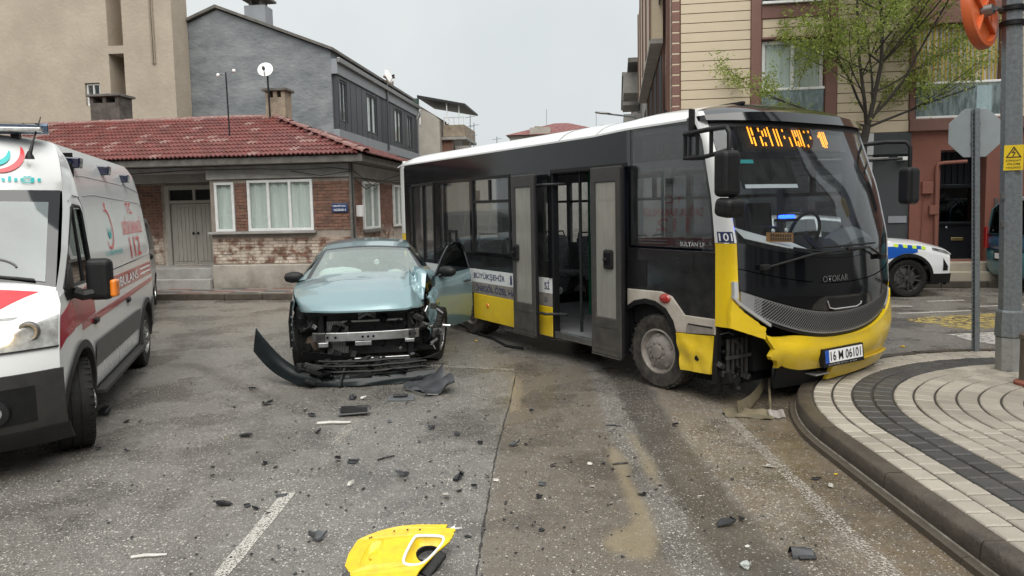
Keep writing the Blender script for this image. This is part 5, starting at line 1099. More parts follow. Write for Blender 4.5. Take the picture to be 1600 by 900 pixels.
# red bonnet chevrons
for a0, a1 in ((.46,.78),(-.78,-.46)):
    MB().shell(10, 8, lambda s_, t: (lambda q: nose(q[0], q[1], .006))((lerp(.72,.93,t), lerp(a0, a1, s_)*lerp(.72,1.12,t))), (0,0,-.003)).build('bonnet_stripe', 'red_bright', amb)
# lower body side (left), wheel arches cut by column
ARC, RXA = .44, -3.27
def yside(x, z):
    y = ip(z, [(.2,-.06),(.45,-.025),(.75,-.005),(1.0,0),(1.3,-.012),(1.6,-.035),(1.9,-.07),(2.15,-.11),(2.35,-.16),(2.48,-.24)])
    if x > .2: y -= .05*((x-.2)/.5)**2
    if x < -3.85: y -= .10*((-3.85-x)/.2)**2
    return y
def zarch(x, base=.36):
    z = base
    for c_, r_ in ((0.02,ARC),(RXA,ARC-.02)):
        d = r_*r_-(x-c_)**2
        if d > 0: z = max(z, .37+math.sqrt(d)*.98)
    return z
nx_ = lambda z: ip(z, [(.34,.64),(.72,.69),(.98,.65),(1.12,.61),(1.25,.52)])
def sidexs(x0, x1, n=90): return lin(x0, x1, n)
ribs = [(.37,'white'),(.0,'')]
def lskin(name, m, x0, x1, zl, zh, nz, off=0, n=90, smooth=40, parent=None, both=True):
    b = skin(MB(), sidexs(x0, x1, n), zl, zh, lambda x, z: yside(x, z)+off, nz); o = b.build(name, m, parent or amb, smooth=smooth)
    if both: b.mirror(-HWA).build(name, m, parent or amb, smooth=smooth)
    return o
lskin('side_panel', 'white_paint', -3.97, .62, zarch, lambda x: ip(x, [(-3.97,1.34),(.28,1.30),(.42,1.28),(.52,1.24),(.60,1.13),(.62,1.10)]), 14)
mat('moulding_grey', (.075,.075,.075), .5, c2=(.10,.098,.094), ns=8, amt=.3, grime=((.18,.165,.14), .2, .9, .4))
lskin('side_moulding', 'moulding_grey', -3.05+.25, -.46, lambda x: max(zarch(x), .55), lambda x: .77, 4, .014, 60); lskin('side_moulding', 'moulding_grey', -3.97, -3.70, lambda x: max(zarch(x), .42), lambda x: .80, 4, .014, 12)
lskin('sill_trim', 'dark_grey_plastic', -2.82, -.46, lambda x: .30, lambda x: .37, 2, .012, 30); part('running_board', 'dark_grey_plastic', amb, (-2.75,-.5,-.10,.045,.30,.345), bevel=.01)
for c_, r_ in ((.02,ARC),(RXA,ARC-.02)):
    pts_o = [(c_+(r_+.07)*math.cos(t), .37+(r_+.055)*math.sin(t)) for t in lin(-.12, math.pi+.12, 24)]; pts_i = [(c_+(r_-.005)*math.cos(t), .37+(r_-.005)*math.sin(t)) for t in lin(-.12, math.pi+.12, 24)]
    for mir in (0, 1):
        b = MB(); n_ = 25
        for po, pi_ in zip(pts_o, pts_i):
            x = po[0]; y0 = yside(po[0], po[1]); b.v += [(po[0], y0+.016, po[1]), (pi_[0], y0+.022, pi_[1]), (pi_[0], y0-.12, pi_[1])]
        for i in range(24):
            a = i*3; b.f += [(a,a+3,a+4,a+1),(a+1,a+4,a+5,a+2)]
        (b.mirror(-HWA) if mir else b).build('wheel_arch_trim', 'dark_grey_plastic', amb, smooth=40)
    part('arch_liner', 'interior_dark', amb, (c_-.42,c_+.42,-.42,-.38,.3,.85)); part('arch_liner', 'interior_dark', amb, (c_-.42,c_+.42,-AW+.38,-AW+.42,.3,.85))
# upper body: load area
lskin('upper_side_panel', 'white_paint', -3.97, -.62, lambda x: 1.335, lambda x: ip(x, [(-3.97,2.40),(-3.8,2.47),(-.62,2.475)]), 16, 0, 40)
def rooff2(s_, t):
    x = lerp(-3.99, -.48, s_); k = 2*t-1; a = abs(k); e = ip(x, [(-3.99,2.36),(-3.85,2.47),(-.48,2.475)])
    return (x, -HWA+k*(HWA-.235), e+.07*(1-a**3.2)*min(1, (x+4.2)/.5))
MB().shell(30, 20, rooff2, (0,0,-.02)).build('roof', 'white_paint', amb, smooth=50)
# dome over the cab: from windscreen head up to the roof
def domef(s_, t):
    k = 2*t-1; a = abs(k); q = math.sin(s_*math.pi/2); w = a**2.6
    bx, bz, by = lerp(.12,-.22,w), 2.06, HWA-.115
    tx, tz, ty = -.49, 2.475+.07*(1-a**3.2), HWA-.235
    x = lerp(bx, tx, 1-math.cos(s_*math.pi/2)*1.0) if False else lerp(bx, tx, s_**1.15); z = lerp(bz, tz, math.sin(s_*math.pi/2)**.85)
    return (x, -HWA+k*lerp(by, ty, s_**1.5), z)
MB().shell(14, 26, domef, (-.02,0,-.01)).build('cab_dome', 'white_paint', amb, smooth=50)
# cab side: pillars and door upper
PB, PT = (.50,-.035,1.27), (-.22,-.10,2.06)
def dome_side(x): return ip(x, [(-.62,2.475),(-.49,2.475),(-.36,2.32),(-.22,2.06)])
holes = []
def cab(z, x): return yside(x, z)
def cabedge(z): return lerp(PB[0], PT[0], (z-1.27)/.79) if z < 2.06 else lerp(-.22,-.49, ((z-2.06)/.415)**1.3)
wA = [(.30,1.33),(-.30,1.925),(-.36,1.95),(-.56,1.95),(-.585,1.92),(-.60,1.33)]
b = MB(); rows = lin(1.25, 2.475, 24)
def winx(z): return lerp(.345,-.285,(z-1.31)/.62)
for j in range(24):
    z0, z1 = rows[j], rows[j+1]
    for (fa, fb) in ((lambda z: -.62, lambda z: -.575), (lambda z: -.575, lambda z: min(winx(z), cabedge(z)-.03)), (lambda z: max(-.575, min(winx(z), cabedge(z)-.03)), lambda z: cabedge(z))):
        mid = (z0+z1)/2; A1, B1, A2, B2 = fa(z0), fb(z0), fa(z1), fb(z1)
        inwin = 1.31 < mid < 1.93 and fa is not None
        if inwin and abs(A1+.575) < 1e-6: continue
        if B1-A1 < .002: continue
        b.add([(A1,yside(A1,z0),z0),(B1,yside(B1,z0)-(.02 if z0 > 1.3 else 0),z0),(B2,yside(B2,z1)-(.02 if z1 > 1.3 else 0),z1),(A2,yside(A2,z1),z1)], [(0,1,2,3)])
b.build('cab_side', 'white_paint', amb, smooth=50); b.mirror(-HWA).build('cab_side', 'white_paint', amb, smooth=50)
b = MB(); poly = [(winx(1.31)+.01,1.31),(winx(1.925)+.01,1.925),(-.36,1.945),(-.55,1.935),(-.585,1.88),(-.585,1.31)]
b.prism(poly, lambda a, z: (a, yside(a, z)-.012, z), lambda a, z: (a, yside(a, z)-.02, z)); b.build('door_window', 'glass_tint', amb); b.mirror(-HWA).build('door_window', 'glass_tint', amb)
b = MB(); b.tube([(a, yside(a, z)-.004, z) for a, z in poly+poly[:1]], .014, 6); b.build('window_seal', 'black_plastic', amb); b = MB(); b.tube([(-.34,yside(-.34,1.95)-.008,1.93),(-.28,yside(-.28,1.3)-.01,1.31)], .012, 6); b.build('quarter_post', 'black_plastic', amb)
b = MB(); b.prism([(.37,1.285),(.12,1.50),(.10,1.22),(.32,1.22)], lambda a, z: (a, yside(a, z)+.004, z), lambda a, z: (a, yside(a, z)+.012, z)); b.build('mirror_base', 'black_plastic', amb)
# windscreen
def wsf(s_, t, off=0, m0=0):
    k = 2*s_-1; a = abs(k); w = a**2.4; base = (lerp(.34,.48,0)-0+lerp(.0,.14,0), 0, 0)
    x0 = lerp(.32,.44,w*.6); z0 = lerp(1.42,1.30,a*a); x1 = lerp(.14,-.20,w); z1 = 2.065; yb = HWA-.065; yt = HWA-.125
    x = lerp(x0, x1, t)+.05*math.sin(math.pi*t)*(1-w); return (x+off, -HWA+k*lerp(yb, yt, t), lerp(z0, z1, t)+off*.4)
MB().shell(26, 10, lambda s_, t: wsf(s_, t), (-.01,0,0)).build('windscreen_border', 'black_gloss', amb, smooth=50)
ws_ = MB(); ws_.grid(26, 10, lambda s_, t: wsf(lerp(.035,.965,s_), lerp(.07,.87,t), .005)); mat('screen_grey', (.15,.18,.18), .05, coat=1., c2=(.09,.11,.11), ns=1.5, amt=.4)
ws_.build('windscreen', 'screen_grey', amb, smooth=50)
swh = MB(); swh.tube([wsf(.78+.09*math.cos(t), .17+.085*math.sin(t), .008) for t in lin(.1, math.pi-.1, 14)], .009, 5); swh.build('steering_wheel_line', 'interior_grey', amb)  # steering wheel rim as a grey arc on the opaque screen
for s_, e in ((.25,.55),(.60,.93)): MB().tube([wsf(lerp(s_, e, t), .05+.02*t, .02) for t in lin(0,1,6)], .010, 5).build('wiper', 'black_plastic', amb)
# cab interior closing box
part('cab_interior', 'interior_dark', amb, (-.6,.25,-AW+.12,-.13,.9,1.28)); part('cab_bulkhead', 'interior_dark', amb, (-.66,-.63,-AW+.12,-.12,.5,2.4)); part('floor_pan', 'interior_dark', amb, (-3.9,.6,-AW+.1,-.1,.26,.33))
# mirror with amber indicator
mr_ = MB().obox((.10,.175,1.355), .12, .19, .33, (0,0,R(-8))).build('mirror_housing', 'black_plastic', amb, bevel=.05, bseg=4); MB().tube([(.16,-.0,1.27),(.14,.06,1.24),(.12,.13,1.25)], .045, 8).build('mirror_arm', 'black_plastic', amb); MB().obox((.115,.278,1.28), .10, .05, .14, (0,0,R(-8))).build('mirror_indicator', 'orange_lens', mr_, bevel=.02, bseg=3)
# red stripes, panel lines and lettering on the left side
def sdec(name, m, x0, x1, z0, z1, n=20, off=.004, parent=None, slant=0):
    return MB().shell(n, 3, lambda s_, t: (lambda x, z: (x, yside(x, z)+off, z))(lerp(x0, x1, s_)+slant*t, lerp(z0(lerp(x0,x1,s_)), z1(lerp(x0,x1,s_)), t)), (0,-.003,0)).build(name, m, parent or amb)
KC = lambda v: (lambda x: v)
sdec('side_stripe', 'red_stripe', -3.80, -2.22, KC(1.10), KC(1.255)); sdec('side_stripe', 'red_stripe', -3.90, -.05, lambda x: ip(x, [(-3.9,1.005),(-.05,.935)]), lambda x: ip(x, [(-3.9,1.055),(-.05,1.0)]))
for z in (1.145,1.20): sdec('stripe_line', 'white_print', -3.72, -3.0, KC(z), KC(z+.018), off=.0075)
txb = lambda x0, z0: (lambda a, b_: (x0-a, yside(x0-a, z0+b_)+.0085, z0+b_))
sdec('stripe_panel', 'red_stripe', -2.98, -.90, KC(1.10), KC(1.255), off=.0035)
text('lettering', 'AMBULANS', 'white_print', amb, txb(-1.25,1.125), 1.55, .10)
sdec('side_stripe', 'red_stripe', -.52, .20, lambda x: ip(x, [(-.52,1.02),(.2,.99)]), lambda x: ip(x, [(-.52,1.30),(.2,1.22)]), 14); sdec('fender_flash', 'red_stripe', .21, .60, lambda x: ip(x, [(.21,.98),(.42,.95),(.6,.86)]), lambda x: ip(x, [(.21,1.22),(.6,1.085)]), 12)
text('lettering', 'T.C.', 'red_bright', amb, txb(-2.72,1.87), .36, .13); text('lettering', 'SAĞLIK BAKANLIĞI', 'red_bright', amb, txb(-2.28,1.64), 1.25, .20); text('lettering', '112', 'red_bright', amb, txb(-2.55,1.38), .68, .23)
text('lettering', 'T.C. Sağlık Bakanlığı', 'teal_print', amb, txb(-1.22,1.455), .85, .06)
def arc_dec(name, m, fn, c, r0, r1, t0, t1, parent, th=1.):
    b = MB(); n_ = 24
    for i in range(n_+1):
        u = i/n_; t = lerp(t0, t1, u); w = math.sin(math.pi*u)**.6*th
        for r_ in (r0, lerp(r0, r1, w)): b.v.append(fn(c[0]+r_*math.cos(t), c[1]+r_*math.sin(t)))
    for i in range(n_): b.f.append((2*i, 2*i+1, 2*i+3, 2*i+2))
    return b.build(name, m, parent)
sfn = lambda a, z: (a, yside(a, z)+.006, z)
e1 = arc_dec('ministry_emblem', 'red_bright', sfn, (-1.56,1.72), .20, .165, R(60), R(330), amb); arc_dec('emblem_crescent', 'teal_print', sfn, (-1.57,1.70), .075, .02, R(150), R(400), e1); b = MB(); b.add([sfn(-1.57+.045*math.cos(R(90+72*k+(36 if j else 0)))*(1 if not j else .4), 1.955+.045*math.sin(R(90+72*k+(36 if j else 0)))*(1 if not j else .4)) for k in range(5) for j in (0,1)], [tuple(range(10))]); b.build('emblem_star', 'red_bright', e1)
# panel pressing and grooves
mat('groove_grey', (.35,.36,.36), .5)
for pts in ([(-.74,2.03),(-1.2,2.05),(-3.72,2.0),(-3.82,1.95),(-3.88,1.5),(-3.84,1.40),(-3.7,1.355),(-.75,1.32)], [(-.66,.40),(-.66,1.3),(-.665,1.9),(-.60,2.02),(-.38,2.03),(-.24,1.98)], [(-.72,2.20),(-.95,2.215),(-3.0,2.20),(-3.8,2.15)], [(-1.95,.40),(-1.95,1.33),(-1.97,2.0)]):
    MB().tube([(a, yside(a, z)+.0, z) for a, z in pts], .0055, 5).build('panel_line', 'groove_grey', amb)
for x in (-.50,-2.06): h = part('door_handle', 'black_plastic', amb, (x-.07,x+.07,-.01,.025,.925,.975), bevel=.012)
for x, z in ((-.70,2.315),(-1.92,2.315),(-3.0,2.28)):
    b = MB(); b.add([(x-.08,yside(x,z+.06)-.03,z+.055),(x+.08,yside(x,z+.06)-.03,z+.055),(x+.07,-.06,z+.045),(x-.07,-.06,z+.045),(x-.07,yside(x,z-.07)-.02,z-.05),(x+.07,yside(x,z-.07)-.02,z-.05),(x+.06,-.07,z-.045),(x-.06,-.07,z-.045)], [(0,1,2,3),(4,7,6,5),(0,4,5,1),(1,5,6,2),(2,6,7,3),(3,7,4,0)]); b.build('side_beacon', 'blue_lens', amb, bevel=.012)
# light bar, aerial, markings on the dome
mat('bar_lens', (.10,.15,.24), .12, coat=.8, c2=(.17,.22,.30), ns=9, amt=.4)
lb = MB().shell(18, 6, lambda s_, t: (-.30+.20*math.sin(2*math.pi*t)*(1-.9*abs(2*s_-1)**6)*.75, -HWA+(2*s_-1)*.82, 2.565+.045*math.cos(2*math.pi*t)), (0,0,0.0001)).build('light_bar', 'bar_lens', amb, smooth=50); part('light_bar_base', 'lens_clear', lb, (-.43,-.17,-HWA-.80,-HWA+.80,2.53,2.566), bevel=.01)
for y in (-.45,-1.6): part('bar_foot', 'black_plastic', lb, (-.40,-.34,y-.03,y+.03,2.42,2.529))
MB().tube([(-.12,-.30,2.34),(-.16,-.28,2.45),(-.30,-.25,2.66)], [.018,.008,.004], 6).build('aerial', 'black_plastic', amb); MB().lathe([(.035,0),(.03,.02),(.012,.06),(0,.065)], (-.12,-.30,2.31), 'Z', 10).build('aerial_foot', 'black_plastic', amb, smooth=40)
def dome_map(u, z):     # u metres from the centre line (left positive), z height
    best = None
    k = u/(HWA-.15); t = (k+1)/2; lo, hi = 0., 1.
    for _ in range(24):
        mid = (lo+hi)/2
        if domef(mid, t)[2] < z: lo = mid
        else: hi = mid
    p = domef(lo, t); return (p[0]+.012, p[1], p[2]+.006)
text('lettering', 'T.C. Sağlık Bakanlığı', 'teal_print', amb, lambda a, b_: dome_map(-.55+a, 2.115+b_), 1.31, .055)
e2 = arc_dec('ministry_emblem', 'red_bright', dome_map, (.53,2.335), .14, .10, R(-120), R(35), amb); arc_dec('emblem_crescent', 'teal_print', dome_map, (.50,2.335), .085, .045, R(-150), R(30), e2)
# back end and wheels
MB().shell(12, 12, lambda s_, t: (lambda z: (-3.985-.02*math.sin(math.pi*t), lerp(yside(-3.97,z), -AW-yside(-3.97,z), s_), z))(lerp(.36,2.40,t)), (.02,0,0)).build('rear_doors', 'white_paint', amb, smooth=40)
part('rear_bumper', 'dark_grey_plastic', amb, (-4.10,-3.96,-AW+.05,-.05,.36,.56), bevel=.03); part('tail_lamp', 'red_lens', amb, (-4.0,-3.93,-.085,-.055,.95,1.35), bevel=.01)
wheel(amb, -.02, -.10, .355, .355, .26, 1, style='steel', rim_m='steel_dull', rim_r=.58, steer=R(16)); wheel(amb, .02, -AW+.17, .355, .355, .25, -1, style='steel', rim_m='steel_dull', rim_r=.58, steer=R(16))
wheel(amb, RXA, -.15, .355, .355, .25, 1, style='steel', rim_m='steel_dull', rim_r=.58); wheel(amb, RXA, -AW+.15, .355, .355, .25, -1, style='steel', rim_m='steel_dull', rim_r=.58)
# ================================================================ CARS (shared shell builder)
class Car:
    """x forward (front at 0), y left, half width hw; belt/rail lists run from front to rear with x descending"""
    roll = 0
    def __init__(s, root, P): s.r = root; s.P = P; s.__dict__.update(P)
    def seq(s, x, lst): return ip(-x, [(-a, b) for a, b in lst])
    def belt_z(s, x): return s.seq(x, s.belt)
    def yf(s, x, z):
        b = s.belt_z(x); v = ip(z, [(s.sill, .935), (s.sill+.18, .985), (.60, 1.0), (max(.62, b-.12), .99), (max(.66, b), .955)])
        p = 1.0
        if x > -.75: p -= s.fr*((x+.75)/.75)**2.2
        if x < -s.L+.7: p -= s.rr*((-s.L+.7-x)/.7)**2.2
        return s.hw*v*p
    def arch(s, x):
        z = s.sill
        for c in (s.fx, s.rx):
            d = s.ar**2-(x-c)**2
            if d > 0: z = max(z, s.wr+math.sqrt(d))
        return z
    def side(s, name, m, x0, x1, zl=None, zh=None, off=0, n=80, nz=14, parent=None, left=True, right=True, warp=None, smooth=35):
        f = lambda x, z: s.yf(x, z)+off; out = None
        for sg, on in ((1, left), (-1, right)):
            if not on: continue
            b = skin(MB(), lin(x0, x1, n), zl or s.arch, zh or s.belt_z, f, nz)
            if warp and sg == 1: b.v = [warp(p) for p in b.v]
            if sg < 0: b = b.mirror(0)
            o = b.build(name, m, parent or s.r, smooth=smooth); out = out or o
        return out
    def top(s, x, k, off=0):     # upper surface at rail station x
        y, z = s.seq(x, [(a, b) for a, b, c in s.rail]), s.seq(x, [(a, c) for a, b, c in s.rail])
        w = 1-k*k; bow = s.seq(x, s.bow); return (x+bow*w, k*(y+off*.3*abs(k)), z+s.seq(x, s.crown)*w+off)
    def topg(s, name, m, x0, x1, k0=-1, k1=1, off=0, ns=14, nk=16, th=.008, smooth=45, parent=None):
        return MB().shell(nk, ns, lambda a, t: s.top(lerp(x0, x1, t), lerp(k0, k1, a), off), (0,0,-th)).build(name, m, parent or s.r, smooth=smooth)
    def house(s, name, m, x0, x1, f0=0., f1=1., off=0., n=24, nz=6, parent=None, left=True, right=True):
        def g_(x, f):
            b = s.belt_z(x); p = (s.yf(x, b), b); q = (s.seq(x, [(a, c) for a, c, d in s.rail]), s.seq(x, [(a, d) for a, c, d in s.rail]))
            return (x, lerp(p[0], q[0], f)+.03*math.sin(math.pi*f)+off, lerp(p[1], max(q[1], p[1]+.002), f))
        out = None
        for sg, on in ((1, left), (-1, right)):
            if not on: continue
            b = MB().grid(n, nz, lambda a, t: g_(lerp(x0, x1, a), lerp(f0, f1, t)))
            if sg < 0: b = b.mirror(0)
            o = b.build(name, m, parent or s.r, smooth=40); out = out or o
        return out
    def hood(s, name, m, x0, x1, warp=None, crown=.05, off=0, th=.02, parent=None, n=24, k0=-1, k1=1):
        def f(a, t):
            x = lerp(x0, x1, t); k = lerp(k0, k1, a); b = s.belt_z(x); y = s.yf(x, b)
            p = (x+s.nosebow*(1-k*k)*(1-t)-s.roll*5.6*abs(k)**9*max(0, 1-t*1.4), k*y, b+crown*(1-abs(k)**2.6)*(.15+.85*min(1, t*2.2)**.7)+off-s.roll*max(0, 1-t*9)**2); return warp(p) if warp else p
        return MB().shell(n, n, f, (0,0,-th)).build(name, m, parent or s.r, smooth=40)
    def end(s, name, m, x, z0, z1, bow, off=0, nz=8, k0=-1, k1=1, parent=None, th=.02):
        sg = 1 if bow > 0 else -1
        return MB().shell(20, nz, lambda a, t: (lambda k, z: (x+bow*(1-abs(k)**2.4)+sg*off-.5*bow*0+.0-sg*.06*abs(2*t-1)**3, k*s.yf(x, z), z))(lerp(k0, k1, a), lerp(z0, z1, t)), (-sg*th,0,0)).build(name, m, parent or s.r, smooth=45)
    def wheels(s, only=None, **kw):
        for i, (x, y, q) in enumerate(((s.fx,1,1),(s.fx,-1,-1),(s.rx,1,1),(s.rx,-1,-1))):
            if only and i not in only: continue
            wheel(s.r, x, y*(s.hw-.13), s.wr, s.wr, .215, q, **kw)
        for x in (s.fx, s.rx):
            for y in (1, -1): part('arch_liner', 'interior_dark', s.r, (x-s.ar,x+s.ar,min(y*(s.hw-.34),y*(s.hw-.30)),max(y*(s.hw-.34),y*(s.hw-.30)),s.sill-.02,s.wr+s.ar-.05))
        part('floor_pan', 'interior_dark', s.r, (-s.L+.15,-.25,-s.hw+.12,s.hw-.12,s.sill-.02,s.sill+.03))
    def mirror(s, x, z, y0, m='black_plastic', which=(1,-1)):
        for q in which:
            b = MB(); b.lathe([(0,-.12),(.06,-.10),(.085,-.03),(.08,.05),(.05,.10),(0,.12)], (0,0,0), 'Y', 14); b.v = [(x+a*.8, q*(y0+.11)+bb*1.05, z+c*.85) for a, bb, c in b.v]
            o = b.build('mirror', m, s.r, smooth=50); MB().tube([(x+.05,q*(y0-.06),z-.05),(x,q*(y0+.05),z-.03)], .02, 6).build('mirror_foot', m, o)
# ---------------------------------------------------------------- crashed teal car
crash = thing('crashed_car', 'teal hatchback with smashed front, missing bumper and open driver door', 'car', (-1.64, 8.0, -.015), -79.5)
CR = Car(crash, dict(L=4.12, hw=.895, sill=.24, fx=-.66, rx=-3.30, wr=.335, ar=.385, roll=.03, fr=.13, rr=.16, nosebow=.20,
    belt=[(0,.80),(-.25,.88),(-.6,.95),(-1.05,1.0),(-1.5,1.0),(-2.5,1.02),(-3.4,1.05),(-4.12,1.0)],
    rail=[(-.95,.76,.99),(-1.10,.74,1.05),(-1.78,.575,1.345),(-2.1,.56,1.40),(-2.6,.56,1.42),(-3.3,.56,1.38),(-4.0,.66,1.08),(-4.12,.68,1.0)],
    bow=[(-.95,.14),(-1.78,.10),(-2.2,.0),(-3.2,0),(-4.1,-.12)], crown=[(-.95,.02),(-1.78,.05),(-2.4,.055),(-3.2,.05),(-4.1,.0)]))
def bash(p):      # crumple of the front left corner
    x, y, z = p; d = math.exp(-(((x+.05)/.55)**2+((y-.78)/.28)**2))
    n_ = noise.noise((x*5, y*5, z*5)); n2 = noise.noise((x*11+3, y*11, z*11))
    return (x-.17*d+.05*d*n_, y-.10*d+.07*d*n2, z+d*(.05*n_+.03*n2))
def bash_hood(p):
    x, y, z = p; d = math.exp(-(((x+.25)/.42)**2+((y-.64)/.17)**2))
    n_ = noise.noise((x*6, y*8, 2)); r_ = math.exp(-((y-.50)/.055)**2)*math.exp(-((x+.45)/.38)**2)
    edge = sm(y, .50, .78)*math.exp(-((x+.45)/.5)**2)
    fold = .035*abs(math.sin(7*(x+.35*y)+3*n_))*sm(y, .30, .62)*math.exp(-((x+.4)/.45)**2); z += fold+.012*noise.noise((x*3, y*3, 7))
    return (x-.16*d, y-.13*edge, z+.11*r_+.16*edge*math.exp(-((x+.55)/.22)**2)-.02*d+.03*d*n_)
tc_ = 'teal_car_paint'
CR.side('front_wing', tc_, -.10, -1.12, zh=lambda x: CR.belt_z(x)-.004, n=44, nz=16, left=True, right=False, warp=bash); tag(crash.children[-1], 'crumpled teal front wing beside the open door')
CR.side('front_wing', tc_, -.20, -1.12, zh=lambda x: CR.belt_z(x)-.004, n=44, nz=16, left=False)
CR.side('door_panel', tc_, -1.125, -2.15, n=20, left=False); CR.side('rear_side_panel', tc_, -2.155, -4.12, n=50); CR.side('sill', 'black_plastic', -1.05, -2.9, zl=lambda x: .20, zh=lambda x: .27, off=.01, n=12, nz=2)
CR.hood('bonnet', tc_, .02, -1.02, warp=bash_hood, crown=.105, n=64); tag(crash.children[-1], 'pale teal bonnet buckled upwards at one corner')
# torn edge standing up at the bonnet corner
b = MB(); b.shell(8, 8, lambda a, t: (-.62-.16*a+.03*math.sin(t*3), .50+.24*a+.05*t-.05*math.sin(a*5)*t, .98+.20*t*(1-.75*abs(a-.35))+.02*noise.noise((a*6,t*6,1))), (-.012,0,0)); b.build('bonnet_tear', tc_, crash, smooth=30)
b = MB(); b.shell(6, 6, lambda a, t: (-.72-.05*a, .66+.13*a, 1.0+.17*t*(1-.5*abs(2*a-1)**3)), (-.012,0,0)); mat('raw_underside', (.20,.18,.15), .7); b.build('bonnet_underside', 'raw_underside', crash, smooth=40)
CR.topg('windscreen', 'glass_clear', -1.0, -1.74, -.93, .93, .004); CR.topg('roof', tc_, -1.80, -3.25, ns=20); CR.topg('rear_window', 'glass_tint', -3.27, -4.0, -.9, .9); CR.topg('tailgate_edge', tc_, -4.0, -4.12)
CR.topg('windscreen_header', 'black_gloss', -1.70, -1.80, -1, 1, .002); CR.topg('cowl', 'black_plastic', -.90, -1.01, -1, 1, .003)
for k0, k1 in ((-1,-.93),(.93,1)): CR.topg('windscreen_pillar', 'black_gloss', -1.0, -1.80, k0, k1, .006, nk=2)
CR.house('window_frame', tc_, -1.05, -4.08, n=40, left=False); CR.house('window_frame', tc_, -2.25, -4.08, n=30, right=False); CR.house('side_window', 'glass_tint', -1.35, -2.1, .06, .92, .006, left=False)
for x0, x1 in ((-2.32,-3.05),(-3.12,-3.6)): CR.house('side_window', 'glass_tint', x0, x1, .06, .90, .006)
CR.house('pillar_a', tc_, -1.05, -1.30, n=10, left=True, right=False); 
CR.end('tailgate', tc_, -4.10, .45, 1.0, -.12); CR.end('rear_bumper', 'black_plastic', -4.12, .22, .44, -.14)
sensor = part('sensor_housing', 'black_gloss', crash, (-1.86,-1.70,-.09,.09,1.325,1.385), bevel=.02)
CR.wheels(only=(1,2,3)); wheel(crash, -.70, .80, .33, .335, .215, 1, steer=R(-14), tilt=R(-6), spokes=5, rim_m='steel_dull', tyre_m='rubber')
CR.mirror(-1.22, 1.045, .80, which=(-1,))
# cabin
part('dashboard', 'interior_grey', crash, (-1.55,-1.05,-.66,.66,.80,.97), bevel=.04)
for y in (-.36,.36):
    b = MB().shell(6, 8, lambda a, t: (-2.25-.16*t, y-.22+.44*a, .55+.62*t), (-.12,0,0)).shell(4, 4, lambda a, t: (-2.40, y-.11+.22*a, 1.18+.12*t), (-.08,0,0)); b.build('seat', 'interior_grey', crash, smooth=40, bevel=.02)
b = MB(); b.tube([(-1.62+.05*math.sin(t), .36+.17*math.cos(t), .98+.165*math.sin(t)) for t in lin(0, 2*math.pi, 20)], .016, 6); b.build('steering_wheel', 'interior_dark', crash, smooth=50)
def bag(name, c, sx, sy, sz, seed):
    b = MB(); b.lathe([(math.sin(t), -math.cos(t)) for t in lin(0.001, math.pi-.001, 14)], (0,0,0), 'Z', 22)
    b.v = [tuple(Vector((x*sx, y*sy, z*sz))*(1+.22*noise.noise((x*1.8+seed, y*1.8, z*1.8)))+Vector(c)) for x, y, z in b.v]; return b.build(name, 'airbag', crash, smooth=60)
bag('airbag', (-1.32,-.34,1.02), .17, .30, .125, 3); bag('airbag', (-1.55,.36,.98), .09, .13, .10, 8); MB().lathe([(.035,-.004),(.035,.004),(0,.005)], (-1.32,.12,1.20), 'X', 14).build('windscreen_sticker', 'white_print', crash)
# exposed front end
mat('rad_black', (.014,.014,.015), .55, bump=.4, bs=200); mat('headlamp_scrap', (.35,.36,.36), .2, .3, c2=(.05,.05,.05), ns=9, amt=.5)
part('radiator', 'rad_black', crash, (-.24,-.20,-.46,.44,.22,.70)); ic = part('intercooler', 'steel_dull', crash, (-.20,-.17,-.47,-.22,.24,.62), bevel=.01)
for i in range(13): x = -.46+i*.018; part('cooling_fin', 'scrap_grey', ic, (-.168,-.164,x,x+.008,.25,.61))
bm = MB().panel(-.62, .58, .40, .505, [], lambda a, z, d: (-.02-.09*(abs(a)/.6)**3-d, a, z), .045, extra_a=lin(-.62,.58,18)).build('crash_beam', 'aluminium', crash, bevel=.008)
for y, z0, z1 in ((-.50,.345,.40),(-.10,.345,.40),(-.02,.345,.40),(.46,.36,.40)): part('beam_tab', 'aluminium', bm, (-.085,-.03,y-.05,y+.06,z0,z1-.001), bevel=.006)
for y in (-.52,-.45,-.36,-.06,.0,.06,.47,.53): MB().lathe([(0,.004),(.014,.004),(.014,-.004)], (-.015-.09*(abs(y)/.6)**3,y,.45), 'X', 10).build('beam_hole', 'interior_dark', bm)
part('lower_beam', 'aluminium', crash, (-.10,-.05,-.50,.46,.165,.205), bevel=.008); part('slam_panel', 'black_plastic', crash, (-.22,-.10,-.62,.58,.69,.735), bevel=.01); part('slam_strut', 'steel_dull', crash, (-.15,-.11,-.30,.40,.60,.63), bevel=.008)
for y in (-.52,.48): part('rail_end', 'scrap_grey', crash, (-.30,-.06,y-.05,y+.05,.38,.50), bevel=.01); part('side_bracket', 'black_plastic', crash, (-.24,-.12,y-.035,y+.035,.20,.72), bevel=.01)
b = MB(); b.lathe([(0,-.10),(.09,-.07),(.12,0),(.10,.10),(0,.12)], (-.32,-.62,.36), 'Y', 14); mat('horn_brown', (.10,.075,.055), .8, bump=.3, bs=20); b.build('washer_tank', 'horn_brown', crash, smooth=40)
part('lamp_bracket', 'headlamp_scrap', crash, (-.42,-.30,-.76,-.55,.60,.69), bevel=.02); part('lamp_housing', 'black_plastic', crash, (-.50,-.22,-.80,-.50,.50,.80), bevel=.04); part('engine_bay', 'interior_dark', crash, (-.95,-.26,-.70,.62,.25,.80))
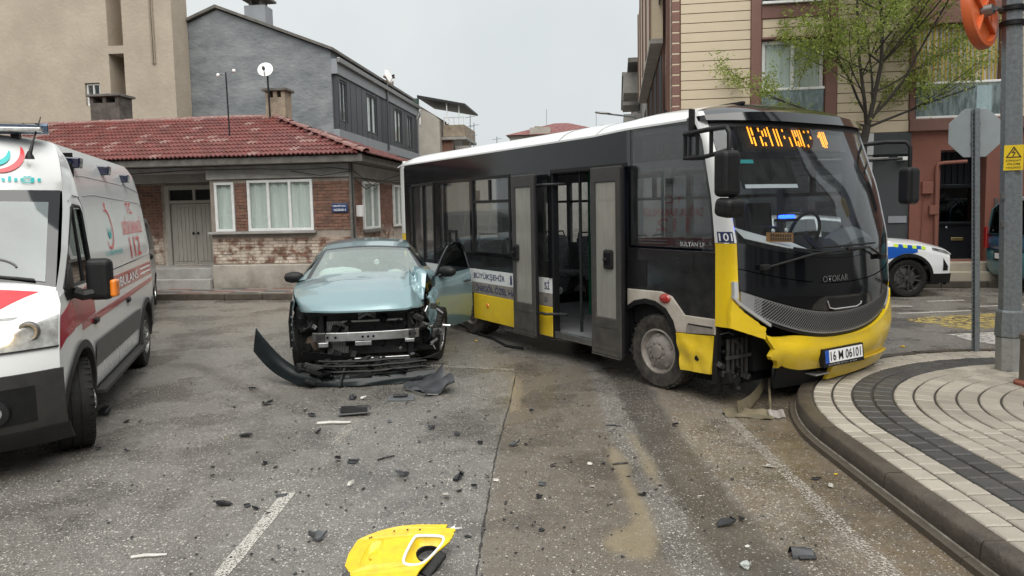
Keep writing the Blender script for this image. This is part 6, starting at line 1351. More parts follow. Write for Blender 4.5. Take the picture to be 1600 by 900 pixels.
for z in (.76,): b = MB(); b.add([(-.02,-.09,.745),(-.02,0,.80),(-.02,.09,.745),(-.02,.065,.745),(-.02,0,.775),(-.02,-.065,.745)], [(0,1,2,3,4,5)]); 
for i, z in enumerate((.80,.755)):
    MB().prism([(-.095,z-.05),(0,z),(.095,z-.05),(.095,z-.085),(0,z-.035),(-.095,z-.085)], lambda a, c: (.165-.0*i, a, c), lambda a, c: (.13, a, c)).build('chevron_badge', 'black_gloss', crash)
rn = random.Random(77)
for i in range(46):      # torn wiring and brackets at the smashed corner
    x, y, z = rn.uniform(-.55,-.02), rn.uniform(.46,.86), rn.uniform(.22,.84); d = Vector((rn.uniform(-.5,.7), rn.uniform(-1,1), rn.uniform(-1,1))).normalized()*rn.uniform(.06,.22); p = Vector((x,y,z))
    k = i % 5
    if k < 3: MB().tube([p, p+d*.5+Vector((rn.uniform(-.04,.04), rn.uniform(-.04,.04), rn.uniform(-.04,.04))), p+d], rn.uniform(.005,.014), 5).build('torn_strip', ['black_plastic','interior_dark','aluminium'][k], crash)
    else: MB().obox(p, rn.uniform(.03,.10), rn.uniform(.03,.10), rn.uniform(.03,.12), (rn.uniform(0,3),rn.uniform(0,3),rn.uniform(0,3))).build('torn_bracket', ['black_plastic','scrap_grey'][i % 2], crash, bevel=.006)
for i in range(7): MB().obox((-.1-.02*i, .50+.045*i, .68-.035*i+rn.uniform(-.02,.02)), .03, .055, .025, (rn.uniform(-.5,.5),rn.uniform(-.5,.5),.5)).build('torn_bracket', 'aluminium', crash, bevel=.004)
b = MB(); b.shell(10, 10, lambda a, t: bash((-.34-.62*a, .80+.05*math.sin(a*3)+.03*noise.noise((a*5,t*5,2)), .30+.42*t*math.sin(math.pi*(.15+.7*a)))), (0,-.015,0)); b.build('arch_liner_torn', 'dark_grey_plastic', crash, smooth=30)
for y in (-.60,): MB().tube([(-.30,-.84,.85),(-.42,-.89,.6),(-.40,-.88,.30)], .02, 6).build('wing_edge_clip', 'black_plastic', crash)
for i in range(5): part('clip', 'galvanised', crash, (-.33,-.31,-.868,-.858,.30+i*.09,.318+i*.09))
rn = random.Random(58)
for i in range(52):      # broken mountings across the open front
    p = Vector((rn.uniform(-.24,-.07), rn.uniform(-.74,.52), rn.uniform(.20,.74))); k = i % 6
    if abs(p.z-.45) < .07: p.z += .15
    if k < 3: d = Vector((rn.uniform(-.2,.4), rn.uniform(-1,1), rn.uniform(-1,.4))).normalized()*rn.uniform(.05,.18); MB().tube([p, p+d*.5+Vector((.03,0,-.03)), p+d], rn.uniform(.004,.009), 5).build('hanging_wire', ['black_plastic','scrap_grey','interior_dark'][k], crash)
    elif k < 5: MB().obox(p, rn.uniform(.03,.08), rn.uniform(.03,.11), rn.uniform(.02,.09), (rn.uniform(-.5,.5),rn.uniform(-.5,.5),rn.uniform(-.8,.8))).build('broken_mount', 'black_plastic', crash, bevel=.006)
    else: MB().obox(p, .02, rn.uniform(.02,.06), rn.uniform(.02,.05), (rn.uniform(-.8,.8),rn.uniform(-.5,.5),rn.uniform(-.8,.8))).build('broken_mount', 'headlamp_scrap', crash, bevel=.004)
b = MB(); b.shell(10, 8, lambda a, t: (-.30-.35*a, -.62-.22*a, .44+.30*t-.05*math.sin(5*a)), (-.01,.01,0)); b.build('torn_liner', 'black_plastic', crash, smooth=30)
# open driver door
dr_ = thing('x', 'x', 'x'); bpy.data.objects.remove(dr_)
def door_pt(a, f):       # a 0 hinge..1 rear edge, f 0 sill..1 belt
    x = -1.16-1.0*a; z = lerp(.27, CR.belt_z(x), f); return (x, CR.yf(x, z), z)
hinge = Vector((-1.16, .86, 0)); RD = Matrix.Rotation(R(-34), 3, 'Z')
def swing(p): v = Vector(p)-Vector((hinge.x, hinge.y, 0)); return tuple(RD @ v + Vector((hinge.x, hinge.y, 0)))
dd = MB().shell(16, 12, lambda a, t: swing(door_pt(a, t)), lambda p: tuple(Vector(p)+RD @ Vector((0,-.07,0)))).build('driver_door', tc_, crash, smooth=35)
def door_win(a, f):
    x = -1.16-1.0*a; zb = CR.belt_z(x); top_ = ip(a, [(0,.0),(.10,.06),(.30,.20),(.55,.34),(.75,.385),(.92,.37),(1,.30)]); z = zb+top_*f; y = CR.yf(x, zb)-.30*(z-zb)*1.0; return swing((x, y, z))
fro = [door_win(a, 1) for a in lin(0,1,16)]
MB().tube(fro+[door_win(1, t) for t in (.66,.33,0)], .020, 6).build('window_frame', 'black_gloss', dd, smooth=50); MB().shell(16, 3, lambda a, t: door_win(lerp(.03,.98,a), lerp(.02,.97,t)), lambda p: tuple(Vector(p)+RD @ Vector((0,-.006,0)))).build('window_pane', 'glass_tint', dd)
b = MB(); b.lathe([(0,-.12),(.06,-.10),(.085,-.03),(.08,.05),(.05,.10),(0,.12)], (0,0,0), 'Y', 14); b.v = [swing((-1.30+x*.8, .97+y*1.05, 1.05+z*.85)) for x, y, z in b.v]; b.build('mirror', 'black_plastic', dd, smooth=50); MB().tube([swing((-1.26,.86,1.0)), swing((-1.30,.95,1.02))], .025, 6).build('mirror_foot', 'black_plastic', dd)
hb = MB().obox((0,0,0), .17, .03, .03, (0,0,0)); hb.v = [swing((-2.0+x, CR.yf(-2.0,.86)+.02+y, .86+z)) for x, y, z in hb.v]; hb.build('door_handle', 'black_gloss', dd, bevel=.01)
# ---------------------------------------------------------------- torn off front bumper lying before the car
bmp = thing('torn_bumper', 'shade darkened teal front bumper torn off and lying twisted before the crashed car', 'bumper', (-1.64, 7.45, 0), -79.5)
def bpx(s_):      # plan of the skin, s_ 0 left tip (photo left) .. 1
    y = lerp(-1.16, .78, s_); x = -.62*abs((y+.05)/1.05)**2.6+.06*math.sin(y*3) if y < 0 else -.10*(y/.8)**2; return x+.03, y
def bskin(s_, t):
    x, y = bpx(s_); lift = .30*max(0, (.28-s_)/.28)**1.6; h = lerp(.25,.10,min(1, s_/.42)); z = .015+lift+h*t; return (x-.05*t*t+.012*noise.noise((s_*9,t*3,1)), y+.03*t, z+.012*noise.noise((s_*7,t*4,4)))
mat('bumper_teal_shaded', (.009,.0135,.0145), .38, .0, spec=.3, coat=.15, c2=(.006,.009,.010), ns=4, amt=.4)  # shade of the downward facing skin put into the teal colour
MB().shell(48, 8, bskin, (-.018,0,.004)).build('bumper_skin', 'bumper_teal_shaded', bmp, smooth=40)
MB().shell(48, 3, lambda s_, t: (lambda p: (p[0]-.05-.10*t, p[1], p[2]+.05+.02*t))(bskin(s_, .35)), (0,0,-.012)).build('grille_frame', 'black_plastic', bmp, smooth=40); MB().tube([(lambda p: (p[0]-.02, p[1], p[2]+.012))(bskin(s_, .92)) for s_ in lin(.3,1,20)], .014, 6).build('grille_trim', 'dark_grey_plastic', bmp)
for dz, dx, s0 in ((.145,-.04,.25),(.195,-.08,.30),(.235,-.13,.38)):
    MB().tube([(lambda p: (p[0]+dx+.012*noise.noise((s_*14,dz*9,2)), p[1], .015+dz+.05*max(0,.5-s_)+.015*noise.noise((s_*8,dz*5,6))))(bskin(s_, 0)) for s_ in lin(s0, .97-.12*(dz > .2), 26)], .013, 6).build('grille_bar', 'black_plastic', bmp, smooth=50)
for k in range(13):
    s_ = .33+k*.05; p = bskin(s_, .6); MB().tube([(p[0]-.03,p[1],p[2]),(p[0]-.09,p[1]+.02,.22)], .008, 5).build('grille_link', 'black_plastic', bmp)
rn = random.Random(91)
for i in range(44):
    y = rn.uniform(-.72,.62); x = rn.uniform(-.36,-.05); z = rn.uniform(.05,.22); L_ = rn.uniform(.08,.30)
    if i % 3 == 0: MB().obox((x,y,z), rn.uniform(.05,.14), L_, rn.uniform(.02,.07), (rn.uniform(-.6,.6),rn.uniform(-.4,.4),rn.uniform(-.5,.5))).build('broken_bracket', 'black_plastic', bmp, bevel=.012)
    elif i % 3 == 1: MB().tube([(x,y-L_/2,z),(x+rn.uniform(-.04,.04),y,z+rn.uniform(.0,.05)),(x+rn.uniform(-.05,.05),y+L_/2,z+rn.uniform(-.02,.04))], rn.uniform(.008,.02), 6).build('broken_strut', 'black_plastic', bmp, smooth=50)
    else: MB().shell(4, 3, lambda a, t: (x+.10*t, y+L_*a, z+.05*math.sin(a*3)*t), (0,0,-.006)).build('broken_web', 'black_plastic', bmp, smooth=40)
for i in range(9): bag_ = MB().lathe([(0,-.05),(.04,-.04),(.055,0),(.035,.05),(0,.055)], (rn.uniform(-.38,-.2), -.62+.07*i, rn.uniform(.08,.20)), 'Z', 10).build('fog_lamp_scrap', 'black_plastic', bmp, smooth=50)
MB().shell(10, 4, lambda a, t: (-.42+.05*t-.02*a, -.60+.55*a, .24-.10*a+.10*t), (-.012,0,0)).build('broken_panel', 'black_plastic', bmp, smooth=40)
MB().tube([(.03,-.20,.02),(-.05,-.17,.12),(-.10,-.13,.22)], .018, 6).build('hanging_strut', 'black_plastic', bmp)
MB().shell(12, 4, lambda a, t: (-.30+.10*math.sin(a*3)-.06*t, .25+.62*a, .13+.13*a+.05*t-.12*a*a*t), (-.01,0,.004)).build('broken_panel', 'black_plastic', bmp, smooth=40)
mat('shard_dark', (.045,.049,.054), .4, c2=(.03,.032,.035), ns=9, amt=.4)
ws2 = thing('wheel_liner', 'crumpled grey plastic wheel liner sheet lying beside the torn bumper', 'car part', (-.83, 7.28, 0), -60)
MB().shell(16, 14, lambda a, t: (-.27+.50*a+.07*t, -.22+.44*t*(1-.35*a)-.05*math.sin(a*6), .012+.10*abs(noise.noise((a*2.6, t*2.6, 5)))+.30*max(0,(t-.45))**1.2*(1-a*.5)+.10*max(0, .35-a)), (0,0,-.006)).build('liner_sheet', 'shard_dark', ws2, smooth=30); MB().tube([(-.30,-.18,.03),(-.1,-.27,.02),(.2,-.2,.02),(.33,-.1,.03)], .007, 5).build('edge_strip', 'steel_dull', ws2)
# ---------------------------------------------------------------- police car
pol = thing('police_car', 'white police car with blue and yellow wing marking parked at the far kerb', 'car', (8.45, 14.40, 0), -4)
PC = Car(pol, dict(L=4.42, hw=.92, sill=.26, fx=-.86, rx=-3.50, wr=.36, ar=.425, fr=.14, rr=.14, nosebow=.14,
    belt=[(0,.80),(-.15,.90),(-.6,1.0),(-1.2,1.06),(-2,1.07),(-3.6,1.10),(-4.42,1.05)],
    rail=[(-1.15,.80,1.06),(-2.0,.60,1.50),(-2.6,.59,1.57),(-3.5,.58,1.53),(-4.3,.66,1.12),(-4.42,.68,1.06)], bow=[(-1.15,.16),(-2,.1),(-2.4,0),(-3.5,0),(-4.4,-.12)], crown=[(-1.15,.02),(-2,.05),(-3.5,.05),(-4.4,0)]))
mat('police_white', (.80,.81,.82), .2, coat=.6); mat('police_blue', (.01,.09,.42), .3); mat('police_lime', (.55,.72,.05), .4)
PC.side('side_panel', 'police_white', -.05, -4.42, zl=lambda x: max(PC.arch(x), .44), n=110); PC.side('lower_cladding', 'black_plastic', -.02, -4.42, zl=lambda x: max(PC.arch(x), .24), zh=lambda x: max(.445, PC.arch(x)+.004), off=.004, n=110, nz=3)
for c_ in (PC.fx, PC.rx):
    for q in (1, -1):
        b = MB(); 
        for t in lin(-.05, math.pi+.05, 26):
            for r_ in (PC.ar+.055, PC.ar-.004): x, z = c_+r_*math.cos(t), PC.wr+r_*math.sin(t); b.v.append((x, q*(PC.yf(x, z)+.008), z))
        b.f = [(2*i, 2*i+1, 2*i+3, 2*i+2) for i in range(26)]; b.build('arch_trim', 'black_plastic', pol, smooth=40)
PC.hood('bonnet', 'police_white', -.02, -1.22, crown=.07); PC.end('front_fascia', 'police_white', -.06, .42, .80, .16); PC.end('front_bumper', 'black_plastic', -.05, .22, .43, .15); PC.end('grille', 'black_gloss', -.04, .50, .76, .16, .006, k0=-.5, k1=.5)
for q in (1, -1): PC.end('headlamp', 'lens_clear', -.07, .74, .83, .16, .010, 2, q*.62, q*.98)
b = MB()
for q in (-1,): 
    PC.side('headlamp_wing', 'headlamp_scrap', -.05, -.42, zl=lambda x: lerp(.80,.90,(-x-.05)/.37), zh=lambda x: PC.belt_z(x)-.015, off=.006, n=8, nz=3)
    PC.side('air_slot', 'black_plastic', -.10, -.20, zl=lambda x: .50, zh=lambda x: lerp(.58,.74,(-x-.1)/.1), off=.007, n=5, nz=4)
PC.topg('windscreen', 'glass_tint', -1.2, -1.98, -.94, .94, .004); PC.topg('roof', 'police_white', -2.0, -3.5); PC.topg('rear_window', 'glass_tint', -3.5, -4.35, -.9, .9); PC.house('window_frame', 'police_white', -1.18, -4.40, n=40)
for x0, x1 in ((-1.55,-2.45),(-2.52,-3.3),(-3.36,-3.8)): PC.house('side_window', 'glass_tint', x0, x1, .06, .90, .006)
PC.end('tailgate', 'police_white', -4.40, .45, 1.05, -.12); PC.end('rear_bumper', 'black_plastic', -4.42, .22, .46, -.14)
PC.side('wing_marking', 'police_blue', -.70, -1.75, zl=lambda x: max(PC.arch(x)+.06, lerp(.86,.62,(-x-.7)/1.05)), zh=lambda x: lerp(.985,.96,(-x-.7)/1.05), off=.005, n=30, nz=4)
for i in range(7):
    x = -.55-i*.085; PC.side('chequer', 'police_lime' if i % 2 == 0 else 'police_blue', x, x-.075, zl=lambda x_: PC.belt_z(x_)-.085+.0, zh=lambda x_: PC.belt_z(x_)-.025, off=.009, n=2, nz=2)
PC.wheels(spokes=5, rim_m='scrap_grey', rim_r=.74); PC.mirror(-1.5, 1.10, .88, 'police_white')
plb = part('light_bar', 'blue_lens', pol, (-2.75,-2.45,-.5,.5,1.62,1.71), bevel=.03); part('bar_foot', 'black_plastic', plb, (-2.65,-2.55,-.4,.4,1.56,1.62))
# ---------------------------------------------------------------- teal van at the right edge, seen from behind
van = thing('parked_van', 'teal blue van seen from behind beside the galvanised pole', 'van', (14.35, 14.15, 0), -4)
mat('van_teal', (.075,.20,.225), .3, .2, coat=.5); mat('van_blue', (.05,.13,.24), .3, .2, coat=.5)
VN = Car(van, dict(L=4.3, hw=.86, sill=.27, fx=-.8, rx=-3.55, wr=.31, ar=.36, fr=.12, rr=.09, nosebow=.14, belt=[(0,.80),(-.9,1.02),(-2,1.10),(-4.3,1.10)],
    rail=[(-.85,.78,1.03),(-1.5,.70,1.68),(-2,.70,1.78),(-4.1,.70,1.78),(-4.25,.74,1.62),(-4.3,.80,1.12)], bow=[(-.85,.14),(-1.6,.08),(-2,0),(-4,0),(-4.3,-.08)], crown=[(-.85,.02),(-2,.05),(-4,.05),(-4.3,0)]))
VN.side('side_panel', 'van_teal', -.05, -4.3, n=90); VN.hood('bonnet', 'van_teal', -.02, -.92); VN.end('front_fascia', 'van_teal', -.06, .28, .80, .14); VN.topg('windscreen', 'glass_tint', -.9, -1.5, -.93, .93); VN.topg('roof', 'van_teal', -1.5, -4.12); VN.topg('rear_window', 'glass_tint', -4.12, -4.3, -.86, .86, .012); VN.topg('rear_frame', 'van_teal', -4.12, -4.3); VN.house('window_frame', 'van_teal', -.9, -4.28, n=40)
for x0, x1 in ((-1.3,-2.1),(-2.2,-3.1),(-3.2,-4.0)): VN.house('side_window', 'glass_tint', x0, x1, .08, .88, .006)
VN.end('tailgate', 'van_blue', -4.29, .78, 1.10, -.08); VN.end('rear_bumper', 'van_teal', -4.30, .27, .77, -.12)
for q in (1, -1): part('tail_lamp', 'red_lens', van, (-4.34,-4.22,q*.80-.05,q*.80+.05,.80,1.25), bevel=.015)
vp = part('number_plate', 'white_print', van, (-4.435,-4.42,-.26,.26,.62,.73)); part('plate_recess', 'black_plastic', van, (-4.419,-4.40,-.32,.32,.58,.77)); part('roof_bar', 'white_plain', van, (-3.9,-3.84,-.7,.7,1.84,1.87)); VN.wheels(spokes=6); VN.mirror(-1.1, 1.12, .80)
# ---------------------------------------------------------------- grey van hidden behind the ambulance
gc = thing('grey_van', 'grey van almost wholly hidden behind the rear of the ambulance', 'van', (-6.88, 11.25, 0), -68)
mat('car_grey', (.22,.225,.23), .28, .5, coat=.6)
GC = Car(gc, dict(VN.P)); GC.side('side_panel', 'car_grey', -.05, -4.3, n=90); GC.hood('bonnet', 'car_grey', -.02, -.92); GC.end('front_fascia', 'car_grey', -.06, .28, .80, .14); GC.topg('windscreen', 'glass_tint', -.9, -1.5, -.93, .93); GC.topg('roof', 'car_grey', -1.5, -4.12); GC.topg('rear_frame', 'car_grey', -4.12, -4.3); GC.house('window_frame', 'car_grey', -.9, -4.28, n=40)
for x0, x1 in ((-1.3,-2.1),(-2.2,-3.1),(-3.2,-4.0)): GC.house('side_window', 'glass_tint', x0, x1, .08, .88, .006)
GC.end('tailgate', 'car_grey', -4.29, .27, 1.10, -.08); GC.wheels(spokes=6); GC.mirror(-1.1, 1.12, .80)
# ================================================================ TREE
mat('bark', (.05,.041,.033), .9, c2=(.03,.025,.02), ns=14, amt=.4, bump=.6, bs=40)
def leaf_mat(name, c, c2):
    M = bpy.data.materials.new(name); M.use_nodes = True; n = M.node_tree.nodes; l = M.node_tree.links.new; b = n['Principled BSDF']; b.inputs['Roughness'].default_value = .55
    geo = n.new('ShaderNodeNewGeometry'); r_ = n.new('ShaderNodeValToRGB'); r_.color_ramp.elements[0].color = (*c, 1); r_.color_ramp.elements[1].color = (*c2, 1); l(geo.outputs['Random Per Island'], r_.inputs[0]); l(r_.outputs[0], b.inputs['Base Color'])
    tr = n.new('ShaderNodeBsdfTranslucent'); l(r_.outputs[0], tr.inputs[0]); ms = n.new('ShaderNodeMixShader'); ms.inputs[0].default_value = .35; o = n['Material Output']; l(b.outputs[0], ms.inputs[1]); l(tr.outputs[0], ms.inputs[2]); l(ms.outputs[0], o.inputs[0]); MATS[name] = M
leaf_mat('leaf_green', (.16,.225,.035), (.36,.41,.095))
tree = thing('young_tree', 'young street tree with sparse fresh green leaves in front of the cream building', 'tree', (7.5, 15.32, .1))
rn = random.Random(44)
br = MB(); tips = []
def grow(p, d, r_, L_, lvl):
    n_ = 5; pts = [p]; dd = d.copy(); rs = [r_]
    for i in range(n_):
        dd = (dd+Vector((rn.uniform(-.16,.16), rn.uniform(-.16,.16), rn.uniform(-.05,.13)))*(1 if lvl else .25)).normalized(); pts.append(pts[-1]+dd*L_/n_); rs.append(r_*(1-.5*(i+1)/n_))
        if lvl >= 1: tips.append((pts[-1].copy(), dd.copy(), lvl))
    br.tube([tuple(q) for q in pts], [q*.6 for q in rs], 7 if lvl < 2 else 4)
    if lvl < 3:
        for k in range((0,5,4)[lvl] if lvl else 0):
            i = rn.randint(2, n_); a = rn.uniform(0, 2*math.pi); sd3 = Vector((math.cos(a), math.sin(a), rn.uniform(.0,.6))).normalized()
            grow(pts[i], (dd*.55+sd3*.8).normalized(), rs[i]*.5, L_*rn.uniform(.42,.66), lvl+1)
    return pts
tk = MB(); tk.tube([(-.06,0,-.1),(-.03,0,1.2),(-.06,0,2.3),(.0,0,3.0),(.06,0,3.35)], [.11,.09,.08,.075,.08], 10); tk.build('trunk', 'bark', tree, smooth=50)
base = Vector((.05,0,3.3))
for d, r_, L_ in (((-.95,.1,.35),.045,2.1),((-.7,-.3,.62),.05,2.2),((-.12,.1,1),.07,2.8),((.08,-.1,1),.085,3.6),((.35,.2,.9),.05,2.6),((.75,-.15,.66),.055,2.7),((.95,.1,.38),.05,2.3),((.6,.5,.4),.04,1.7),((-.3,-.7,.7),.04,1.7)):
    grow(base+Vector((0,0,rn.uniform(-.15,.25))), Vector(d).normalized(), r_, L_, 1)
# second storey of limbs off the leader
for k in range(6):
    a = k*2.4; z = 4.0+k*.42; grow(Vector((.12+.03*k,-.02*k,z)), Vector((math.cos(a), math.sin(a)*.7, .45)).normalized(), .035, 1.7-.04*k, 1)
br.build('branches', 'bark', tree, smooth=50)
lf = MB(); rn = random.Random(45)
for (p, d, lvl) in tips:
    if lvl == 1 and rn.random() < .5: continue
    for c_ in range(3 if lvl >= 3 else 2 if lvl == 2 else 1):
        q = p+Vector((rn.gauss(0,.09), rn.gauss(0,.09), rn.gauss(0,.07)))
        for j in range(rn.randint(4,6)):
            w = Vector((rn.uniform(-1,1), rn.uniform(-1,1), rn.uniform(-1.1,.5))).normalized(); s2 = w.cross(Vector((rn.uniform(-1,1),rn.uniform(-1,1),rn.uniform(-1,1)))).normalized(); L_ = rn.uniform(.05,.095)
            o = q+Vector((rn.gauss(0,.05), rn.gauss(0,.05), rn.gauss(0,.05))); nrm = w.cross(s2)*.012
            lf.add([tuple(o), tuple(o+w*L_*.5+s2*L_*.2+nrm), tuple(o+w*L_), tuple(o+w*L_*.5-s2*L_*.2+nrm)], [(0,1,2,3)])
me_ = bpy.data.meshes.new('crown'); me_.from_pydata(lf.v, [], lf.f); me_.materials.append(MATS['leaf_green']); crown = bpy.data.objects.new('crown', me_); col.objects.link(crown); crown.parent = tree
# ================================================================ POLES AND SIGNS ON THE CORNER
pole = thing('utility_pole', 'tall galvanised octagonal steel pole standing on the paved corner', 'pole', (4.93, 7.02, .15))
PLX = -.028      # slight lean per metre
def oct_ring(z, r_): return [(PLX*z+r_*math.cos(R(22.5+45*k)), r_*math.sin(R(22.5+45*k)), z) for k in range(8)]
b = MB()
for z, r_ in ((.42,.100),(3.2,.088),(6.5,.078)): b.v += oct_ring(z, r_)
for i in range(2):
    for k in range(8): b.f.append((i*8+k, i*8+(k+1) % 8, i*8+8+(k+1) % 8, i*8+8+k))
b.f += [tuple(range(16,24))]; b.build('shaft', 'galvanised', pole)
mat('concrete_foot', (.30,.30,.285), .8, c2=(.22,.22,.21), ns=8, amt=.4, bump=.3, bs=40)
b = MB()
for z, r_ in ((0,.122),(.33,.122)): b.v += oct_ring(z, r_)
b.f = [(k,(k+1) % 8,8+(k+1) % 8,8+k) for k in range(8)]+[tuple(range(8,16))]; b.build('foot', 'concrete_foot', pole)
b = MB()
for z, r_ in ((.335,.126),(.345,.132),(.58,.120),(.60,.112)): b.v += oct_ring(z, r_)
for i in range(3): b.f += [(i*8+k, i*8+(k+1) % 8, i*8+8+(k+1) % 8, i*8+8+k) for k in range(8)]
b.f.append(tuple(range(24,32))); b.build('sleeve', 'galvanised', pole, bevel=.004)
mat('weld_dark', (.06,.055,.05), .7)
for z in (3.36,3.50): MB().lathe([(.104,-.025),(.112,-.02),(.112,.02),(.104,.025)], (PLX*z,0,z), 'Z', 16).build('strap', 'black_plastic', pole, smooth=30)
for z in (1.45,1.72): MB().obox((PLX*z-.105,-.03,z), .03, .03, .05, (0,0,0)).build('cable_clip', 'steel_dull', pole)
ys = thing('warning_sign', 'small yellow high voltage warning plate fixed to the galvanised pole', 'sign', (4.95, 7.02, .15))
mat('sign_yellow', (.72,.50,.01), .45); mat('sign_black', (.015,.015,.015), .5)
fx_ = Vector((.80,-.6,0)); to = Vector((-.55,-.83,0)).normalized(); rgt = Vector((.83,-.55,0)).normalized()*1
def spt(a, z, o=0): c_ = Vector((PLX*2.1,0,0))+to*(.108+o)+rgt*a; return (c_.x, c_.y, z)
MB().add([spt(-.078,1.965),spt(.078,1.965),spt(.078,2.205),spt(-.078,2.205),spt(-.078,1.965,-.006),spt(.078,1.965,-.006),spt(.078,2.205,-.006),spt(-.078,2.205,-.006)], [(0,1,2,3),(4,7,6,5),(0,4,5,1),(1,5,6,2),(2,6,7,3),(3,7,4,0)]).build('plate', 'sign_yellow', ys)
def outline(pts, w, name, m, parent, fn, closed=True):
    b = MB(); n_ = len(pts)
    for i in range(n_ if closed else n_-1):
        a, c_ = Vector(pts[i]), Vector(pts[(i+1) % n_]); d = (c_-a).normalized()*w*.5; p = Vector((-d.y, d.x)); a2, c2 = a-d, c_+d
        b.add([fn(*(a2+p)), fn(*(c2+p)), fn(*(c2-p)), fn(*(a2-p))], [(0,1,2,3)])
    return b.build(name, m, parent)
sf_ = lambda a, z: spt(a, z, .003)
outline([(-.055,2.09),(.055,2.09),(0,2.185)], .009, 'triangle', 'sign_black', ys, sf_); outline([(.008,2.165),(-.012,2.135),(.010,2.132),(-.006,2.100)], .008, 'lightning', 'sign_black', ys, sf_, False)
for i, tx in enumerate(('DİKKAT', 'ÖLÜM', 'TEHLİKESİ')): text('lettering', tx, 'sign_black', ys, lambda a, z: spt(-.06+.01*(i == 1)+a, 2.050-.034*i+z, .003), .12-.02*(i == 1), .022)
# convex mirror, seen from behind
cm = thing('traffic_mirror', 'round orange backed traffic mirror clamped to the galvanised pole', 'mirror', (4.52, 7.03, 3.62))
mat('orange_plastic', (.62,.125,.03), .42, c2=(.52,.10,.025), ns=5, amt=.4)
nrm = Vector((-.60,.79,-.10)).normalized(); Qm = nrm.to_track_quat('Z', 'Y').to_matrix()
def tf(b, o=0): b.v = [tuple(Qm @ Vector(p)) for p in b.v]; return b
tf(MB().lathe([(0,-.025),(.27,-.015),(.285,-.055),(.33,-.05),(.35,.0),(.345,.03),(.31,.035)], (0,0,0), 'Z', 36, caps=False)).build('back_shell', 'orange_plastic', cm, smooth=40); tf(MB().lathe([(0,.085),(.15,.07),(.31,.03)], (0,0,0), 'Z', 36, caps=False)).build('mirror_face', 'chrome', cm, smooth=60)
for k in range(4):
    b = MB(); a = k*math.pi/2+.7; b.obox((0.19*math.cos(a), .19*math.sin(a), -.035), .27, .03, .036, Matrix.Rotation(a, 3, 'Z')); tf(b).build('rib', 'orange_plastic', cm, bevel=.004)
b = MB(); b.box(-.09,.09,.29,.39,.0,.09); tf(b).build('visor', 'orange_plastic', cm, bevel=.01); tf(MB().lathe([(0,-.12),(.05,-.12),(.06,-.03)], (0,0,0), 'Z', 12)).build('hub', 'steel_dull', cm, smooth=30)
b0 = Qm @ Vector((0,0,-.14)); MB().tube([tuple(b0), (.20,-.02,.02), (.33,-.01,-.0)], .022, 8).build('bracket_arm', 'steel_dull', cm)
# stop sign from behind
st = thing('stop_sign', 'grey back of an octagonal road sign on a perforated steel post', 'sign', (5.18, 7.93, .15), -14)
LN = -.028
b = MB(); b.prism([(-.04,0),(-.012,.0),(-.012,.035),(.012,.035),(.012,0),(.04,0),(.04,.008),(.02,.008),(.02,.043),(-.02,.043),(-.02,.008),(-.04,.008)], lambda a, c_: (a, -c_+.0, 0), lambda a, c_: (a+LN*2.68, -c_, 2.68)); b.build('post', 'galvanised', st)
for i in range(52): z = .15+i*.048; MB().add([(-.030+LN*z,-.0095,z),(-.018+LN*z,-.0095,z),(-.018+LN*z,-.0095,z+.022),(-.030+LN*z,-.0095,z+.022)], [(0,1,2,3)]).build('post_hole', 'sign_black', st)
mat('sign_back', (.36,.40,.41), .5, .35, c2=(.30,.33,.34), ns=5, amt=.3)
ro = .285
b = MB(); b.prism([(ro*math.cos(R(22.5+45*k)), ro*math.sin(R(22.5+45*k))) for k in range(8)], lambda a, c_: (a+LN*2.42, .012, c_+2.42), lambda a, c_: (a+LN*2.42, .020, c_+2.42)); b.build('plate', 'sign_back', st, bevel=.003)
mat('stop_red', (.5,.02,.02), .4); b = MB(); b.add([(ro*.96*math.cos(R(22.5+45*k))+LN*2.42, .0225, ro*.96*math.sin(R(22.5+45*k))+2.42) for k in range(8)], [tuple(range(8))]); b.build('face', 'stop_red', st)
part('clamp', 'steel_dull', st, (-.05+LN*2.5,.05+LN*2.5,.002,.0115,2.5,2.54)); part('clamp', 'steel_dull', st, (-.05+LN*2.3,.05+LN*2.3,.002,.0115,2.28,2.32))
# bollard at the right edge
bo = thing('bollard', 'short brown grey bollard with reddish foot at the right edge of the pavement', 'bollard', (4.70, 6.42, .15)); mat('bollard_brown', (.11,.09,.075), .5, .3, c2=(.16,.14,.12), ns=7, amt=.4); mat('foot_red', (.22,.07,.045), .7)
MB().lathe([(.085,.03),(.085,.42),(.095,.43),(.095,.46),(.06,.50),(0,.515)], (0,0,0), 'Z', 24).build('post', 'bollard_brown', bo, smooth=40); MB().lathe([(.125,0),(.125,.025),(.088,.045)], (0,0,0), 'Z', 24).build('foot', 'foot_red', bo, smooth=30)
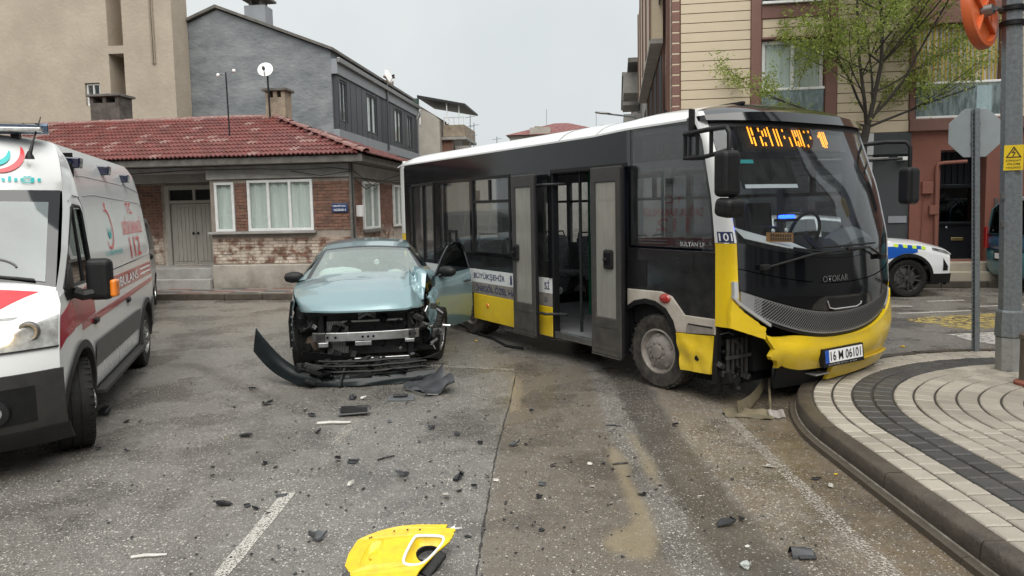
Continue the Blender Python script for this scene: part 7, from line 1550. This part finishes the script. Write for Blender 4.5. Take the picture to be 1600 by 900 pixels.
# ================================================================ DEBRIS
mat('shard_black', (.018,.018,.02), .38, c2=(.032,.032,.034), ns=25, amt=.4); mat('shard_grey', (.095,.10,.105), .4, c2=(.06,.063,.066), ns=20, amt=.4); mat('shard_white', (.62,.60,.56), .5, c2=(.48,.46,.42), ns=20, amt=.4); mat('shard_pale', (.42,.45,.42), .5, c2=(.33,.35,.33), ns=20, amt=.4); mat('mud_panel', (.17,.14,.085), .6, c2=(.10,.085,.055), ns=7, amt=.5)
DEB = [(-1.46,6.4,.281,.224,'K1'),(-1.11,6.9,.268,.163,'G1'),(-1.87,4.43,.157,.094,'K2'),(-2.24,5.83,.147,.084,'K3'),(-3.81,6.55,.155,.147,'K4'),(-2.39,6.8,.126,.114,'k'),(-.97,5.23,.141,.112,'S1'),(-1.32,5.19,.07,.074,'k'),(-1.2,5.14,.104,.054,'k'),(-1.85,5.15,.061,.054,'k'),(-.8,4.87,.098,.081,'g'),(-.4,4.78,.081,.089,'K5'),(-1.12,4.71,.056,.061,'w'),(-1.66,5.88,.06,.065,'k'),(-1.53,4.55,.092,.042,'g'),(-1.63,4.35,.066,.039,'k'),(-1.7,4.39,.052,.039,'k'),(-1.54,4.28,.036,.038,'g'),(-1.13,3.92,.106,.095,'G2'),(-1.17,3.89,.026,.017,'k'),(-2.0,3.75,.183,.048,'W1'),(-.28,3.91,.066,.025,'k'),(-.34,4.01,.054,.018,'w'),(-1.58,6.12,.289,.051,'W2'),(-2.14,4.92,.041,.04,'k'),(-2.75,7.41,.162,.06,'k'),(-2.68,6.72,.045,.05,'k'),(-1.6,6.94,.082,.09,'k'),(-1.49,6.93,.094,.053,'w'),(-1.84,6.36,.086,.044,'k'),(-3.49,6.3,.053,.058,'k'),(-3.36,6.3,.042,.047,'k'),(-3.06,5.51,.065,.033,'k'),(-1.75,5.08,.043,.035,'k'),(-.71,5.92,.07,.058,'k'),(-.48,5.74,.058,.064,'k'),(-.77,5.59,.038,.042,'k'),(-.45,4.47,.068,.055,'w'),(-.58,4.48,.03,.033,'k'),(-1.02,4.64,.039,.035,'k'),(-1.47,5.03,.025,.028,'k'),(-1.42,5.04,.02,.022,'k'),(-1.1,4.35,.029,.016,'k'),(-.38,4.57,.046,.034,'k'),(-.28,4.66,.047,.024,'k'),(-1.1,6.14,.062,.041,'g'),(-2.22,5.11,.052,.021,'k'),(-2.64,4.79,.024,.019,'k'),(-1.14,3.53,.03,.014,'k'),(-2.21,5.39,.027,.03,'k'),(-3.32,5.57,.047,.052,'k'),(-.84,4.06,.016,.018,'k'),(-.71,6.25,.042,.032,'k'),(-.63,5.14,.026,.029,'k'),(-1.72,5.44,.029,.032,'k'),(-1.86,5.76,.023,.026,'k'),(-1.43,4.6,.019,.02,'k'),(-2.64,5.66,.019,.021,'k'),(-1.95,6.54,.044,.041,'k'),(-1.09,5.56,.023,.025,'k'),(-.79,6.45,.044,.048,'k'),(-2.38,5.77,.016,.017,'y'),(-.01,5.46,.092,.061,'g'),(.08,5.47,.037,.041,'k'),(-.28,5.52,.056,.058,'k'),(.27,4.99,.067,.061,'k'),(.4,5.07,.024,.026,'k'),(.53,5.01,.042,.041,'w'),(.17,4.65,.063,.065,'g'),(.14,4.44,.048,.053,'k'),(.18,4.41,.021,.023,'w'),(-.07,4.35,.026,.029,'k'),(-.14,4.74,.056,.037,'w'),(-.2,4.81,.041,.038,'k'),(-.0,4.01,.03,.033,'k'),(.09,4.04,.019,.021,'k'),(.14,3.97,.054,.039,'k'),(-.01,3.71,.023,.019,'k'),(-.06,3.67,.017,.019,'w'),(.28,3.5,.026,.029,'k'),(.75,5.01,.118,.027,'S2'),(.68,4.91,.033,.036,'k'),(.63,5.02,.042,.028,'k'),(.8,4.45,.075,.043,'k'),(.83,5.91,.129,.048,'S3'),(.81,5.61,.019,.021,'k'),(.95,4.6,.039,.023,'k'),(.59,4.32,.029,.032,'w'),(.5,4.6,.039,.029,'w'),(.15,6.41,.048,.045,'k'),(.52,6.3,.021,.023,'k'),(1.2,4.0,.135,.083,'K6'),(1.31,4.05,.048,.045,'k'),(1.16,3.51,.071,.064,'P1'),(1.48,3.62,.11,.099,'C1'),(1.77,4.89,.099,.046,'w'),(1.24,3.73,.031,.023,'w'),(1.27,4.26,.014,.016,'k'),(1.34,5.87,.055,.061,'k'),(1.16,4.41,.036,.016,'w'),(2.0,4.65,.071,.035,'k'),(1.93,4.53,.018,.02,'k'),(2.04,4.52,.046,.05,'w'),(1.59,4.87,.016,.018,'k'),(.53,3.9,.013,.012,'k'),(-.34,4.01,.054,.018,'w'),(-.28,4.67,.063,.018,'k'),(.72,5.41,.029,.028,'k'),(.68,5.17,.031,.022,'k'),(.77,4.77,.042,.016,'k'),(.91,4.53,.028,.017,'k'),(1.37,5.16,.024,.022,'k'),(4.9,8.91,.072,.048,'Y1'),(-.52,9.93,.044,.062,'Y2'),(2.17,4.73,.034,.025,'y')]
LBL = {'K1': ('large ribbed black plastic duct piece lying before the torn bumper', 'car part'), 'G1': ('flat dark grey plastic panel just right of the torn bumper front', 'car part'), 'K2': ('chunky black bracket left of the upper end of the near lane dash', 'car part'),
 'K3': ('long black slat fragment on the open asphalt midway between ambulance and car', 'plastic piece'), 'K4': ('black fragment nearest to the ambulance rear wheel', 'plastic piece'), 'K5': ('square black clip piece just left of the tar seam', 'plastic piece'), 'K6': ('split black grille fragment lying in the dark wheel track', 'plastic piece'),
 'G2': ('curved grey trim sliver above the yellow bumper panel', 'plastic piece'), 'W1': ('long white splinter near the bottom left of the road', 'plastic piece'), 'W2': ('thin white rod crossing the far worn lane dash', 'plastic piece'), 'S1': ('straight black stick lying slanted left of the tar seam', 'plastic piece'), 'S2': ('thin black stick lying across the large puddle', 'plastic piece'), 'S3': ('thin brown black twig like strip above the large puddle', 'plastic piece'),
 'P1': ('pale grey metal tab with holes at the bottom of the wheel track', 'metal piece'), 'C1': ('dark blue grey cup shaped cover near the lower edge line', 'plastic piece'), 'Y1': ('bright yellow plastic chunk on the far side of the paved corner', 'plastic piece'), 'Y2': ('small pale yellow cup on the road under the bus door side', 'plastic piece')}
def shard(name, m, x, y, L_, D_, rot, seed, kind):
    rn = random.Random(seed); b = MB()
    L_ = max(L_, .012); D_ = max(D_, .008)
    if kind == 'stick':
        r_ = max(.006, L_*.045); b.tube([(-L_/2,0,r_),(-L_*.1,L_*.03,r_*1.2),(L_*.2,-L_*.02,r_*1.3),(L_/2,0,r_)], [r_,r_*1.15,r_,r_*.7], 6)
    else:
        n_ = rn.randint(5, 8); lift = min(L_, D_)*rn.uniform(.15,.55); th = max(.003, min(L_, D_)*.10); poly = []
        for k in range(n_):
            a = 2*math.pi*k/n_+rn.uniform(-.3,.3); q = rn.uniform(.62,1.0); poly.append((L_/2*q*math.cos(a), D_/2*q*math.sin(a)))
        tz = rn.uniform(0, 2*math.pi); hz = lambda px, py: .002+lift*max(0, .5+.5*(px/(L_/2)*math.cos(tz)+py/(D_/2)*math.sin(tz)))
        b.prism(poly, lambda a, c_: (a, c_, hz(a, c_)), lambda a, c_: (a, c_, hz(a, c_)+th))
        if L_ > .045:       # folded flange or ribs, so that it reads as a broken moulding
            for k in range(rn.randint(1, 3)):
                c0 = poly[rn.randint(0, n_-1)]; c1 = poly[rn.randint(0, n_-1)]
                if c0 == c1: continue
                h = min(L_, D_)*rn.uniform(.12,.34)
                b.prism([(0,0),(1,0),(1,.7),(0,1)], lambda t, v: (lerp(c0[0],c1[0],t), lerp(c0[1],c1[1],t), hz(lerp(c0[0],c1[0],t), lerp(c0[1],c1[1],t))+th*.6+h*v), lambda t, v: (lerp(c0[0],c1[0],t)+th, lerp(c0[1],c1[1],t)+th, hz(lerp(c0[0],c1[0],t), lerp(c0[1],c1[1],t))+th*.6+h*v))
    return b.build(name, m, None, loc=(x, y, .001), rot=(0,0,rot))
rn = random.Random(99); small = []
for i, (x, y, L_, D_, t) in enumerate(DEB):
    k = t[0]
    m_ = {'k':'shard_black','K':'shard_black','g':'shard_grey','G':'shard_grey','w':'shard_white','W':'shard_white','S':'shard_black','P':'shard_pale','C':'shard_grey','y':'yellow_shard','Y':'yellow_shard'}[k]
    ang_ = rn.uniform(-.35,.35)
    if t == 'S1': ang_ = R(38)
    if t == 'W1': ang_ = R(8)
    if t == 'W2': ang_ = R(2)
    if t == 'C1':
        cu = thing('broken_cover', LBL[t][0], LBL[t][1], (x, y, 0)); MB().shell(10, 6, lambda a, v: (-.05+.11*v, -.035+.075*a, .004+.05*math.sin(math.pi*a)*(1-.5*v)+.012*v), (0,0,-.004)).build('shell', 'shard_dark', cu, smooth=40); MB().shell(6, 3, lambda a, v: (-.02+.09*v, -.05+.05*a, .012+.02*a), (0,0,-.003)).build('flange', 'shard_black', cu); continue
    if t == 'K1':
        cu = thing('ribbed_duct', LBL[t][0], LBL[t][1], (x, y, 0), 6); MB().shell(12, 4, lambda a, v: (-.14+.28*a, -.06+.12*v, .02+.05*math.sin(math.pi*v)+.012*a), (0,0,-.006)).build('shell', 'shard_black', cu, smooth=35)
        for q in range(5): MB().box(-.12,.12,-.055+.022*q,-.049+.022*q,.03+.03*math.sin(math.pi*(q+.5)/5),.075).build('rib', 'shard_black', cu)
        continue
    if t == 'G1':
        cu = thing('broken_sheet', LBL[t][0], LBL[t][1], (x, y, 0), 3); MB().shell(10, 5, lambda a, v: (-.13+.26*a, -.055+.11*v-.02*a, .008+.022*v+.008*noise.noise((a*4,v*4,1))), (0,0,-.005)).build('sheet', 'shard_grey', cu, smooth=40); MB().box(-.08,.06,.0,.045,.026,.045).build('box', 'shard_black', cu, bevel=.006); continue
    nm = {'k':'plastic_shard','K':'plastic_fragment','g':'grey_shard','G':'trim_fragment','w':'white_shard','W':'white_splinter','S':'plastic_stick','P':'metal_tab','y':'yellow_shard','Y':'yellow_fragment'}[k]
    o = shard(nm, m_, x, y, L_, D_, ang_, 500+i, 'stick' if k == 'S' or t in ('W1','W2') else 'flake')
    if t in LBL: tag(o, *LBL[t])
    else: small.append((k, x, y, o))
ORD = 'nearest,second,third,fourth,fifth,sixth,seventh,eighth,ninth,tenth,eleventh,twelfth,thirteenth,fourteenth,fifteenth,sixteenth,seventeenth,eighteenth,nineteenth,twentieth,twenty first,twenty second,twenty third,twenty fourth,twenty fifth,twenty sixth,twenty seventh,twenty eighth,twenty ninth,thirtieth'.split(',')
def area(x): return ('between the ambulance and the lane dashes' if x < -2.0 else 'around the worn lane dashes' if x < -1.25 else 'between the lane dashes and the tar seam' if x < -.2 else 'on the brown strip right of the tar seam' if x < .62 else 'around the puddles and wheel track' if x < 1.5 else 'by the kerb')
cnt = {}
for k, x, y, o in sorted(small, key=lambda t: t[2]):
    q = (k, area(x)); j = cnt.get(q, 0); cnt[q] = j+1; c_ = {'k':'black','g':'grey','w':'white','y':'yellow'}[k]
    tag(o, 'small %s shard %s, %s' % (c_, q[1], 'nearest the camera' if j == 0 else ORD[j]+' from the camera'), 'plastic shard', '%s shards on the road' % c_)
rn = random.Random(123); cr = MB()
for i in range(900):     # glass crumbs and splinters too small to count
    x = rn.gauss(-.4,1.6); y = rn.uniform(3.4,9)
    if x > 2.1 or x < -4.2: continue
    s_ = rn.uniform(.003,.013); a = rn.uniform(0,6.3); cr.add([(x+s_*math.cos(a+q*2.1)*(1+.6*(q == 0)), y+s_*math.sin(a+q*2.1), .0045+.003*(q == 1)) for q in range(3)]+[(x,y,.004+s_*.8)], [(0,1,3),(1,2,3),(2,0,3),(0,2,1)])
c2_ = cr.build('debris_crumbs', 'shard_black'); tag(c2_, 'fine black crumbs of broken plastic strewn over the asphalt', 'debris', kind='stuff')
# yellow bumper corner in the foreground
yb = thing('bumper_corner_panel', 'broken yellow bumper corner with lamp opening lying on the road', 'bumper', (-.62, 3.54, .03), 0, rot=(R(11), R(-4), R(4)))
def holed(name, m, outer, holes, th, parent, fz, smooth=None):
    cu = bpy.data.curves.new('sheet', 'CURVE'); cu.dimensions = '2D'; cu.fill_mode = 'BOTH'; cu.extrude = th/2
    for poly in [outer]+holes:
        sp = cu.splines.new('POLY'); sp.points.add(len(poly)-1); sp.use_cyclic_u = True
        for q, (a, c_) in zip(sp.points, poly): q.co = (a, c_, 0, 1)
    ob = bpy.data.objects.new('sheet', cu); me = bpy.data.meshes.new_from_object(ob); bpy.data.objects.remove(ob); bpy.data.curves.remove(cu)
    bm_ = bmesh.new(); bm_.from_mesh(me); bmesh.ops.remove_doubles(bm_, verts=bm_.verts, dist=1e-5)
    for v in bm_.verts: v.co.z += fz(v.co.x, v.co.y)
    bm_.to_mesh(me); bm_.free(); me.name = name; me.materials.clear(); me.materials.append(MATS[m]); o = bpy.data.objects.new(name, me); col.objects.link(o); o.parent = parent; return o
def rpoly(pts, r_=.25, it=3):
    return smooth_poly(pts, it)
tri = rpoly([(.03,-.02),(.055,-.05),(.13,-.045),(.20,.05),(.245,.13),(.235,.165),(.11,.165),(.085,.15)], it=2)
ova = rpoly([(-.20,-.03),(-.13,-.02),(-.06,.13),(-.09,.145),(-.15,.135)], it=3)
rnj = random.Random(6)
outer = [(-.265,.02),(-.255,.10),(-.215,.185)] + jag((-.20,.19),(.02,.232),5,.002,rnj) + [(.10,.245),(.262,.248),(.252,.222),(.30,.215)] + jag((.305,.20),(.27,.12),6,.006,rnj) + [(.20,.04),(.12,-.08),(.10,-.13)] + jag((.05,-.16),(-.20,-.14),7,.01,rnj) + jag((-.225,-.06),(-.243,-.02),2,.006,rnj)
fz = lambda a, c_: .05*math.exp(-((a+.05)/.22)**2)+.02*c_/.2
holed('panel', 'yellow_shard', outer, [tri, ova], .011, yb, fz); tag(yb.children[-1], 'yellow painted outer skin with jagged edges')
def bowl(name, m, ring, c, r_, dep, parent, solid=False):
    b = MB(); n_ = len(ring); 
    inner = []
    for (a, q) in ring:
        t = math.atan2(q-c[1], a-c[0]); inner.append((c[0]+r_*math.cos(t), c[1]+r_*math.sin(t)))
    for j in range(5):
        s_ = j/4
        for o, i_ in zip(ring, inner): p = vl(o, i_, s_); b.v.append((p[0], p[1], fz(*p)-dep*math.sin(s_*math.pi/2)))
    for j in range(4):
        for k in range(n_): b.f.append((j*n_+k, j*n_+(k+1) % n_, (j+1)*n_+(k+1) % n_, (j+1)*n_+k))
    if solid: b.f.append(tuple(range(4*n_, 5*n_)))
    return b.build(name, m, parent, smooth=50)
lb_ = bowl('lamp_bowl', 'yellow_shard', tri, (.155,.075), .062, .035, yb); MB().tube([(a, c_, fz(a, c_)+.003) for a, c_ in tri+tri[:1]], .008, 6).build('lamp_rim', 'white_print', yb, smooth=50)
MB().lathe([(.064,-.045),(.064,-.02),(.055,-.018),(.055,-.045)], (.155,.075,fz(.155,.075)-.01), 'Z', 24, caps=False).build('lamp_ring', 'black_plastic', yb, smooth=30)
o2 = bowl('recess_bowl', 'yellow_shard', ova, (-.115,.06), .028, .022, yb, True); MB().lathe([(.03,0),(.031,.004),(.027,.006),(0,.007)], (-.115,.06,fz(-.115,.06)-.021), 'Z', 20).build('recess_disc', 'yellow_shard', yb, smooth=40)
for a, c_ in ((-.15,.175),(-.14,.178),(-.02,.195),(.05,.205),(.115,.21)): MB().lathe([(.0055,0),(.005,.002),(0,.002)], (a,c_,fz(a,c_)+.003), 'Z', 8).build('bolt_hole', 'black_print', yb)
MB().obox((.185,.0,-.015), .06, .16, .03, (.2,.3,-.6)).build('lamp_bracket', 'black_plastic', yb, bevel=.01); MB().obox((-.24,-.09,.0), .04, .12, .03, (.3,0,.2)).build('torn_bracket', 'scrap_grey', yb, bevel=.006)
MB().add([(.255,.216,fz(.25,.2)+.004),(.305,.218,fz(.3,.2)+.004),(.30,.232,fz(.3,.2)+.012),(.262,.205,fz(.26,.2)+.005)], [(0,1,2,3)]).build('white_fragment', 'white_print', yb)
# mud stained bent skirt under the bus, against the kerb
sk = thing('bent_skirt_panel', 'mud stained bent skirt panel wedged between the bus corner and the kerb', 'car part', (1.83, 6.08, 0))
MB().shell(16, 5, lambda a, v: (.0+.38*a, -.02+.16*v-.05*a+.03*math.sin(a*5), .012+.035*v+.02*noise.noise((a*4,v*3,2))), (0,0,-.006)).build('lower_sheet', 'mud_panel', sk, smooth=35); MB().shell(16, 5, lambda a, v: (.12+.62*a**.8, .04+.95*a+.05*v, .02+.26*a*a*.6+.10*v*(1-.3*a)), (0,0,-.006)).build('curved_sheet', 'mud_panel', sk, smooth=35); MB().tube([(.42,.10,.03),(.55,.5,.12),(.74,.98,.24)], .012, 6).build('edge_tube', 'mud_panel', sk)
MB().shell(8, 3, lambda a, v: (.36+.14*a, -.05+.06*v+.02*math.sin(a*9), .01+.05*v), (0,0,-.005)).build('torn_edge', 'hub_dirty', sk, smooth=30)
# long rubber strip dragged between the car and the bus
tag(MB().tube([(-.95,11.0,.12),(-.62,10.55,.05),(-.29,10.0,.02),(-.10,9.45,.02),(.12,9.2,.03)], .018, 6).build('rubber_strip', 'black_plastic'), 'long black rubber strip lying on the road beside the bus rear wheel', 'rubber strip')
# ================================================================ BLOCKS BESIDE THE STREET, out of view: for reflections in the glass, the left one for occlusion
def side_block(label, x0, x1, y0, y1, h, m, face):
    o = thing('street_side_building', label, 'building'); 
    part('wall', m, o, (x0,x1,y0,y1,0,h)); part('roof_edge', 'concrete_dark', o, (x0-.4,x1+.4,y0-.4,y1+.4,h+.01,h+.25))
    xf = x0 if face < 0 else x1; n_ = int((y1-y0)/2.6)
    for i in range(n_):
        y = y0+.7+i*2.6
        for z in (1.0,4.0,7.0,10.0):
            if z+1.6 < h: part('window', 'glass_tint', o, ((xf-.03,xf-.004) if face < 0 else (xf+.004,xf+.03))+(y,y+1.3,z,z+1.5))
    return o
side_block('grey apartment block at the pavement corner right of the camera', 9.0, 22, -14, 6.6, 11.0, 'render_grey', -1)
side_block('unseen grey apartment block added as occluder left of the street behind the camera', -24, -9.5, -22, 6.0, 9.0, 'render_grey', 1)  # unseen block, added to occlude light from the left
side_block('pale apartment block further along the cross street on the right', 24, 40, -12, 7.0, 12.0, 'render_pale', -1)
